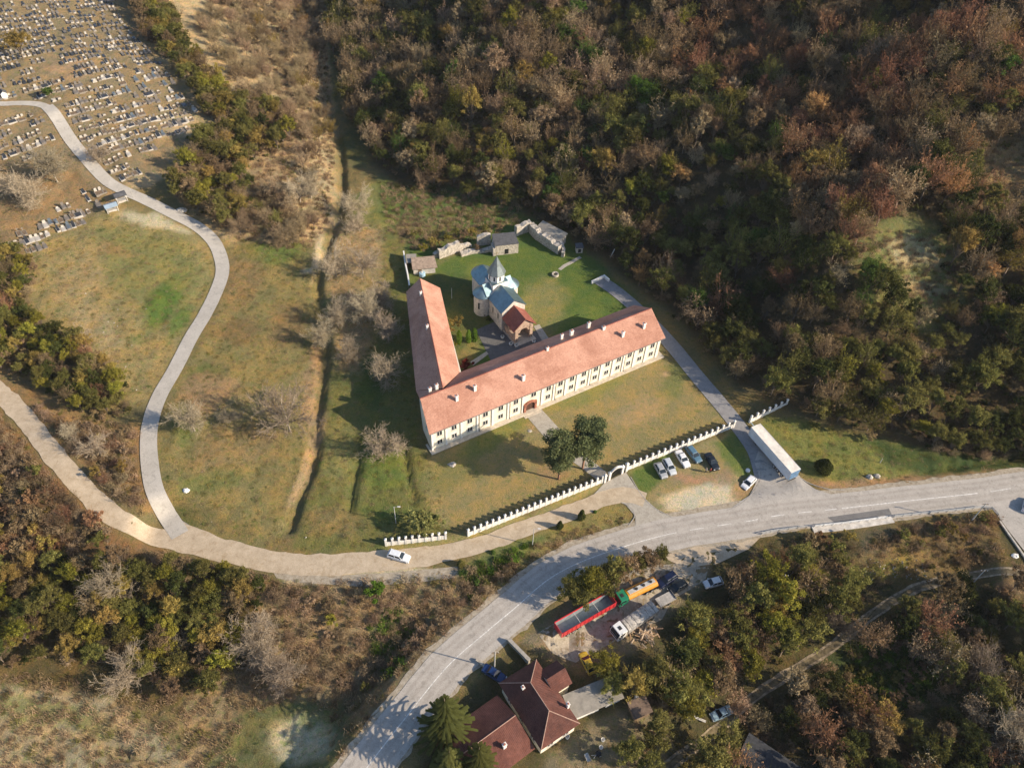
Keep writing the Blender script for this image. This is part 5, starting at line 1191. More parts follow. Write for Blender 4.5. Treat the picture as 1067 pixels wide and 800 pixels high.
pole('utility_pole', 'concrete pole between the main road and the blue car', 515.2, 696, 7.0, .13, 'wire', 'utility pole')
pole('utility_pole', 'concrete pole in the scrub south of the bridge rail', 1010, 545, 7.5, .13, 'wire', 'utility pole')
pole('utility_pole', 'concrete pole at the farm track on the right', 1008, 613, 7.5, .13, 'wire', 'utility pole')
pole('utility_pole', 'concrete pole among the trees left of the creek', 807, 618, 7.5, .13, 'wire', 'utility pole')
pole('flag_pole', 'thin white pole in the courtyard between the wing and the church', 470.8, 311, 3.6, .06, None, 'pole', M_FENCEW)
pole('marker_post', 'small white post in the grass right of the dark round shrub', 917, 482, 1.6, .08, None, 'post', M_FENCEW)
pole('flag_pole', 'thin pole at the cemetery entrance by the lane', 139, 206, 3.2, .05, None, 'pole')
o = MB().lathe([(0, 0), (.5, 0), (.5, .35), (.42, .42), (0, .42)], 12).build('manhole_cover', M_WHITEW); o.location = T(779, 490.5); tag(o, 'round white concrete cover in the grass beside the trailer shadow', 'cover')
def rock(label, px, py, s, mt=None, name='boulder', flat=.7, cat='rock'):
    b = MB(); n1, n2 = 7, 10
    sd_ = random.random()*50
    for i in range(n1+1):
        for j in range(n2):
            a = math.pi*i/n1; e = 2*math.pi*j/n2; r = s*(1+.28*(vnoise(np.array(sd_+2*math.cos(e)+3), np.array(2.*math.sin(e)+a*1.5+5))*2-1)); b.v.append((float(r*math.sin(a)*math.cos(e)), float(r*math.sin(a)*math.sin(e)*.8), float(r*math.cos(a)*flat)))
    for i in range(n1):
        for j in range(n2): a = i*n2+j; c = i*n2+(j+1) % n2; b.f.append((a, a+n2, c+n2, c)); b.m.append(0)
    o = b.build(name, mt or M_STONE, smooth=False); o.location = T(px, py); return tag(o, label, cat)
rock('round pale boulder in the field inside the lane bend', 194, 511, .75, M_WHITEW)
rock('pale rock on the roadside soil across from the bridge, left one', 906, 497, .9)
rock('flatter pale rock on the roadside soil across from the bridge, right one', 914, 496, .8)
rock('whitish rubble on the brown bank beside the lane', 190, 219, 1.5, None, 'rubble_heap', .4, 'rubble')
rock('whitish slab on the edge of the side road', 1058, 579, .8, M_WHITEW, 'stone_slab', .4)
rock('small stone heap on the front lawn near the west corner', 471, 484, .9, None, 'stone_heap', .35)
rock('small stones on the lawn left of the paved path', 552, 449, .6, None, 'stone_heap', .3)
# white stones strewn in the left field: individually small
for i in range(38):
    if i < 28: x, y = random.gauss(100, 30), random.gauss(345, 28)
    else: x, y = random.uniform(180, 320), random.uniform(400, 560)
    o = MB(); s = random.uniform(.1, .2); o.add([(-s, -s*.7, 0), (s, -s*.8, 0), (s*.9, s*.8, 0), (-s*.8, s*.7, 0), (0, 0, s*.9)], [(3, 2, 1, 0), (0, 1, 4), (1, 2, 4), (2, 3, 4), (3, 0, 4)])
    o = o.build('field_stone', M_STONE); o.location = T(x, y); o.rotation_euler = (0, 0, random.random()*6)
    tag(o, ('small white stone in rough grass left of the lane, %s' % sector(x, y, 50, 155, 300, 395)) if i < 28 else ('small white stone in the field inside the lane bend, %s' % sector(x, y, 180, 320, 400, 560)), 'stone', 'white stones in the rough fields')
# stone rows showing under the bridge bank
for i in range(60):
    x, y = random.uniform(892, 966), random.uniform(582, 604); s = random.uniform(.12, .28)
    if i == 0: 
        pass
    o = MB(); o.add([(-s, -s*.7, -.1), (s, -s*.8, -.1), (s*.9, s*.8, -.1), (-s*.8, s*.7, -.1), (-s*.4, 0, s), (s*.4, .1*s, s*.8)], [(3, 2, 1, 0), (0, 1, 5, 4), (1, 2, 5), (2, 3, 4, 5), (3, 0, 4)])
    o = o.build('creek_stone', M_STONE); o.location = T(x, y); o.rotation_euler = (0, 0, random.random()*6)
    tag(o, 'pale stone in the creek bed below the bridge, %s' % sector(x, y, 898, 962, 584, 600), 'stone', 'stones of the creek bed')

# ------------------------------------------------------------------ people beside the black car
M_SKIN = mat('skin', (.45, .28, .2), .6, var=.05)
def person(label, px, py, top, legs, az, arm=.25):
    p = T(px, py); t = thing('person', label, 'person', p, az)
    J_ = [(0, 0, .95), (0, 0, 1.18), (0, 0, 1.42), (0, 0, 1.53), (0, .0, 1.64), (0, .01, 1.74),
          (0, .19, 1.42), (.04, .25, 1.15), (.16, .22, .95), (0, -.19, 1.42), (.02, -.26, 1.15), (.1, -.25, .92),
          (0, .1, .9), (.06, .11, .5), (.02, .12, .09), (.16, .13, .04), (0, -.1, .9), (-.05, -.11, .5), (-.06, -.12, .09), (.08, -.13, .04)]
    E_ = [(0, 1), (1, 2), (2, 3), (3, 4), (4, 5), (2, 6), (6, 7), (7, 8), (2, 9), (9, 10), (10, 11), (0, 12), (12, 13), (13, 14), (14, 15), (0, 16), (16, 17), (17, 18), (18, 19)]
    Rr = [.15, .14, .16, .06, .1, .085, .075, .05, .04, .075, .05, .04, .1, .07, .05, .045, .1, .07, .05, .045]
    import bmesh
    bm = bmesh.new(); lay = bm.verts.layers.skin.verify(); vv = [bm.verts.new(q) for q in J_]
    for v, r in zip(vv, Rr): v[lay].radius = (r, r)
    vv[0][lay].use_root = True
    for e0, e1 in E_: bm.edges.new((vv[e0], vv[e1]))
    me = bpy.data.meshes.new('body'); bm.to_mesh(me); bm.free(); o = bpy.data.objects.new('body', me); C.objects.link(o); o.parent = t
    o.modifiers.new('skin', 'SKIN'); s = o.modifiers.new('sub', 'SUBSURF'); s.levels = 2; s.render_levels = 2
    m, n, b, _ = _mat('person_skin_and_shoes'); tc = n.nodes.new('ShaderNodeTexCoord'); sx = n.nodes.new('ShaderNodeSeparateXYZ'); n.links.new(tc.outputs['Object'], sx.inputs[0])
    r = n.nodes.new('ShaderNodeMapRange'); r.inputs[1].default_value = 0; r.inputs[2].default_value = 1.9; n.links.new(sx.outputs[2], r.inputs[0])
    rp = n.nodes.new('ShaderNodeValToRGB'); rp.color_ramp.interpolation = 'CONSTANT'; el = rp.color_ramp.elements
    el[0].position = 0; el[0].color = (.02, .02, .02, 1); el[1].position = .05; el[1].color = (*legs, 1)
    for ps, c_ in ((.5, top), (.79, (.42, .26, .19)), (.905, (.04, .025, .015))): e_ = el.new(ps); e_.color = (*c_, 1)
    n.links.new(r.outputs[0], rp.inputs[0]); n.links.new(rp.outputs[0], b.inputs['Base Color']); me.materials.append(m)
    return t
person('person in a dark red jacket standing behind the black sedan', 739.5, 492.5, (.25, .02, .02), (.02, .02, .03), 2.2)
person('person in a pale grey coat standing left of the one in dark red', 735, 492, (.42, .38, .33), (.05, .05, .07), .3)

# ------------------------------------------------------------------ cemetery
M_MARB = mat('white_marble', (.50, .46, .40), .6, var=.12, sc=2); M_GRAN = mat('dark_granite', (.045, .05, .06), .3, var=.2, sc=3)
M_GREYS = mat('grey_granite', (.21, .185, .16), .5, var=.15, sc=3); M_TERR = mat('terrazzo', (.27, .235, .19), .8, var=.15, sc=3); M_EARTH = mat('grave_earth', (.20, .14, .09), .95, var=.3, sc=3)
M_BLUEG = mat('blue_grey_stone', (.13, .16, .19), .4, var=.15, sc=3)
def grave(lab, frame, slab, stone, w_=1.2, L=2.2, hs_=1.0, cross=False, dbl=False):
    t = thing('grave', lab, 'grave', (0, 0, -50)); w_ = w_*(1.9 if dbl else 1)
    k = MB(); h = .28
    k.box(-w_/2, w_/2, -L/2, -L/2+.16, -.3, h); k.box(-w_/2, w_/2, L/2-.16, L/2, -.3, h); k.box(-w_/2, -w_/2+.16, -L/2+.163, L/2-.163, -.3, h); k.box(w_/2-.16, w_/2, -L/2+.163, L/2-.163, -.3, h); k.build('plot_frame', frame, t)
    k = MB(); k.box(-w_/2+.163, w_/2-.163, -L/2+.163, L/2-.163, -.25, h-.06 if slab is M_EARTH else h+.05); k.build('slab', slab, t)
    if hs_ > 0:
        k = MB()
        for xx in ((-w_/4, w_/4) if dbl else (0,)):
            if cross: k.box(xx-.08, xx+.08, L/2-.12, L/2-.02, h+.003, h+hs_); k.box(xx-.3, xx+.3, L/2-.115, L/2-.025, h+hs_*.6, h+hs_*.76)
            else: k.box(xx-.36, xx+.36, L/2-.15, L/2-.005, h+.003, h+hs_*.85); k.box(xx-.24, xx+.24, L/2-.147, L/2-.008, h+hs_*.853, h+hs_)
        k.build('headstone', stone, t)
    return t
GV = [grave('grave with white marble frame and dark slab in the hillside cemetery', M_MARB, M_GRAN, M_GRAN), grave('grave with pale terrazzo frame and earth bed in the hillside cemetery', M_TERR, M_EARTH, M_TERR, cross=True),
      grave('grave of grey granite with grey headstone in the hillside cemetery', M_GREYS, M_GREYS, M_GREYS), grave('white marble grave with white headstone in the hillside cemetery', M_MARB, M_MARB, M_MARB, hs_=.8),
      grave('wide double grave with pale frame and dark slab in the hillside cemetery', M_MARB, M_GRAN, M_GREYS, dbl=True), grave('wide double grave with terrazzo frame and earth bed in the hillside cemetery', M_TERR, M_EARTH, M_MARB, dbl=True),
      grave('grave with blue grey slab and pale frame in the hillside cemetery', M_TERR, M_BLUEG, M_BLUEG), grave('earth grave with low stone frame and small white stone in the hillside cemetery', M_TERR, M_EARTH, M_MARB, w_=1.0, L=1.8, hs_=.6)]
cem_poly = [(-25, -25), (112, -22), (128, 25), (165, 60), (188, 92), (206, 118), (196, 142), (165, 150), (150, 178), (128, 190), (108, 176), (62, 108), (0, 104), (-25, 104)]
cem_poly2 = [(-25, 117), (40, 118), (52, 132), (60, 148), (30, 166), (-25, 168)]
cem_poly3 = [(8, 262), (15, 242), (55, 222), (85, 200), (112, 196), (120, 214), (80, 238), (40, 262)]
r0 = T(8, 162)[:2]; r1_ = T(59, 143)[:2]; rdv = (r1_-r0)/np.linalg.norm(r1_-r0); rn = np.array([-rdv[1], rdv[0]])
gaz = math.atan2(rdv[1], rdv[0])
used = [False]*len(GV); ng = 0; G_pts = []
cands = []
for i in range(-60, 90):
    off = i*3.9
    x_ = -100.
    while x_ < 120:
        q = r0+rdv*x_+rn*(off+.5*float(fbm(np.array(off*.7), np.array(x_*.12), 2))+random.uniform(-.2, .2)); step = random.choice([1.25, 1.35, 1.5]) if random.random() < .9 else random.uniform(2.2, 6); x_ += step
        z = float(hgrid(*q)); px, py, _v = proj(q[0], q[1], z)
        if not (-20 < px < 215 and -20 < py < 265): continue
        a1, a2, a3 = (bool(inside(np.array(float(px)), np.array(float(py)), pl)) for pl in (cem_poly, cem_poly2, cem_poly3))
        if not (a1 or a2 or a3): continue
        if a1 and abs(px-60) < 16 and abs(py-75) < 8: continue
        cands.append((q, z, float(px), float(py)))
lane_xy = [tuple(p[:2]) for p in roads['lane'][0][::4]]+[tuple(p[:2]) for p in roads['lane_end'][0][::4]]
cands = [c for c in cands if float(seg_dist(np.array(c[0][0]), np.array(c[0][1]), lane_xy)[0]) > 3]
keep = [c for c in cands if random.random() < .55+.45*min(1, max(0, 1.1+1.6*float(fbm(np.array(c[0][0]/7.), np.array(c[0][1]/7.), 2))))]
prev = None; sel = []
for c in keep:
    if prev is not None and np.linalg.norm(c[0]-prev) < 1.1: continue
    sel.append(c); prev = c[0]
sel.sort(key=lambda c: c[0][1]**2+c[0][0]**2)
n_all = len(sel); more = sel[295:]; sel = sel[:295]
for c in sel:
    vi = random.choices(range(8), [5, 5, 6, 3.5, 1.6, 1.6, 3, 7])[0]; rz = gaz+random.uniform(-.06, .06)+(0 if random.random() < .9 else math.pi)
    loc = (c[0][0], c[0][1], c[1]); lb = GV[vi]['label'].replace('in the hillside cemetery', '')+', %s cemetery' % sector(c[2], c[3], -10, 205, -10, 250)
    lb = lb.replace(' ,', ',')
    if not used[vi]:
        GV[vi].location = loc; GV[vi].rotation_euler = (0, 0, rz); GV[vi]['group'] = 'graves in the hillside cemetery'; used[vi] = True
    else: copy_thing(GV[vi], loc, rz, (random.uniform(.75, 1.15), random.uniform(.75, 1.1), random.uniform(.5, 1.0)), label=lb)
for vi, uu in enumerate(used):
    if not uu and more: GV[vi].location = (c[0][0]+2, c[0][1]+2, c[1])
km = MB()
for q, z, px, py in more:
    c_, s_ = math.cos(gaz), math.sin(gaz); o_ = (float(q[0]), float(q[1])); mi = random.choice([0, 1, 2, 2, 3])
    w2 = random.uniform(.4, .5); km.box(-w2, w2, -.95, .95, z-.2, z+.22, mi, gaz, o_); km.box(-w2+.14, w2-.14, -.8, .75, z+.223, z+.28, random.choice([3, 3, 2, 1]), gaz, o_)
    if random.random() < .8: km.box(-.3, .3, .8, .93, z+.224, z+random.uniform(.7, 1.1), random.choice([0, 2, 3]), gaz, o_)
if more: tag(km.build('distant_graves', [M_MARB, M_TERR, M_GREYS, M_GRAN]), kind='stuff')
print('graves', n_all)
# shelters at the cemetery gate
def canopy(label, px, py, az, L, W_, h, mroof):
    p = T(px, py); t = thing('grave_canopy', label, 'canopy', p, az)
    for x in (-L/2+.1, L/2-.1):
        for y in (-W_/2+.1, W_/2-.1): k = MB(); k.box(x-.06, x+.06, y-.06, y+.06, -.3, h); k.build('post', M_FRAME, t)
    k = MB(); k.slab([(-L/2-.2, -W_/2-.2, h), (L/2+.2, -W_/2-.2, h), (L/2+.2, 0, h+.5), (-L/2-.2, 0, h+.5)], .08); k.slab([(-L/2-.2, .003, h+.5), (L/2+.2, .003, h+.5), (L/2+.2, W_/2+.2, h), (-L/2-.2, W_/2+.2, h)], .08); k.build('roof', mroof, t)
    k = MB(); k.box(-L/2+.3, L/2-.3, -W_/2+.3, W_/2-.3, -.2, .4); k.build('tomb', M_MARB, t)
canopy('dark roofed canopy grave right of the lane at the cemetery gate', 127, 209, gaz, 2.8, 2.2, 2.0, M_SLATE)
canopy('pale blue roofed canopy grave at the lower corner of the cemetery', 117, 219, gaz, 3.0, 2.0, 1.6, mat('pale_blue_sheet', (.30, .38, .45), .4, var=.1))
p = T(5, 101); t = thing('chapel_hut', 'tiny white chapel beside the cemetery path at the left edge', 'chapel', p, gaz); k = MB(); gwall_y(k, -.8, .8, -.9, .9, -.3, 1.4, 2.0); k.build('wall', M_WHITEW, t); k = MB(); gable_y(k, -.8, .8, -.9, .9, 1.5, 2.15, .08, .2); k.build('roof', M_SLATE, t)

# ------------------------------------------------------------------ vegetation
def leaf_mat(name, dark, mid, light, trans=.38):
    m = bpy.data.materials.new(name); m.use_nodes = True; n = m.node_tree; n.nodes.clear()
    out = n.nodes.new('ShaderNodeOutputMaterial'); at = n.nodes.new('ShaderNodeAttribute'); at.attribute_name = 'rnd'
    oi = n.nodes.new('ShaderNodeObjectInfo'); c = ramp(n, at.outputs['Fac'], [(0, dark), (.5, mid), (1, light)])
    hs_ = n.nodes.new('ShaderNodeHueSaturation'); n.links.new(c, hs_.inputs['Color'])
    mh = n.nodes.new('ShaderNodeMapRange'); mh.inputs[3].default_value = .488; mh.inputs[4].default_value = .512; n.links.new(oi.outputs['Random'], mh.inputs[0]); n.links.new(mh.outputs[0], hs_.inputs['Hue'])
    ml = n.nodes.new('ShaderNodeMath'); ml.operation = 'MULTIPLY'; ml.inputs[1].default_value = 7.31; n.links.new(oi.outputs['Random'], ml.inputs[0]); fr = n.nodes.new('ShaderNodeMath'); fr.operation = 'FRACT'; n.links.new(ml.outputs[0], fr.inputs[0])
    mv = n.nodes.new('ShaderNodeMapRange'); mv.inputs[3].default_value = .65; mv.inputs[4].default_value = 1.3; n.links.new(fr.outputs[0], mv.inputs[0]); n.links.new(mv.outputs[0], hs_.inputs['Value'])
    d = n.nodes.new('ShaderNodeBsdfDiffuse'); tr = n.nodes.new('ShaderNodeBsdfTranslucent'); mx = n.nodes.new('ShaderNodeMixShader'); mx.inputs[0].default_value = trans
    n.links.new(hs_.outputs[0], d.inputs[0]); n.links.new(hs_.outputs[0], tr.inputs[0]); n.links.new(d.outputs[0], mx.inputs[1]); n.links.new(tr.outputs[0], mx.inputs[2]); n.links.new(mx.outputs[0], out.inputs[0])
    return m
def lm(name, c, v=.45, **k):
    c = tuple(x*1.3 for x in c)
    return leaf_mat(name, tuple(x*(1-v) for x in c), c, tuple(min(1, x*(1+v)) for x in c), **k)
LM = {
 'olive': lm('leaves_olive', (.15, .14, .042)), 'yellowgreen': lm('leaves_yellow_green', (.21, .19, .035)), 'mustard': lm('leaves_mustard', (.27, .20, .06)),
 'rust': lm('leaves_rust', (.26, .145, .082)), 'brown': lm('leaves_brown', (.225, .16, .09)), 'greybrown': lm('twigs_grey_brown', (.27, .205, .12), .3, trans=.1),
 'lime': lm('leaves_lime', (.25, .25, .085)), 'pale': lm('twigs_pale', (.33, .27, .19), .3, trans=.1), 'tan': lm('leaves_tan', (.32, .23, .145), .35), 'dark': lm('leaves_dark_green', (.07, .078, .024)), 'green': lm('leaves_green', (.085, .13, .03)), 'bright': lm('leaves_bright_green', (.13, .21, .03)),
 'needle': lm('needles_blue_green', (.095, .11, .048), .6), 'fir': lm('needles_fir', (.075, .08, .024), .7), 'orange': lm('leaves_orange', (.34, .20, .09)), 'red': lm('leaves_dark_red', (.16, .02, .022)),
}
M_BARK = mat('bark', (.22, .17, .125), .95, sc=3, var=.25); M_BARKP = mat('pale_bark', (.44, .37, .28), .95, sc=3, var=.2); M_BARKPINE = mat('pine_bark', (.24, .13, .08), .95, sc=3, var=.2)

def mesh_np(name, V, Fq, mats, rnd=None, mi=None):
    V = np.asarray(V, np.float32); Fq = np.asarray(Fq, np.int32); me = bpy.data.meshes.new(name); k = Fq.shape[1]
    me.vertices.add(len(V)); me.vertices.foreach_set('co', V.reshape(-1)); me.loops.add(Fq.size); me.loops.foreach_set('vertex_index', Fq.reshape(-1))
    me.polygons.add(len(Fq)); me.polygons.foreach_set('loop_start', np.arange(0, Fq.size, k, dtype=np.int32)); me.polygons.foreach_set('loop_total', np.full(len(Fq), k, np.int32))
    for m in mats: me.materials.append(m)
    if mi is not None: me.polygons.foreach_set('material_index', np.asarray(mi, np.int32))
    me.update(calc_edges=True)
    if rnd is not None:
        a = me.attributes.new('rnd', 'FLOAT', 'FACE'); a.data.foreach_set('value', np.asarray(rnd, np.float32))
    return me
def leaf_quads(P, size, rg, updir=.5):
    """one small quad per point, turned at random with a bias to face up"""
    n = len(P); N = rg.normal(size=(n, 3)); N[:, 2] = np.abs(N[:, 2])+updir; N /= np.linalg.norm(N, axis=1)[:, None]
    t = rg.normal(size=(n, 3)); t -= (t*N).sum(1)[:, None]*N; t /= np.linalg.norm(t, axis=1)[:, None]; b = np.cross(N, t)
    s = size*rg.uniform(.55, 1.35, (n, 1)); a = s*rg.uniform(.5, .9, (n, 1))
    V = np.stack([P-t*s-b*a*.3, P-b*a+t*s*.2, P+t*s+b*a*.3, P+b*a-t*s*.2], 1).reshape(-1, 3); return V, np.arange(4*n).reshape(-1, 4)
def strips(P0, P1, w0, w1, rg):
    n = len(P0); d = P1-P0; d /= np.linalg.norm(d, axis=1)[:, None]+1e-9; r = rg.normal(size=(n, 3)); s = np.cross(d, r); s /= np.linalg.norm(s, axis=1)[:, None]+1e-9; q = np.cross(d, s)
    w0 = np.broadcast_to(np.asarray(w0, float).reshape(-1, 1), (n, 1)); w1 = np.broadcast_to(np.asarray(w1, float).reshape(-1, 1), (n, 1))
    # three-sided twigs
    A = [P0+w0*(s*math.cos(a)+q*math.sin(a)) for a in (0, 2.094, 4.189)]; B = [P1+w1*(s*math.cos(a)+q*math.sin(a)) for a in (0, 2.094, 4.189)]
    V = np.stack(A+B, 1).reshape(-1, 3); b = np.arange(n)[:, None]*6
    F = np.concatenate([b+np.array([0, 1, 4, 3]), b+np.array([1, 2, 5, 4]), b+np.array([2, 0, 3, 5])]); return V, F
def branch(seed, H, R_, levels=4, spread=.65, first=.28, nmain=7, upb=.25, twig=.9, thick=.022, wmin=.02, kids_=(8, 6, 5)):
    """skeleton of a bare crown: list of segments (p0, p1, r0, r1, level)"""
    rg = np.random.default_rng(seed); S = []
    tr = H*thick; p = np.zeros(3); hh = H*first; q = np.array([rg.normal()*.03*H, rg.normal()*.03*H, hh]); S.append((p, q, tr, tr*.8, 0))
    tops = [(q, np.array([rg.normal()*.1, rg.normal()*.1, 1.]), tr*.8)]
    c = q; 
    ctr_h = H*.62
    def grow(p, d, L, r, lev):
        d = d/np.linalg.norm(d); n = 3 if lev < 2 else 2; x = p
        for i in range(n):
            d2 = d+rg.normal(size=3)*.16+np.array([0, 0, upb*.35]); d2 /= np.linalg.norm(d2); y = x+d2*L/n; r2 = max(wmin, r*(1-.28/n*(i+1))); S.append((x, y, max(r, wmin), r2, lev))
            if lev < levels:
                for k in range(kids_[min(lev-1, len(kids_)-1)]//n+(rg.random() < .5)):
                    t = rg.random(); s = x+(y-x)*t; dd = d2+rg.normal(size=3)*spread; grow(s, dd, L*rg.uniform(.42, .68), r2*.5, lev+1)
            x, r, d = y, r2, d2
    for k in range(nmain):
        a = 6.283*k/nmain+rg.normal()*.3; el = rg.uniform(.35, 1.25); d = np.array([math.cos(a)*math.cos(el), math.sin(a)*math.cos(el), math.sin(el)])
        L = math.hypot(R_*math.cos(el), (H-hh)*math.sin(el)*.95)*rg.uniform(.75, 1.0); s = p+(q-p)*rg.uniform(.75, 1.0); grow(s, d, L, tr*.5, 1)
    return S, rg
def seg_mesh(S, rg):
    P0 = np.array([s[0] for s in S]); P1 = np.array([s[1] for s in S]); return strips(P0, P1, np.array([s[2] for s in S]), np.array([s[3] for s in S]), rg)

class Kind:  # a pair of meshes: trunk with limbs, and crown
    pass
def bare_kind(seed, H=9., R_=4., **kw):
    S, rg = branch(seed, H, R_, **kw); K = Kind(); lim = [s for s in S if s[4] <= 1]; tw = [s for s in S if s[4] > 1]
    V, F = seg_mesh(lim, rg); K.trunk = mesh_np('trunk', V, F, [M_BARKP]); V, F = seg_mesh(tw, rg); K.crown = mesh_np('crown', V, F, [LM['pale']], rg.random(len(F))); K.H = H; K.nf = len(F); return K
def leafy_kind(seed, H=9., R_=3.2, lo=.3, nc=62, nl=66, leaf=.185, tall=1., twigs=420, leafmat='olive', gap=.15):
    rg = np.random.default_rng(seed); K = Kind(); cz = H*(1+lo)/2; rz = H*(1-lo)/2
    D = rg.normal(size=(nc, 3)); D /= np.linalg.norm(D, axis=1)[:, None]; D[:, 2] = np.where(D[:, 2] < -.35, -D[:, 2], D[:, 2]); rr = rg.uniform(.35, 1.08, nc)
    # uneven outline: a few lobes pushed out, some held back
    lob = 1+.28*np.sin(D[:, 0]*3+seed)+.2*np.sin(D[:, 1]*4+seed*2)
    CC = np.stack([D[:, 0]*R_*rr*lob, D[:, 1]*R_*rr*lob, cz+D[:, 2]*rz*rr], -1); P = []; Rn = []
    for c in CC:
        s = R_*rg.uniform(.13, .30); k = int(nl*rg.uniform(.5, 1.4)); q = rg.normal(size=(k, 3)); q /= np.linalg.norm(q, axis=1)[:, None]; q *= rg.uniform(.35, 1.05, (k, 1))
        q[:, 2] *= .8; P.append(c+q*s); Rn.append(np.clip(rg.normal(.5, .2)+rg.normal(size=k)*.16, 0, 1))
    P = np.concatenate(P); Rn = np.concatenate(Rn); V, F = leaf_quads(P, leaf, rg)
    # fine shoots standing out of the foliage
    if twigs:
        i = rg.integers(0, len(CC), twigs); p0 = CC[i]+rg.normal(size=(twigs, 3))*R_*.15; d = CC[i]-np.array([0, 0, cz-rz*.6])+rg.normal(size=(twigs, 3))*1.1; d /= np.linalg.norm(d, axis=1)[:, None]; p1 = p0+d*rg.uniform(.5, 1.6, (twigs, 1))*R_*.30
        V2, F2 = strips(p0, p1, .022, .012, rg); F = np.concatenate([F, F2+len(V)]); V = np.concatenate([V, V2]); Rn = np.concatenate([Rn, rg.uniform(.5, 1, len(F2))])
    K.crown = mesh_np('crown', V, F, [LM[leafmat]], Rn)
    p0 = [np.zeros(3)]; p1 = [np.array([.1, .05, H*lo*1.2])]; w0 = [H*.02]; w1 = [H*.014]
    for c in CC[::2]:
        b_ = np.array([.1, .05, H*lo*rg.uniform(.7, 1.15)]); p0.append(b_); p1.append(c*.9+b_*.1); w0.append(H*.008); w1.append(.02)
    V, F = strips(np.array(p0), np.array(p1), w0, w1, rg); K.trunk = mesh_np('trunk', V, F, [M_BARK]); K.H = H; return K

BARE = [bare_kind(11, 9, 4.2, nmain=9), bare_kind(12, 10, 4.0, nmain=8, spread=.55), bare_kind(13, 8, 4.6, nmain=10, spread=.75, first=.2), bare_kind(14, 7, 3.6, nmain=9, first=.15, spread=.7)]
LEAFY = [leafy_kind(21), leafy_kind(22, 10, 3.0, .25, 66), leafy_kind(23, 8.5, 3.6, .28, 74), leafy_kind(24, 11, 2.6, .2, 64), leafy_kind(25, 9, 3.3, .3, 52, 52), leafy_kind(26, 8, 3.0, .22, 70, 66)]
SPARSE = []
for sd_ in (31, 32, 33, 34):
    S, rg = branch(sd_, 10, 3.0, levels=3, nmain=9, spread=.5, first=.3, kids_=(7, 6, 5), upb=.5, wmin=.022)
    K = Kind(); V, F = seg_mesh([s for s in S if s[4] <= 1], rg); K.trunk = mesh_np('trunk', V, F, [M_BARK])
    tw = [s for s in S if s[4] > 1]; V, F = seg_mesh(tw, rg); Rn = rg.uniform(.5, 1, len(F)); tips = np.array([s[1] for s in tw]); i = rg.integers(0, len(tips), 900); P = tips[i]+rg.normal(size=(900, 3))*.28
    V2, F2 = leaf_quads(P, .17, rg, .2); F = np.concatenate([F, F2+len(V)]); V = np.concatenate([V, V2]); Rn = np.concatenate([Rn, rg.uniform(0, .8, len(F2))]); K.crown = mesh_np('crown', V, F, [LM['brown']], Rn); K.H = 10; SPARSE.append(K)
BUSH = [leafy_kind(41, 2.6, 1.6, .02, 16, 60, .17, twigs=90), leafy_kind(42, 3.0, 1.9, .02, 20, 60, .17, twigs=120), leafy_kind(43, 2.0, 1.8, .0, 16, 55, .16, twigs=120), leafy_kind(44, 3.6, 1.7, .02, 18, 60, .18, twigs=160)]
TWIGB = []
for sd_ in (51, 52, 53):
    S, rg = branch(sd_, 3.0, 1.9, levels=3, nmain=12, spread=.6, first=.04, kids_=(6, 5, 4), upb=.3, wmin=.012, thick=.014)
    K = Kind(); V, F = seg_mesh([s for s in S if s[4] <= 1], rg); K.trunk = mesh_np('trunk', V, F, [M_BARKP]); tw = [s for s in S if s[4] > 1]; V, F = seg_mesh(tw, rg); Rn = rg.uniform(.3, 1, len(F))
    tips = np.array([s[1] for s in tw]); i = rg.integers(0, len(tips), 260); V2, F2 = leaf_quads(tips[i]+rg.normal(size=(260, 3))*.12, .11, rg); F = np.concatenate([F, F2+len(V)]); V = np.concatenate([V, V2]); Rn = np.concatenate([Rn, rg.uniform(0, .7, len(F2))])
    K.crown = mesh_np('crown', V, F, [LM['tan']], Rn); K.H = 3; TWIGB.append(K)
print('bare faces', [len(k.crown.polygons) for k in BARE], [len(k.crown.polygons) for k in SPARSE], [len(k.crown.polygons) for k in LEAFY], [len(k.crown.polygons) for k in BUSH])

PROTO = {}
def plant(name, kind, px, py, scale, label, cat, group=None, leaf=None, bark=None, world=None, squash=1., rz=None, lean=0):
    """a tree or shrub: Empty > trunk, crown; the crown keeps its own material on the object"""
    p = world if world is not None else T(px, py)
    key = (id(kind), leaf)
    t = bpy.data.objects.new(name, None); C.objects.link(t); t.empty_display_size = .5
    t.location = (float(p[0]), float(p[1]), float(p[2])-.08); t.rotation_euler = (lean*random.uniform(-1, 1), lean*random.uniform(-1, 1), random.random()*6.28 if rz is None else rz)
    s = scale; t.scale = (s*random.uniform(.92, 1.08), s*random.uniform(.92, 1.08), s*squash)
    tag(t, label, cat, group)
    if key not in PROTO:
        a = bpy.data.objects.new('trunk', kind.trunk); c = bpy.data.objects.new('crown', kind.crown); C.objects.link(a); C.objects.link(c)
        if leaf: c.material_slots[0].link = 'OBJECT'; c.material_slots[0].material = LM[leaf]
        PROTO[key] = (a, c)
    else:
        a, c = (o.copy() for o in PROTO[key]); C.objects.link(a); C.objects.link(c)
    if bark: pass
    a.parent = t; c.parent = t
    return t

CNN = {'olive': 'olive', 'yellowgreen': 'yellow-green', 'mustard': 'mustard', 'brown': 'brown'}
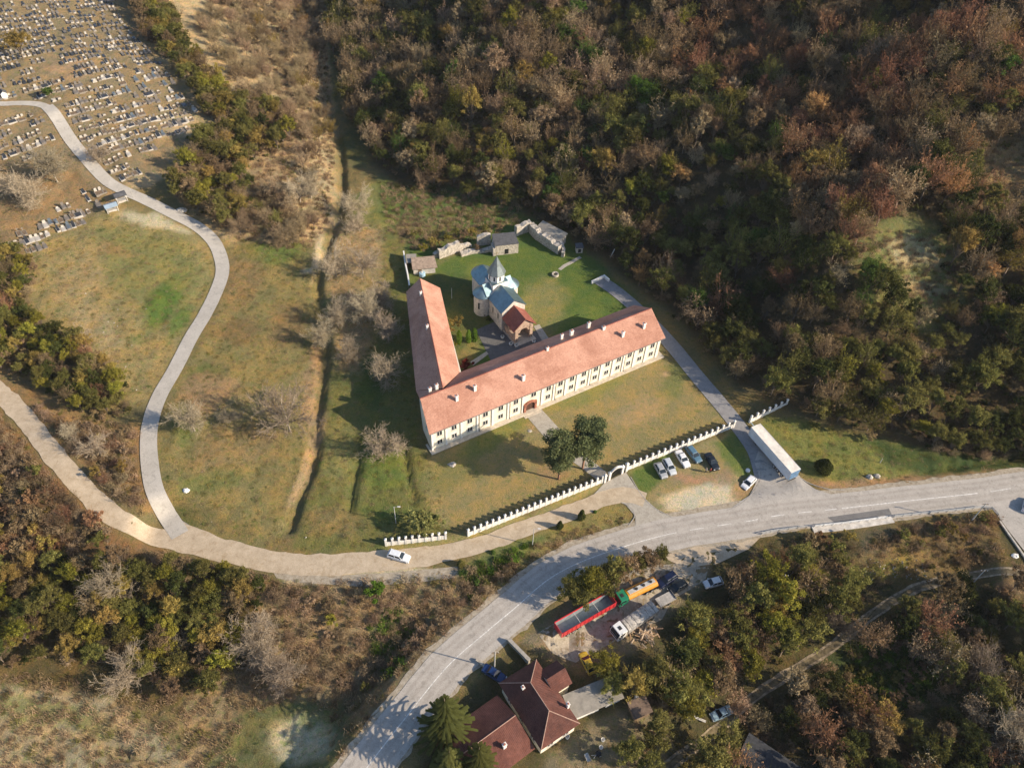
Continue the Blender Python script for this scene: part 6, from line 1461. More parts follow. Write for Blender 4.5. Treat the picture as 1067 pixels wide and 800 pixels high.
# individually placed trees and shrubs ---------------------------------------------------------
for px, py, s, k, lab in [
    (203, 449, .78, 0, 'bare tree with pale trunk at the edge of the field beside the concrete lane'),
    (303, 450, 1.15, 1, 'largest bare tree with wide grey crown standing by the ditch'),
    (402, 396, .8, 2, 'bare round crowned tree in the hollow west of the tiled wing, upper one'),
    (402, 474, .92, 3, 'bare round crowned tree on the green hollow west of the building corner, lower one'),
    (351, 287, .8, 1, 'slender bare tree leaning over the ditch head'), (378, 286, .85, 1, 'slender bare tree right of the ditch head on tan ground'),
    (385, 332, .8, 2, 'greyish bare orchard tree west of the tiled wing'), (352, 340, .7, 0, 'small bare tree at the ditch edge beside the orchard'), (365, 372, .72, 3, 'bare tree between ditch and orchard'),
    (405, 355, .75, 0, 'bare tree close to the white boundary wall'), (372, 320, .6, 3, 'low bare tree in the tan orchard ground'),
    (313, 212, .8, 1, 'bare tree on the bare bank above the ditch, left one'), (324, 207, .75, 0, 'bare tree on the bare bank above the ditch, right one'), (285, 205, .7, 3, 'bare tree on the brown bank left of the pair'),
    (88, 358, .62, 3, 'small bare tree with white trunk in the left field'), (60, 190, 1.0, 0, 'large bare tree at the lower edge of the cemetery'), (35, 212, .9, 2, 'second bare tree at the lower edge of the cemetery'), (12, 200, .8, 3, 'bare tree at the left edge of the picture under the cemetery'),
    (105, 168, .7, 3, 'bare bush-like tree beside the lane in the cemetery'), (118, 620, .85, 2, 'pale bare tree in the thicket at the lower left'), (135, 705, .85, 3, 'bare tree with whitish limbs at the lower edge of the thicket'),
    (190, 668, .5, 3, 'small bare tree between olive trees in the lower left thicket'), (275, 690, .9, 2, 'bare grey tree at the right end of the lower left thicket'), (262, 665, .8, 3, 'second bare grey tree beside the path in the thicket'), (298, 712, .8, 0, 'bare grey tree above the pale gravel patch'),
    (100, 470, .62, 3, 'small bare tree between the dirt track and the lane'), (75, 455, .4, 2, 'tiny bare tree on the rusty slope beside the dirt track'),
    (375, 225, .8, 1, 'bare tree on the overgrown bank at the head of the orchard'), (370, 240, .7, 3, 'grey bare tree below the overgrown bank'), (398, 320, .7, 2, 'bare tree with dense twigs near the tiled wing'), (336, 362, .7, 0, 'bare tree left of the ditch, middle of the field'),
    (240, 440, .45, 3, 'thin bare sapling in the middle of the field'), (1010, 700, .8, 0, 'bare tree in the dark grove at the lower right'), (1050, 770, 1.0, 2, 'large bare tree at the lower right corner'), (870, 655, .7, 3, 'grey bare tree beside the farm track')]:
    plant('bare_tree', BARE[k], px, py, s*1.2, lab, 'bare tree')
# two pines at the gate
def pine_kind(seed, H, R_, lean):
    rg = np.random.default_rng(seed); K = Kind(); nc = 32; P = []; Rn = []; p0 = []; p1 = []; w0 = []; w1 = []
    path = lambda t: np.array([lean*t*t, .3*lean*t, H*t*.97]); ts = np.linspace(0, 1, 7)
    for a, b_ in zip(ts[:-1], ts[1:]): p0.append(path(a)); p1.append(path(b_)); w0.append(.3*(1-.75*a)); w1.append(.3*(1-.75*b_))
    for i in range(nc):
        t = .38+.62*(i+.5)/nc; a = i*2.4+rg.normal()*.3; rad = R_*math.sqrt(max(.06, 1-((t-.66)/.42)**2))*rg.uniform(.5, 1.0); b_ = path(t-.05); c = path(t)+np.array([math.cos(a)*rad, math.sin(a)*rad, rg.uniform(.0, .8)])
        p0.append(b_); p1.append(c); w0.append(.07); w1.append(.025)
        for j in range(3):
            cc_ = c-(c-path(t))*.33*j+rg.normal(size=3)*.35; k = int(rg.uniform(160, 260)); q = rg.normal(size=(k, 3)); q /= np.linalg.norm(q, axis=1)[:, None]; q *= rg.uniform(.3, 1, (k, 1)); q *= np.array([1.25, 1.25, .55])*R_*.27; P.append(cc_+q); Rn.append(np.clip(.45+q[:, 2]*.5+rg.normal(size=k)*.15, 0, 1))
    P = np.concatenate(P); V, F = leaf_quads(P, .17, rg, .3); K.crown = mesh_np('crown', V, F, [LM['needle']], np.concatenate(Rn)); V, F = strips(np.array(p0), np.array(p1), w0, w1, rg); K.trunk = mesh_np('trunk', V, F, [M_BARKPINE]); K.H = H; return K
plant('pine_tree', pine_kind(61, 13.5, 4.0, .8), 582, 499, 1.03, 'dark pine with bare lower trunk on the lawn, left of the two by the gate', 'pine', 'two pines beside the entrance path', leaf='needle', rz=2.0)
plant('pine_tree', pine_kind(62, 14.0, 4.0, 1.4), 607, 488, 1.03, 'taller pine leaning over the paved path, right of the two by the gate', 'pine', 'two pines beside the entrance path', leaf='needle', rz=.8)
# spruces by the house
def spruce_kind(seed, H, R_):
    rg = np.random.default_rng(seed); K = Kind(); P = []; Q = []; Rn = []; nw = 13
    for i in range(nw):
        t = i/nw; z = H*(.08+.9*t); rad = R_*(1-t)**.85+.15; nb = int(15-8*t)
        for b_ in range(nb):
            a = 6.283*b_/nb+i*.7+rg.normal()*.12; rr = rad*rg.uniform(.75, 1.1); d = np.array([math.cos(a), math.sin(a), 0]); n = max(3, int(rr*7))
            for j in range(n):
                f = (j+.6)/n; pos = np.array([0, 0, z])+d*rr*f+np.array([0, 0, -.3*rr*f*f+.15*rr*f]); wd = .24*(1-f*.6)
                for s in (-1, 1):
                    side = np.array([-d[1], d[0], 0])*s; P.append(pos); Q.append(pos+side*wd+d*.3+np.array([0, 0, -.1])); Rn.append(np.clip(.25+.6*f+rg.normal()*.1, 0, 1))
    P = np.array(P); Q = np.array(Q); d = Q-P; n_ = len(P); w_ = np.cross(d, np.array([0, 0, 1.])); w_ /= np.linalg.norm(w_, axis=1)[:, None]+1e-9; w_ *= .085
    V = np.stack([P-w_*.6, P+w_*.6, Q+w_*.9+np.array([0, 0, -.03]), Q-w_*.9], 1).reshape(-1, 3); F = np.arange(4*n_).reshape(-1, 4)
    K.crown = mesh_np('crown', V, F, [LM['fir']], np.array(Rn)); V, F = strips(np.array([[0, 0, -.2]]), np.array([[0, 0, H*.97]]), .22, .03, rg); K.trunk = mesh_np('trunk', V, F, [M_BARK]); K.H = H; return K
SPR = [spruce_kind(71, 13, 4.0), spruce_kind(72, 11, 3.4)]
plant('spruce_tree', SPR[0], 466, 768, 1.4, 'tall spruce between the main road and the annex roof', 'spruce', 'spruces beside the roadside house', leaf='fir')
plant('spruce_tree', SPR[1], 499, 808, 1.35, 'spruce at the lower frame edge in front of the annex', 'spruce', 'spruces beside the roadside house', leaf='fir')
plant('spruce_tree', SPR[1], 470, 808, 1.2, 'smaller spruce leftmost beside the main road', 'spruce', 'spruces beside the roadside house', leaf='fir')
# columnar conifers
def column_kind(seed, H, R_, cone=.25, n=2600, lf_=.1):
    rg = np.random.default_rng(seed); K = Kind(); t = rg.random(n)**.9; a = rg.random(n)*6.283; rad = R_*np.minimum(1, (1-t)/cone+.05)**.6*np.minimum(1, .6+t*2)*(1+.12*np.sin(a*3+t*6)); r = rad*rg.uniform(.72, 1.05, n)
    P = np.stack([np.cos(a)*r, np.sin(a)*r, .05+t*H], -1); V, F = leaf_quads(P, lf_, rg, .1); K.crown = mesh_np('crown', V, F, [LM['green']], np.clip(rg.normal(.5, .2, n), 0, 1)); V, F = strips(np.array([[0, 0, -.2]]), np.array([[0, 0, H*.8]]), .08, .03, rg); K.trunk = mesh_np('trunk', V, F, [M_BARK]); K.H = H; return K
COL = [column_kind(81, 4.6, .68, .35), column_kind(82, 2.6, .75, .7)]
for px, py, s, lf, lab in [(478.5, 358, 1.0, 'green', 'bright green columnar thuja in the courtyard, leftmost of the three'), (488.5, 356.5, .92, 'green', 'columnar thuja in the courtyard, middle of the three'), (494.5, 355.5, .98, 'green', 'columnar thuja in the courtyard, nearest the church')]:
    plant('thuja', COL[0], px, py, s, lab, 'thuja', 'thujas in the courtyard', leaf='bright')
for px, py, s, sq, lf, lab in [(605.5, 540.5, 1.0, 1.25, 'dark', 'tallest dark conical shrub on the grass island by the gate'), (583, 550, .95, 1.1, 'dark', 'dark conical shrub left of the street lamp island, second from the gate'), (620, 533.5, .5, 1.1, 'green', 'small round shrub near the tip of the grass island'), (649, 540, .4, 1, 'brown', 'tiniest shrub at the very tip of the grass island'), (514, 576, .6, 1.0, 'green', 'small dark shrub beside the access road'), (480.5, 589, 1.0, .75, 'olive', 'rounded shrub at the end of the gravel verge')]:
    plant('conical_shrub', COL[1], px, py, s, lab, 'shrub', 'clipped shrubs on the grass island', leaf=lf, squash=sq*s)
plant('round_shrub', column_kind(83, 3.6, 2.0, .75, 5200, .13), 857, 490, 1.0, 'dense dark green round shrub on the grass right of the semi-trailer', 'shrub', leaf='dark', squash=1.0)
plant('red_shrub', BUSH[2], 484, 384, 1.15, 'round dark red shrub in the courtyard corner', 'shrub', leaf='red')
plant('autumn_shrub', BUSH[0], 474, 340, 1.1, 'yellowing shrub between tiled wing and thujas', 'shrub', leaf='mustard'); plant('autumn_shrub', BUSH[3], 468, 349, .8, 'ochre shrub against the wall of the tiled wing', 'shrub', leaf='mustard'); plant('autumn_shrub', BUSH[3], 470, 362, .6, 'low yellow shrub left of the thujas', 'shrub', leaf='yellowgreen')
plant('willow_shrub', BUSH[1], 440, 552, 1.8, 'large pale yellow-green bush behind the short fence section', 'shrub', leaf='lime'); plant('willow_shrub', BUSH[0], 452, 546, 1.3, 'smaller yellow-green bush against the large one behind the fence', 'shrub', leaf='lime')
plant('green_bush', BUSH[0], 394, 620, 1.3, 'bright green bush below the gravel verge', 'shrub', leaf='bright'); plant('yellow_bush', BUSH[0], 347, 648, .8, 'small yellow-green bush on the brown slope', 'shrub', leaf='yellowgreen')
for i, (px, py, s) in enumerate([(498, 320, .5), (503, 328, .5), (510, 334, .45), (493, 312, .5)]):
    plant('church_shrub', BUSH[i % 4], px, py, s, 'low dark shrub along the shaded church wall', 'shrub', 'shrubs along the church wall', leaf='dark')
for i, (px, py, s, lf) in enumerate([(442, 262, .9, 'yellowgreen'), (452, 256, .9, 'mustard'), (466, 250, .8, 'yellowgreen'), (475, 246, .8, 'olive'), (484, 248, .9, 'brown'), (492, 244, .8, 'mustard'), (520, 238, .7, 'brown'), (498, 262, .6, 'brown'), (430, 247, .8, 'olive'), (505, 240, .7, 'olive')]):
    plant('bank_shrub', BUSH[i % 4], px, py, s, '%s autumn shrub along the ruined walls, %s of the row' % (CNN[lf], sector(px, py, 425, 525, 235, 265)), 'shrub', 'shrubs along the ruined walls', leaf=lf)
# shrubs between the main road and the truck yard
for i, (px, py, s, lf) in enumerate([(598, 630, 1.5, 'olive'), (612, 622, 1.6, 'yellowgreen'), (625, 614, 1.5, 'olive'), (638, 606, 1.4, 'olive'), (650, 601, 1.3, 'brown'), (662, 597, 1.2, 'olive'), (674, 592, 1.1, 'brown'), (686, 588, 1.0, 'olive'), (604, 617, 1.2, 'olive'), (645, 612, 1.0, 'brown'), (632, 622, .9, 'olive')]):
    plant('roadside_bush', LEAFY[i % 6], px, py, s*.56, '%s bush from the left in the strip between main road and truck yard' % ORD[i], 'shrub', 'bushes between the road and the truck yard', leaf=lf)

# scattered trees: regions given as outlines on the ground ------------------------------------
FOREST = [(340, -120), (346, 60), (366, 132), (392, 168), (430, 200), (475, 206), (545, 220), (600, 248), (655, 290), (705, 335), (765, 395), (800, 412), (835, 424), (850, 448), (885, 452), (905, 460), (925, 448), (950, 440), (1005, 455), (1030, 420), (1100, 430), (1400, 440), (1500, -260), (340, -260)]
CLEAR = [[(888, 235), (930, 220), (985, 240), (1000, 300), (975, 340), (915, 318)], [(1008, 150), (1090, 140), (1100, 235), (1030, 230)], [(398, 188), (450, 200), (440, 225), (400, 225)]]
PAL = {  # leaf colours with weights, per part of the hill
 'dark': [('greybrown', 2), ('brown', 3), ('olive', 4), ('tan', 1), ('dark', 2), ('mustard', 1.6), ('green', 1.2), ('yellowgreen', 1)],
 'rust': [('rust', 5), ('brown', 4), ('tan', 2), ('olive', 1.6), ('orange', 1), ('greybrown', 2), ('mustard', 1)],
 'green': [('olive', 5), ('dark', 2.5), ('yellowgreen', 1.6), ('brown', 2.5), ('greybrown', 1.5), ('green', 1)],
 'mixed': [('brown', 3), ('tan', 1.5), ('olive', 4.5), ('greybrown', 1.5), ('mustard', 2), ('rust', 1), ('dark', 1.5), ('yellowgreen', 1.6), ('orange', 1.2), ('green', .8)]}
def pick(pal): n_, w_ = zip(*PAL[pal]); return random.choices(n_, w_)[0]
CN = {'olive': 'olive green', 'yellowgreen': 'yellow-green', 'mustard': 'mustard yellow', 'rust': 'rusty', 'brown': 'brown', 'greybrown': 'leafless grey-brown', 'tan': 'pale tan', 'dark': 'dark green', 'green': 'green', 'bright': 'bright green', 'orange': 'orange'}
CARS_PX = [(693, 606), (705, 612), (743, 608), (611, 692), (751, 744), (518, 703), (693, 626), (612, 640), (662, 648), (590, 655), (645, 628), (672, 618), (672, 660), (727, 747), (625, 740), (645, 740), (656, 668), (686, 666)]
def scatter(poly, sp, holes=(), jit=.42, seed=1, lim=None):
    rg = np.random.default_rng(seed); pw = np.array([G(max(-300, min(1500, x)), max(-150, y))[:2] for x, y in poly]); x0, y0 = pw.min(0)-70; x1, y1 = pw.max(0)+70; x0 = max(x0, -320); x1 = min(x1, 330); y1 = min(y1, 470)
    xs = np.arange(x0, x1, sp); ys = np.arange(max(y0, 20), y1, sp*.87); X_, Y_ = np.meshgrid(xs, ys); X_ = X_+(np.arange(len(ys))[:, None] % 2)*sp*.5; X_ = (X_+rg.uniform(-jit, jit, X_.shape)*sp).ravel(); Y_ = (Y_+rg.uniform(-jit, jit, Y_.shape)*sp).ravel()
    Zs = hgrid(X_, Y_); px, py, v = proj(X_, Y_, Zs); m = inside(px, py, poly) & (v > 5)
    jx = fbm(X_/9., Y_/9., 3)*26; jy = fbm(X_/9.+30, Y_/9., 3)*26
    for h_ in holes: m &= ~inside(px+jx, py+jy, h_)
    rdm = np.ones(len(X_), bool)
    for nm in ('main', 'access', 'track_west', 'lane', 'drive', 'farm_track', 'side_road'):
        w3, half = roads[nm]; q, _, _ = seg_dist(X_, Y_, [tuple(p[:2]) for p in w3[::4]]); rdm &= q > half+1.0
    for cx_, cy_ in CARS_PX: m &= ~((np.abs(px-cx_) < 17) & (py > cy_-6) & (py < cy_+36))
    m &= rdm; return [(a, b_, c, d, e) for a, b_, c, d, e in zip(X_[m], Y_[m], Zs[m], px[m], py[m])]
TREES = []   # (x, y, z, px, py, kind list, leaf, scale, label, category, group)
def forest_tone(px, py):
    if 820 < px < 940 and 70 < py < 260: return 'rust'
    if px > 700 and py < 120: return 'rust' if random.random() < .6 else 'mixed'
    if px > 760 and py > 330: return 'green'
    if 930 < px and 120 < py < 330: return 'mixed'
    if px < 520 and py < 220: return 'dark'
    if 560 < px < 760 and 180 < py < 330: return 'mixed' if random.random() < .5 else 'dark'
    if 950 < px and py < 120: return 'mixed'
    return 'mixed' if random.random() < .6 else 'dark'
def region_words(px, py):
    if py < 130: a = 'high on the wooded hillside'
    elif px < 545: a = 'in the wood behind the ruins'
    elif px < 760: a = 'in the wood above the driveway'
    elif py > 330: a = 'at the wood foot above the roadside'
    else: a = 'in the wood at the right'
    return a
FORM = {id(k): w_ for k, w_ in zip(LEAFY+SPARSE, ('round', 'tall', 'broad', 'narrow', 'loose', 'dense', 'wispy', 'thin', 'open', 'brushy'))}
for (x, y, z, px, py) in scatter(FOREST, 5.0, CLEAR, seed=5):
    tone = forest_tone(px, py); lf = pick(tone)
    nv = float(fbm(np.array(x/17.), np.array(y/17.), 2)); nw_ = float(fbm(np.array(x/24.+40), np.array(y/24.+7), 2))
    if random.random() < .5:
        if tone == 'rust': lf = 'rust' if nv > .1 else ('brown' if nv > -.25 else 'tan')
        elif tone == 'green': lf = 'olive' if nv > -.15 else ('dark' if nw_ > -.1 else 'brown')
        else: lf = ('tan' if nw_ > .1 else 'greybrown') if nv > .32 else ('brown' if nv > .08 else ('olive' if nv > -.3 else 'dark'))
    big = random.uniform(.68, 1.15)+.25*nw_
    if (lf in ('greybrown', 'brown', 'rust', 'tan') and random.random() < .72) or random.random() < .2: kd = random.choice(SPARSE); sc_ = big*.95; form = 'thin'
    else: kd = random.choice(LEAFY); sc_ = big*.92; form = 'full'
    TREES.append((x, y, z, px, py, kd, lf, sc_, '%s %s tree %s' % (CN[lf], FORM[id(kd)], region_words(px, py)), 'tree', 'trees of the wooded hillside'))
n_forest = len(TREES)
# other groves: (outline, spacing, palette, label tail, size, kinds)
GROVES = [
 ([(128, -30), (165, -20), (205, 60), (245, 105), (300, 120), (308, 150), (262, 175), (262, 215), (240, 246), (205, 225), (178, 206), (205, 160), (222, 130), (190, 85), (150, 40)], 3.6, [('olive', 5), ('yellowgreen', 2), ('brown', 3), ('mustard', 2), ('dark', 1)], 'in the hedge along the cemetery', (.5, .8), 'L'),
 ([(200, -60), (330, -60), (332, 60), (346, 130), (348, 165), (318, 190), (305, 140), (250, 100), (212, 50)], 5.0, [('greybrown', 3), ('tan', 3), ('brown', 2), ('mustard', 1)], 'on the tan slope left of the ditch', (.4, .7), 'B'),
 ([(262, 210), (300, 200), (335, 235), (320, 262), (280, 255), (245, 248)], 3.8, [('brown', 3), ('tan', 3), ('olive', 1)], 'on the brown bank below the tan slope', (.4, .8), 'B'),
 ([(-60, 225), (15, 262), (40, 270), (30, 320), (50, 345), (100, 365), (136, 400), (138, 432), (112, 440), (70, 425), (25, 392), (-60, 370)], 3.3, [('olive', 6), ('yellowgreen', 3), ('brown', 2), ('mustard', 2.5), ('dark', 2), ('rust', .5)], 'in the thicket above the dirt track', (.36, .6), 'L'),
 ([(-60, 385), (0, 395), (60, 440), (110, 450), (145, 450), (150, 500), (165, 540), (120, 522), (70, 480), (10, 420)], 3.0, [('brown', 3), ('rust', 2), ('tan', 3), ('mustard', 1), ('greybrown', 2)], 'between dirt track and lane', (.5, 1.0), 'S'),
 ([(-80, 410), (0, 445), (60, 505), (125, 560), (60, 590), (-80, 595)], 3.0, [('rust', 3), ('brown', 4), ('olive', 2), ('tan', 2), ('mustard', 1.4)], 'on the slope below the dirt track', (.6, 1.2), 'S'),
 ([(-80, 590), (60, 592), (130, 578), (215, 588), (275, 612), (262, 650), (250, 690), (225, 725), (180, 725), (140, 700), (60, 690), (-80, 700)], 3.3, [('olive', 5), ('yellowgreen', 4.5), ('mustard', 3), ('dark', .6), ('brown', 2)], 'in the thicket at the lower left', (.42, .68), 'L'),
 ([(285, 615), (470, 610), (480, 640), (430, 690), (380, 730), (330, 720), (290, 730), (260, 720), (275, 660)], 4.0, [('brown', 2), ('tan', 5), ('greybrown', 2), ('olive', .7)], 'on the brown slope below the gravel verge', (.3, .65), 'S'),
 ([(470, 600), (520, 590), (560, 575), (520, 612), (478, 640), (470, 620)], 3.4, [('brown', 2), ('green', 2), ('olive', 2)], 'on the bank beside the main road', (.35, .7), 'S'),
 ([(715, 612), (760, 606), (790, 602), (840, 596), (880, 612), (900, 640), (862, 668), (800, 705), (765, 735), (735, 750), (690, 742), (660, 720), (640, 700), (655, 684), (690, 668), (700, 640), (705, 625)], 4.0, [('olive', 6), ('yellowgreen', 2.5), ('dark', 2), ('brown', 2.5), ('mustard', 1.2), ('rust', .7)], 'between the yard and the creek', (.62, 1.05), 'L'),
 ([(760, 596), (800, 574), (845, 562), (885, 560), (890, 600), (840, 604), (790, 606), (765, 606)], 3.2, [('brown', 3), ('olive', 3), ('rust', 2), ('mustard', 1)], 'in the scrub just south of the road', (.6, 1.2), 'S'),
 ([(930, 548), (1035, 540), (1052, 570), (1075, 600), (990, 598), (940, 612), (905, 632), (900, 605), (960, 602), (965, 580), (930, 575)], 4.2, [('brown', 3), ('olive', 3), ('mustard', 1), ('rust', 1)], 'in the scrub below the guard rail', (.5, .95), 'S'),
 ([(930, 640), (985, 612), (1060, 612), (1150, 620), (1180, 900), (960, 900), (700, 900), (705, 815), (740, 790), (800, 735), (850, 700), (890, 672)], 4.7, [('olive', 5), ('dark', 4), ('brown', 3), ('rust', 1), ('mustard', 1.2), ('greybrown', 1.5)], 'in the dark grove at the lower right', (.55, .92), 'L'),
 ([(600, 700), (640, 688), (680, 700), (700, 720), (690, 742), (655, 730), (625, 724), (610, 712)], 4.0, [('olive', 4), ('yellowgreen', 3), ('mustard', 2)], 'behind the outbuilding and the yellow car', (.62, .8), 'L'),
 ([(645, 765), (690, 755), (705, 770), (690, 800), (650, 820)], 4.4, [('olive', 4), ('brown', 1)], 'on the lower edge between house and farm track', (.6, .75), 'L'),
 ([(940, 445), (1000, 462), (1040, 430), (1110, 440), (1110, 482), (1040, 480), (1000, 478), (960, 470)], 3.8, [('olive', 3), ('dark', 3), ('yellowgreen', 1)], 'on the roadside bank at the right', (.42, .75), 'L'),
]
GR_HOLES = [[(840, 575), (930, 560), (960, 590), (930, 605), (890, 610), (850, 600)], [(870, 680), (960, 690), (950, 760), (880, 740)], [(640, 640), (700, 640), (700, 672), (650, 680)], [(765, 765), (850, 775), (860, 830), (760, 830)]]
gi = 0
for poly, sp, pal, tail, (s0, s1), typ in GROVES:
    gi += 1
    for (x, y, z, px, py) in scatter(poly, sp, GR_HOLES if typ == 'L' and px > 500 else (), seed=100+gi):
        n_, w_ = zip(*pal); lf = random.choices(n_, w_)[0]; s = random.uniform(s0, s1)
        if typ == 'L':
            kd = random.choice(LEAFY) if lf not in ('greybrown', 'brown', 'rust') or random.random() < .4 else random.choice(SPARSE)
            TREES.append((x, y, z, px, py, kd, lf, s, '%s tree %s' % (CN[lf], tail), 'tree', 'trees '+tail))
        elif typ == 'B':
            kd = random.choice(BARE+SPARSE); TREES.append((x, y, z, px, py, kd, 'greybrown' if kd in BARE else lf, s, '%s tree %s' % (CN['greybrown' if kd in BARE else lf], tail), 'tree', 'trees '+tail))
        else:
            kd = random.choice(TWIGB+BUSH[:2] if lf in ('tan', 'greybrown', 'brown', 'rust') else BUSH); TREES.append((x, y, z, px, py, kd, lf, s, '%s shrub %s' % (CN[lf], tail), 'shrub', 'shrubs '+tail))
# a few single trees that stand out
for px, py, s, lf, kd, lab in [(668, 118, 1.35, 'bright', LEAFY[2], 'broad bright green tree alone amid the brown wooded hillside'), (508, 74, .9, 'green', LEAFY[1], 'fresh green tree high in the brown wood above the ruins'), (345, 45, .75, 'mustard', LEAFY[3], 'mustard tree at the head of the ditch, right one'), (318, 30, .6, 'orange', LEAFY[0], 'orange tree at the head of the ditch, left one'),
    (843, 135, 1.0, 'orange', LEAFY[4], 'orange-tan tree at the top of the rusty group of trees'), (907, 215, 1.15, 'rust', LEAFY[2], 'rust red round tree above the hillside clearing'), (885, 175, 1.0, 'rust', LEAFY[0], 'rust red tree left of the clearing'), (905, 105, .8, 'yellowgreen', LEAFY[3], 'yellow-green tree between rusty and dark trees on the hillside'),
    (958, 665, .95, 'rust', SPARSE[1], 'round rusty brown tree beside the farm track'), (848, 775, .9, 'rust', SPARSE[2], 'rusty leaved tree in the dark grove near the bottom edge'), (762, 738, .62, 'tan', SPARSE[0], 'tan round tree beside the pale blue car'), (25, 62, 1.1, 'mustard', LEAFY[0], 'mustard tree with dark shadow in the cemetery'), (52, 103, .5, 'green', LEAFY[5], 'small green tree at the bend of the lane in the cemetery'), (196, 145, .4, 'green', BUSH[1], 'green bush on the sandy ground at the cemetery corner'),
    (422, 95, .85, 'yellowgreen', LEAFY[1], 'pale green tree in the shaded valley'), (443, 102, .85, 'mustard', SPARSE[0], 'tall yellowish thin tree in the shaded valley'), (108, 210, .3, 'dark', BUSH[1], 'dark bush beside the canopy grave')]:
    p = T(px, py); TREES.append((p[0], p[1], p[2], px, py, kd, lf, s, lab, 'tree' if kd not in BUSH else 'shrub', None))
# every tree or shrub whose look and place can be told gets it into its label
def shows(t): return -30 < t[3] < 1097 and -10 < t[4] < 850
groups_ = {}
for t in TREES: groups_.setdefault(t[10], []).append(t)
def where_in(t):
    g = groups_[t[10]]; xs = sorted(q[3] for q in g if shows(q)) or [0]; ys = sorted(q[4] for q in g if shows(q)) or [0]
    fx = sum(x < t[3] for x in xs)/len(xs); fy = sum(y < t[4] for y in ys)/len(ys)
    c = ('far left', 'left', 'middle', 'right', 'far right')[min(4, int(fx*5))]; r = ('top', 'upper', 'mid', 'lower', 'bottom')[min(4, int(fy*5))]
    return '%s %s' % (r, c)
def full_label(t):
    if t[10] is None: return t[8]
    sz = 'large' if t[7] > .92 else ('medium' if t[7] > .68 else ('small' if t[7] > .5 else 'low'))
    lab = '%s %s, %s part' % (sz, t[8], where_in(t)); return lab if len(lab.split()) <= 16 else lab[:-5]
def app(t): return t[7]*t[5].H/math.sqrt(t[0]**2+t[1]**2+(CAM_H-t[2])**2)
def name_of(t): return 'shrub' if t[9] == 'shrub' else ('autumn_tree' if t[6] in ('rust', 'brown', 'tan', 'orange', 'mustard', 'greybrown') else 'green_tree')
cnt = {}; far = []
for t in sorted(TREES, key=lambda t: (t[10] is not None, -app(t))):
    nm = name_of(t)
    if not shows(t) or cnt.get(nm, 0) >= 292: far.append(t); continue
    cnt[nm] = cnt.get(nm, 0)+1
    plant(nm, t[5], 0, 0, t[7], full_label(t), t[9], t[10], leaf=t[6], world=t[:3], squash=random.uniform(.85, 1.15), lean=.07)
print('individuals', cnt, 'in the mass', len(far))

# mass vegetation through geometry nodes: points carry scale, turn and which plant
def stuff(name, items, pts, sc_, idx, rz=None):
    """items: list of meshes; one object instancing them on its points"""
    colx = bpy.data.collections.new(name+'_source')
    for i, me_ in enumerate(items):
        o = bpy.data.objects.new('%s_item_%02d' % (name, i), me_); colx.objects.link(o)
    me = bpy.data.meshes.new(name); me.vertices.add(len(pts)); me.vertices.foreach_set('co', np.asarray(pts, np.float32).reshape(-1))
    a = me.attributes.new('scl', 'FLOAT', 'POINT'); a.data.foreach_set('value', np.asarray(sc_, np.float32)); a = me.attributes.new('idx', 'INT', 'POINT'); a.data.foreach_set('value', np.asarray(idx, np.int32))
    a = me.attributes.new('rot', 'FLOAT', 'POINT'); a.data.foreach_set('value', RNG.uniform(0, 6.28, len(pts)).astype(np.float32))
    o = bpy.data.objects.new(name, me); C.objects.link(o); tag(o, kind='stuff')
    ng = bpy.data.node_groups.new(name+'_nodes', 'GeometryNodeTree'); ng.interface.new_socket('Geometry', in_out='INPUT', socket_type='NodeSocketGeometry'); ng.interface.new_socket('Geometry', in_out='OUTPUT', socket_type='NodeSocketGeometry')
    gi_ = ng.nodes.new('NodeGroupInput'); go = ng.nodes.new('NodeGroupOutput'); ip = ng.nodes.new('GeometryNodeInstanceOnPoints'); ci = ng.nodes.new('GeometryNodeCollectionInfo'); ci.inputs['Collection'].default_value = colx; ci.inputs['Separate Children'].default_value = True; ci.inputs['Reset Children'].default_value = True
    ip.inputs['Pick Instance'].default_value = True
    def att(nm, ty): n_ = ng.nodes.new('GeometryNodeInputNamedAttribute'); n_.data_type = ty; n_.inputs['Name'].default_value = nm; return n_.outputs[0]
    ng.links.new(gi_.outputs[0], ip.inputs['Points']); ng.links.new(ci.outputs[0], ip.inputs['Instance']); ng.links.new(att('idx', 'INT'), ip.inputs['Instance Index']); ng.links.new(att('scl', 'FLOAT'), ip.inputs['Scale'])
    cx = ng.nodes.new('ShaderNodeCombineXYZ'); ng.links.new(att('rot', 'FLOAT'), cx.inputs[2]); ng.links.new(cx.outputs[0], ip.inputs['Rotation']); ng.links.new(ip.outputs[0], go.inputs[0])
    md = o.modifiers.new('scatter', 'NODES'); md.node_group = ng; return o
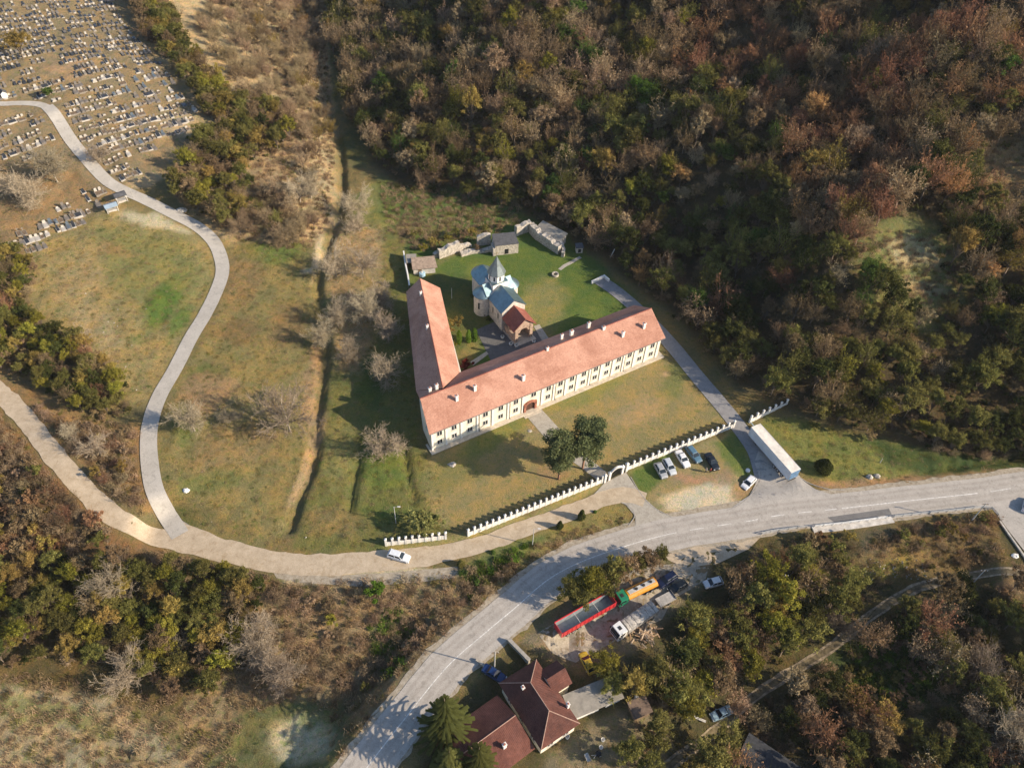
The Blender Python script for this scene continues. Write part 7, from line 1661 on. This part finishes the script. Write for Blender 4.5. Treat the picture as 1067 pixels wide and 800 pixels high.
def joined(kind, lf):
    """trunk and crown of a kind as one mesh in one leaf colour"""
    V1 = np.empty(len(kind.trunk.vertices)*3, np.float32); kind.trunk.vertices.foreach_get('co', V1); V2 = np.empty(len(kind.crown.vertices)*3, np.float32); kind.crown.vertices.foreach_get('co', V2)
    F1 = np.empty(len(kind.trunk.loops), np.int32); kind.trunk.loops.foreach_get('vertex_index', F1); F2 = np.empty(len(kind.crown.loops), np.int32); kind.crown.loops.foreach_get('vertex_index', F2)
    V1 = V1.reshape(-1, 3); V2 = V2.reshape(-1, 3); F1 = F1.reshape(-1, 4); F2 = F2.reshape(-1, 4); rn = np.empty(len(F2), np.float32); kind.crown.attributes['rnd'].data.foreach_get('value', rn)
    return mesh_np('wood_item', np.concatenate([V1, V2]), np.concatenate([F1, F2+len(V1)]), [M_BARK, LM[lf]], np.concatenate([np.zeros(len(F1), np.float32), rn]), np.concatenate([np.zeros(len(F1)), np.ones(len(F2))]))
combos = {}; items = []
allfar = far
P_, S_, I_ = [], [], []
for t in allfar:
    key = (id(t[5]), t[6])
    if key not in combos: combos[key] = len(items); items.append(joined(t[5], t[6]))
    P_.append((t[0], t[1], t[2]-.1)); S_.append(t[7]); I_.append(combos[key])
if P_: stuff('distant_wood', items, P_, S_, I_)
# undergrowth beneath and between the trees, dry scrub on the slopes, tufts on the fields
def tuft(seed, n, h, r, w_=.03):
    rg = np.random.default_rng(seed); a = rg.random(n)*6.283; q = np.sqrt(rg.random(n))*r; p0 = np.stack([np.cos(a)*q, np.sin(a)*q, np.full(n, -.05)], -1); d = rg.normal(size=(n, 3))*.35; d[:, 2] = 1; p1 = p0+d*h*rg.uniform(.5, 1.1, (n, 1))
    s = rg.normal(size=(n, 3)); s[:, 2] = 0; s /= np.linalg.norm(s, axis=1)[:, None]; V = np.stack([p0-s*w_, p0+s*w_, p1+s*w_*.4, p1-s*w_*.4], 1).reshape(-1, 3); return V, np.arange(4*n).reshape(-1, 4), rg.random(n)
def scrub_items(mats, n, h, r, w_):
    out = []
    for i, m_ in enumerate(mats): V, F, rn = tuft(200+i, n, h, r, w_); out.append(mesh_np('tuft_item', V, F, [LM[m_]], rn))
    return out
def scat_pts(polys, sp, seed):
    o = []
    for i, (pl, ho) in enumerate(polys): o += scatter(pl, sp, ho, .5, seed+i)
    return o
lowb = [joined(k, c) for k, c in ((BUSH[2], 'brown'), (BUSH[0], 'olive'), (TWIGB[0], 'tan'), (TWIGB[1], 'greybrown'), (BUSH[2], 'dark'), (BUSH[3], 'brown'))]
q = scat_pts([(FOREST, CLEAR)], 3.2, 300)+scat_pts([(g[0], ()) for g in GROVES if g[5] == 'L'], 2.3, 350); q = [t for t in q if t[3] < 1120 and t[4] > -40]
n_dark = len(q); q += [t for t in scat_pts([(g[0], ()) for g in GROVES if g[5] == 'S'], 2.7, 380) if t[3] < 1120]
stuff('undergrowth', lowb, [(t[0], t[1], t[2]-.15) for t in q], RNG.uniform(.35, .78, len(q)), np.r_[RNG.integers(0, 6, n_dark), RNG.choice([0, 2, 2, 2, 3], len(q)-n_dark)])
dry_polys = [([(200, -40), (335, -40), (348, 150), (345, 235), (320, 262), (245, 250), (262, 175), (305, 130)], ()), ([(-60, 385), (60, 430), (150, 445), (170, 540), (-60, 600)], ()), ([(130, 570), (300, 605), (480, 600), (600, 550), (655, 540), (500, 640), (400, 740), (350, 800), (-60, 850), (-60, 690), (230, 730), (280, 640)], [[(245, 800), (260, 750), (300, 735), (352, 745), (350, 790), (320, 812)]]), ([(395, 190), (540, 208), (545, 235), (460, 262), (430, 262), (405, 240)], ()), ([(930, 548), (1035, 540), (1060, 600), (900, 640), (860, 600)], ()), ([(880, 240), (1000, 240), (1000, 330), (920, 330)], ()), ([(1000, 140), (1100, 130), (1100, 240), (1020, 240)], ())]
q = scat_pts(dry_polys, 1.5, 400)
stuff('dry_scrub', scrub_items(['tan', 'brown', 'tan', 'olive', 'greybrown'], 60, .75, .8, .035), [t[:3] for t in q], RNG.uniform(.5, 1.25, len(q)), RNG.choice([0, 1, 2, 3, 4], len(q), p=[.32, .25, .2, .1, .13]))
fld = [([(236, 250), (325, 250), (338, 300), (332, 400), (325, 480), (300, 570), (210, 562), (168, 520), (160, 450), (230, 320)], ()), ([(345, 240), (400, 230), (425, 280), (430, 380), (445, 470), (470, 555), (400, 570), (310, 572), (335, 470), (348, 380)], ()), ([(20, 262), (120, 222), (222, 262), (226, 295), (150, 430), (60, 345)], ()), ([(800, 435), (905, 460), (1010, 482), (1100, 485), (1100, 495), (930, 508), (850, 500)], ()), ([(640, 640), (800, 560), (1100, 560), (1100, 850), (600, 850), (600, 690)], ()), ([(470, 590), (655, 528), (655, 545), (520, 605), (480, 640)], ())]
fld.append(([(215, 800), (250, 745), (300, 728), (360, 730), (372, 760), (340, 810), (230, 860)], ())); fld.append(([(452, 472), (560, 425), (688, 368), (720, 395), (756, 438), (645, 488), (480, 552), (440, 500)], ()))
q = scat_pts(fld[:-1], 1.7, 500)
stuff('rough_grass', scrub_items(['olive', 'tan', 'green', 'olive', 'mustard'], 50, .38, .8, .03), [t[:3] for t in q], RNG.uniform(.35, .85, len(q)), RNG.choice([0, 1, 2, 3, 4], len(q), p=[.2, .4, .1, .1, .2]))
q = scat_pts([([(384, 648), (410, 632), (432, 660), (425, 690), (402, 708), (390, 690)], ()), ([(478, 596), (520, 576), (560, 565), (520, 600), (490, 610)], ()), ([(900, 660), (1000, 650), (960, 740), (880, 720)], ())], 1.3, 600)
stuff('green_scrub', scrub_items(['green', 'bright'], 90, .8, .8, .05), [t[:3] for t in q], RNG.uniform(.6, 1.2, len(q)), RNG.integers(0, 2, len(q)))
print('objects', len(bpy.data.objects))

# ------------------------------------------------------------------ air
hz = MB(); hz.box(-420, 420, -60, 560, -12, 190); hm = bpy.data.materials.new('valley_air'); hm.use_nodes = True; hn = hm.node_tree; hn.nodes.clear()
ho = hn.nodes.new('ShaderNodeOutputMaterial'); hv = hn.nodes.new('ShaderNodeVolumePrincipled'); hv.inputs['Color'].default_value = (.85, .9, 1, 1); hv.inputs['Density'].default_value = .00005; hn.links.new(hv.outputs[0], ho.inputs['Volume'])
tag(hz.build('haze', hm), kind='stuff')
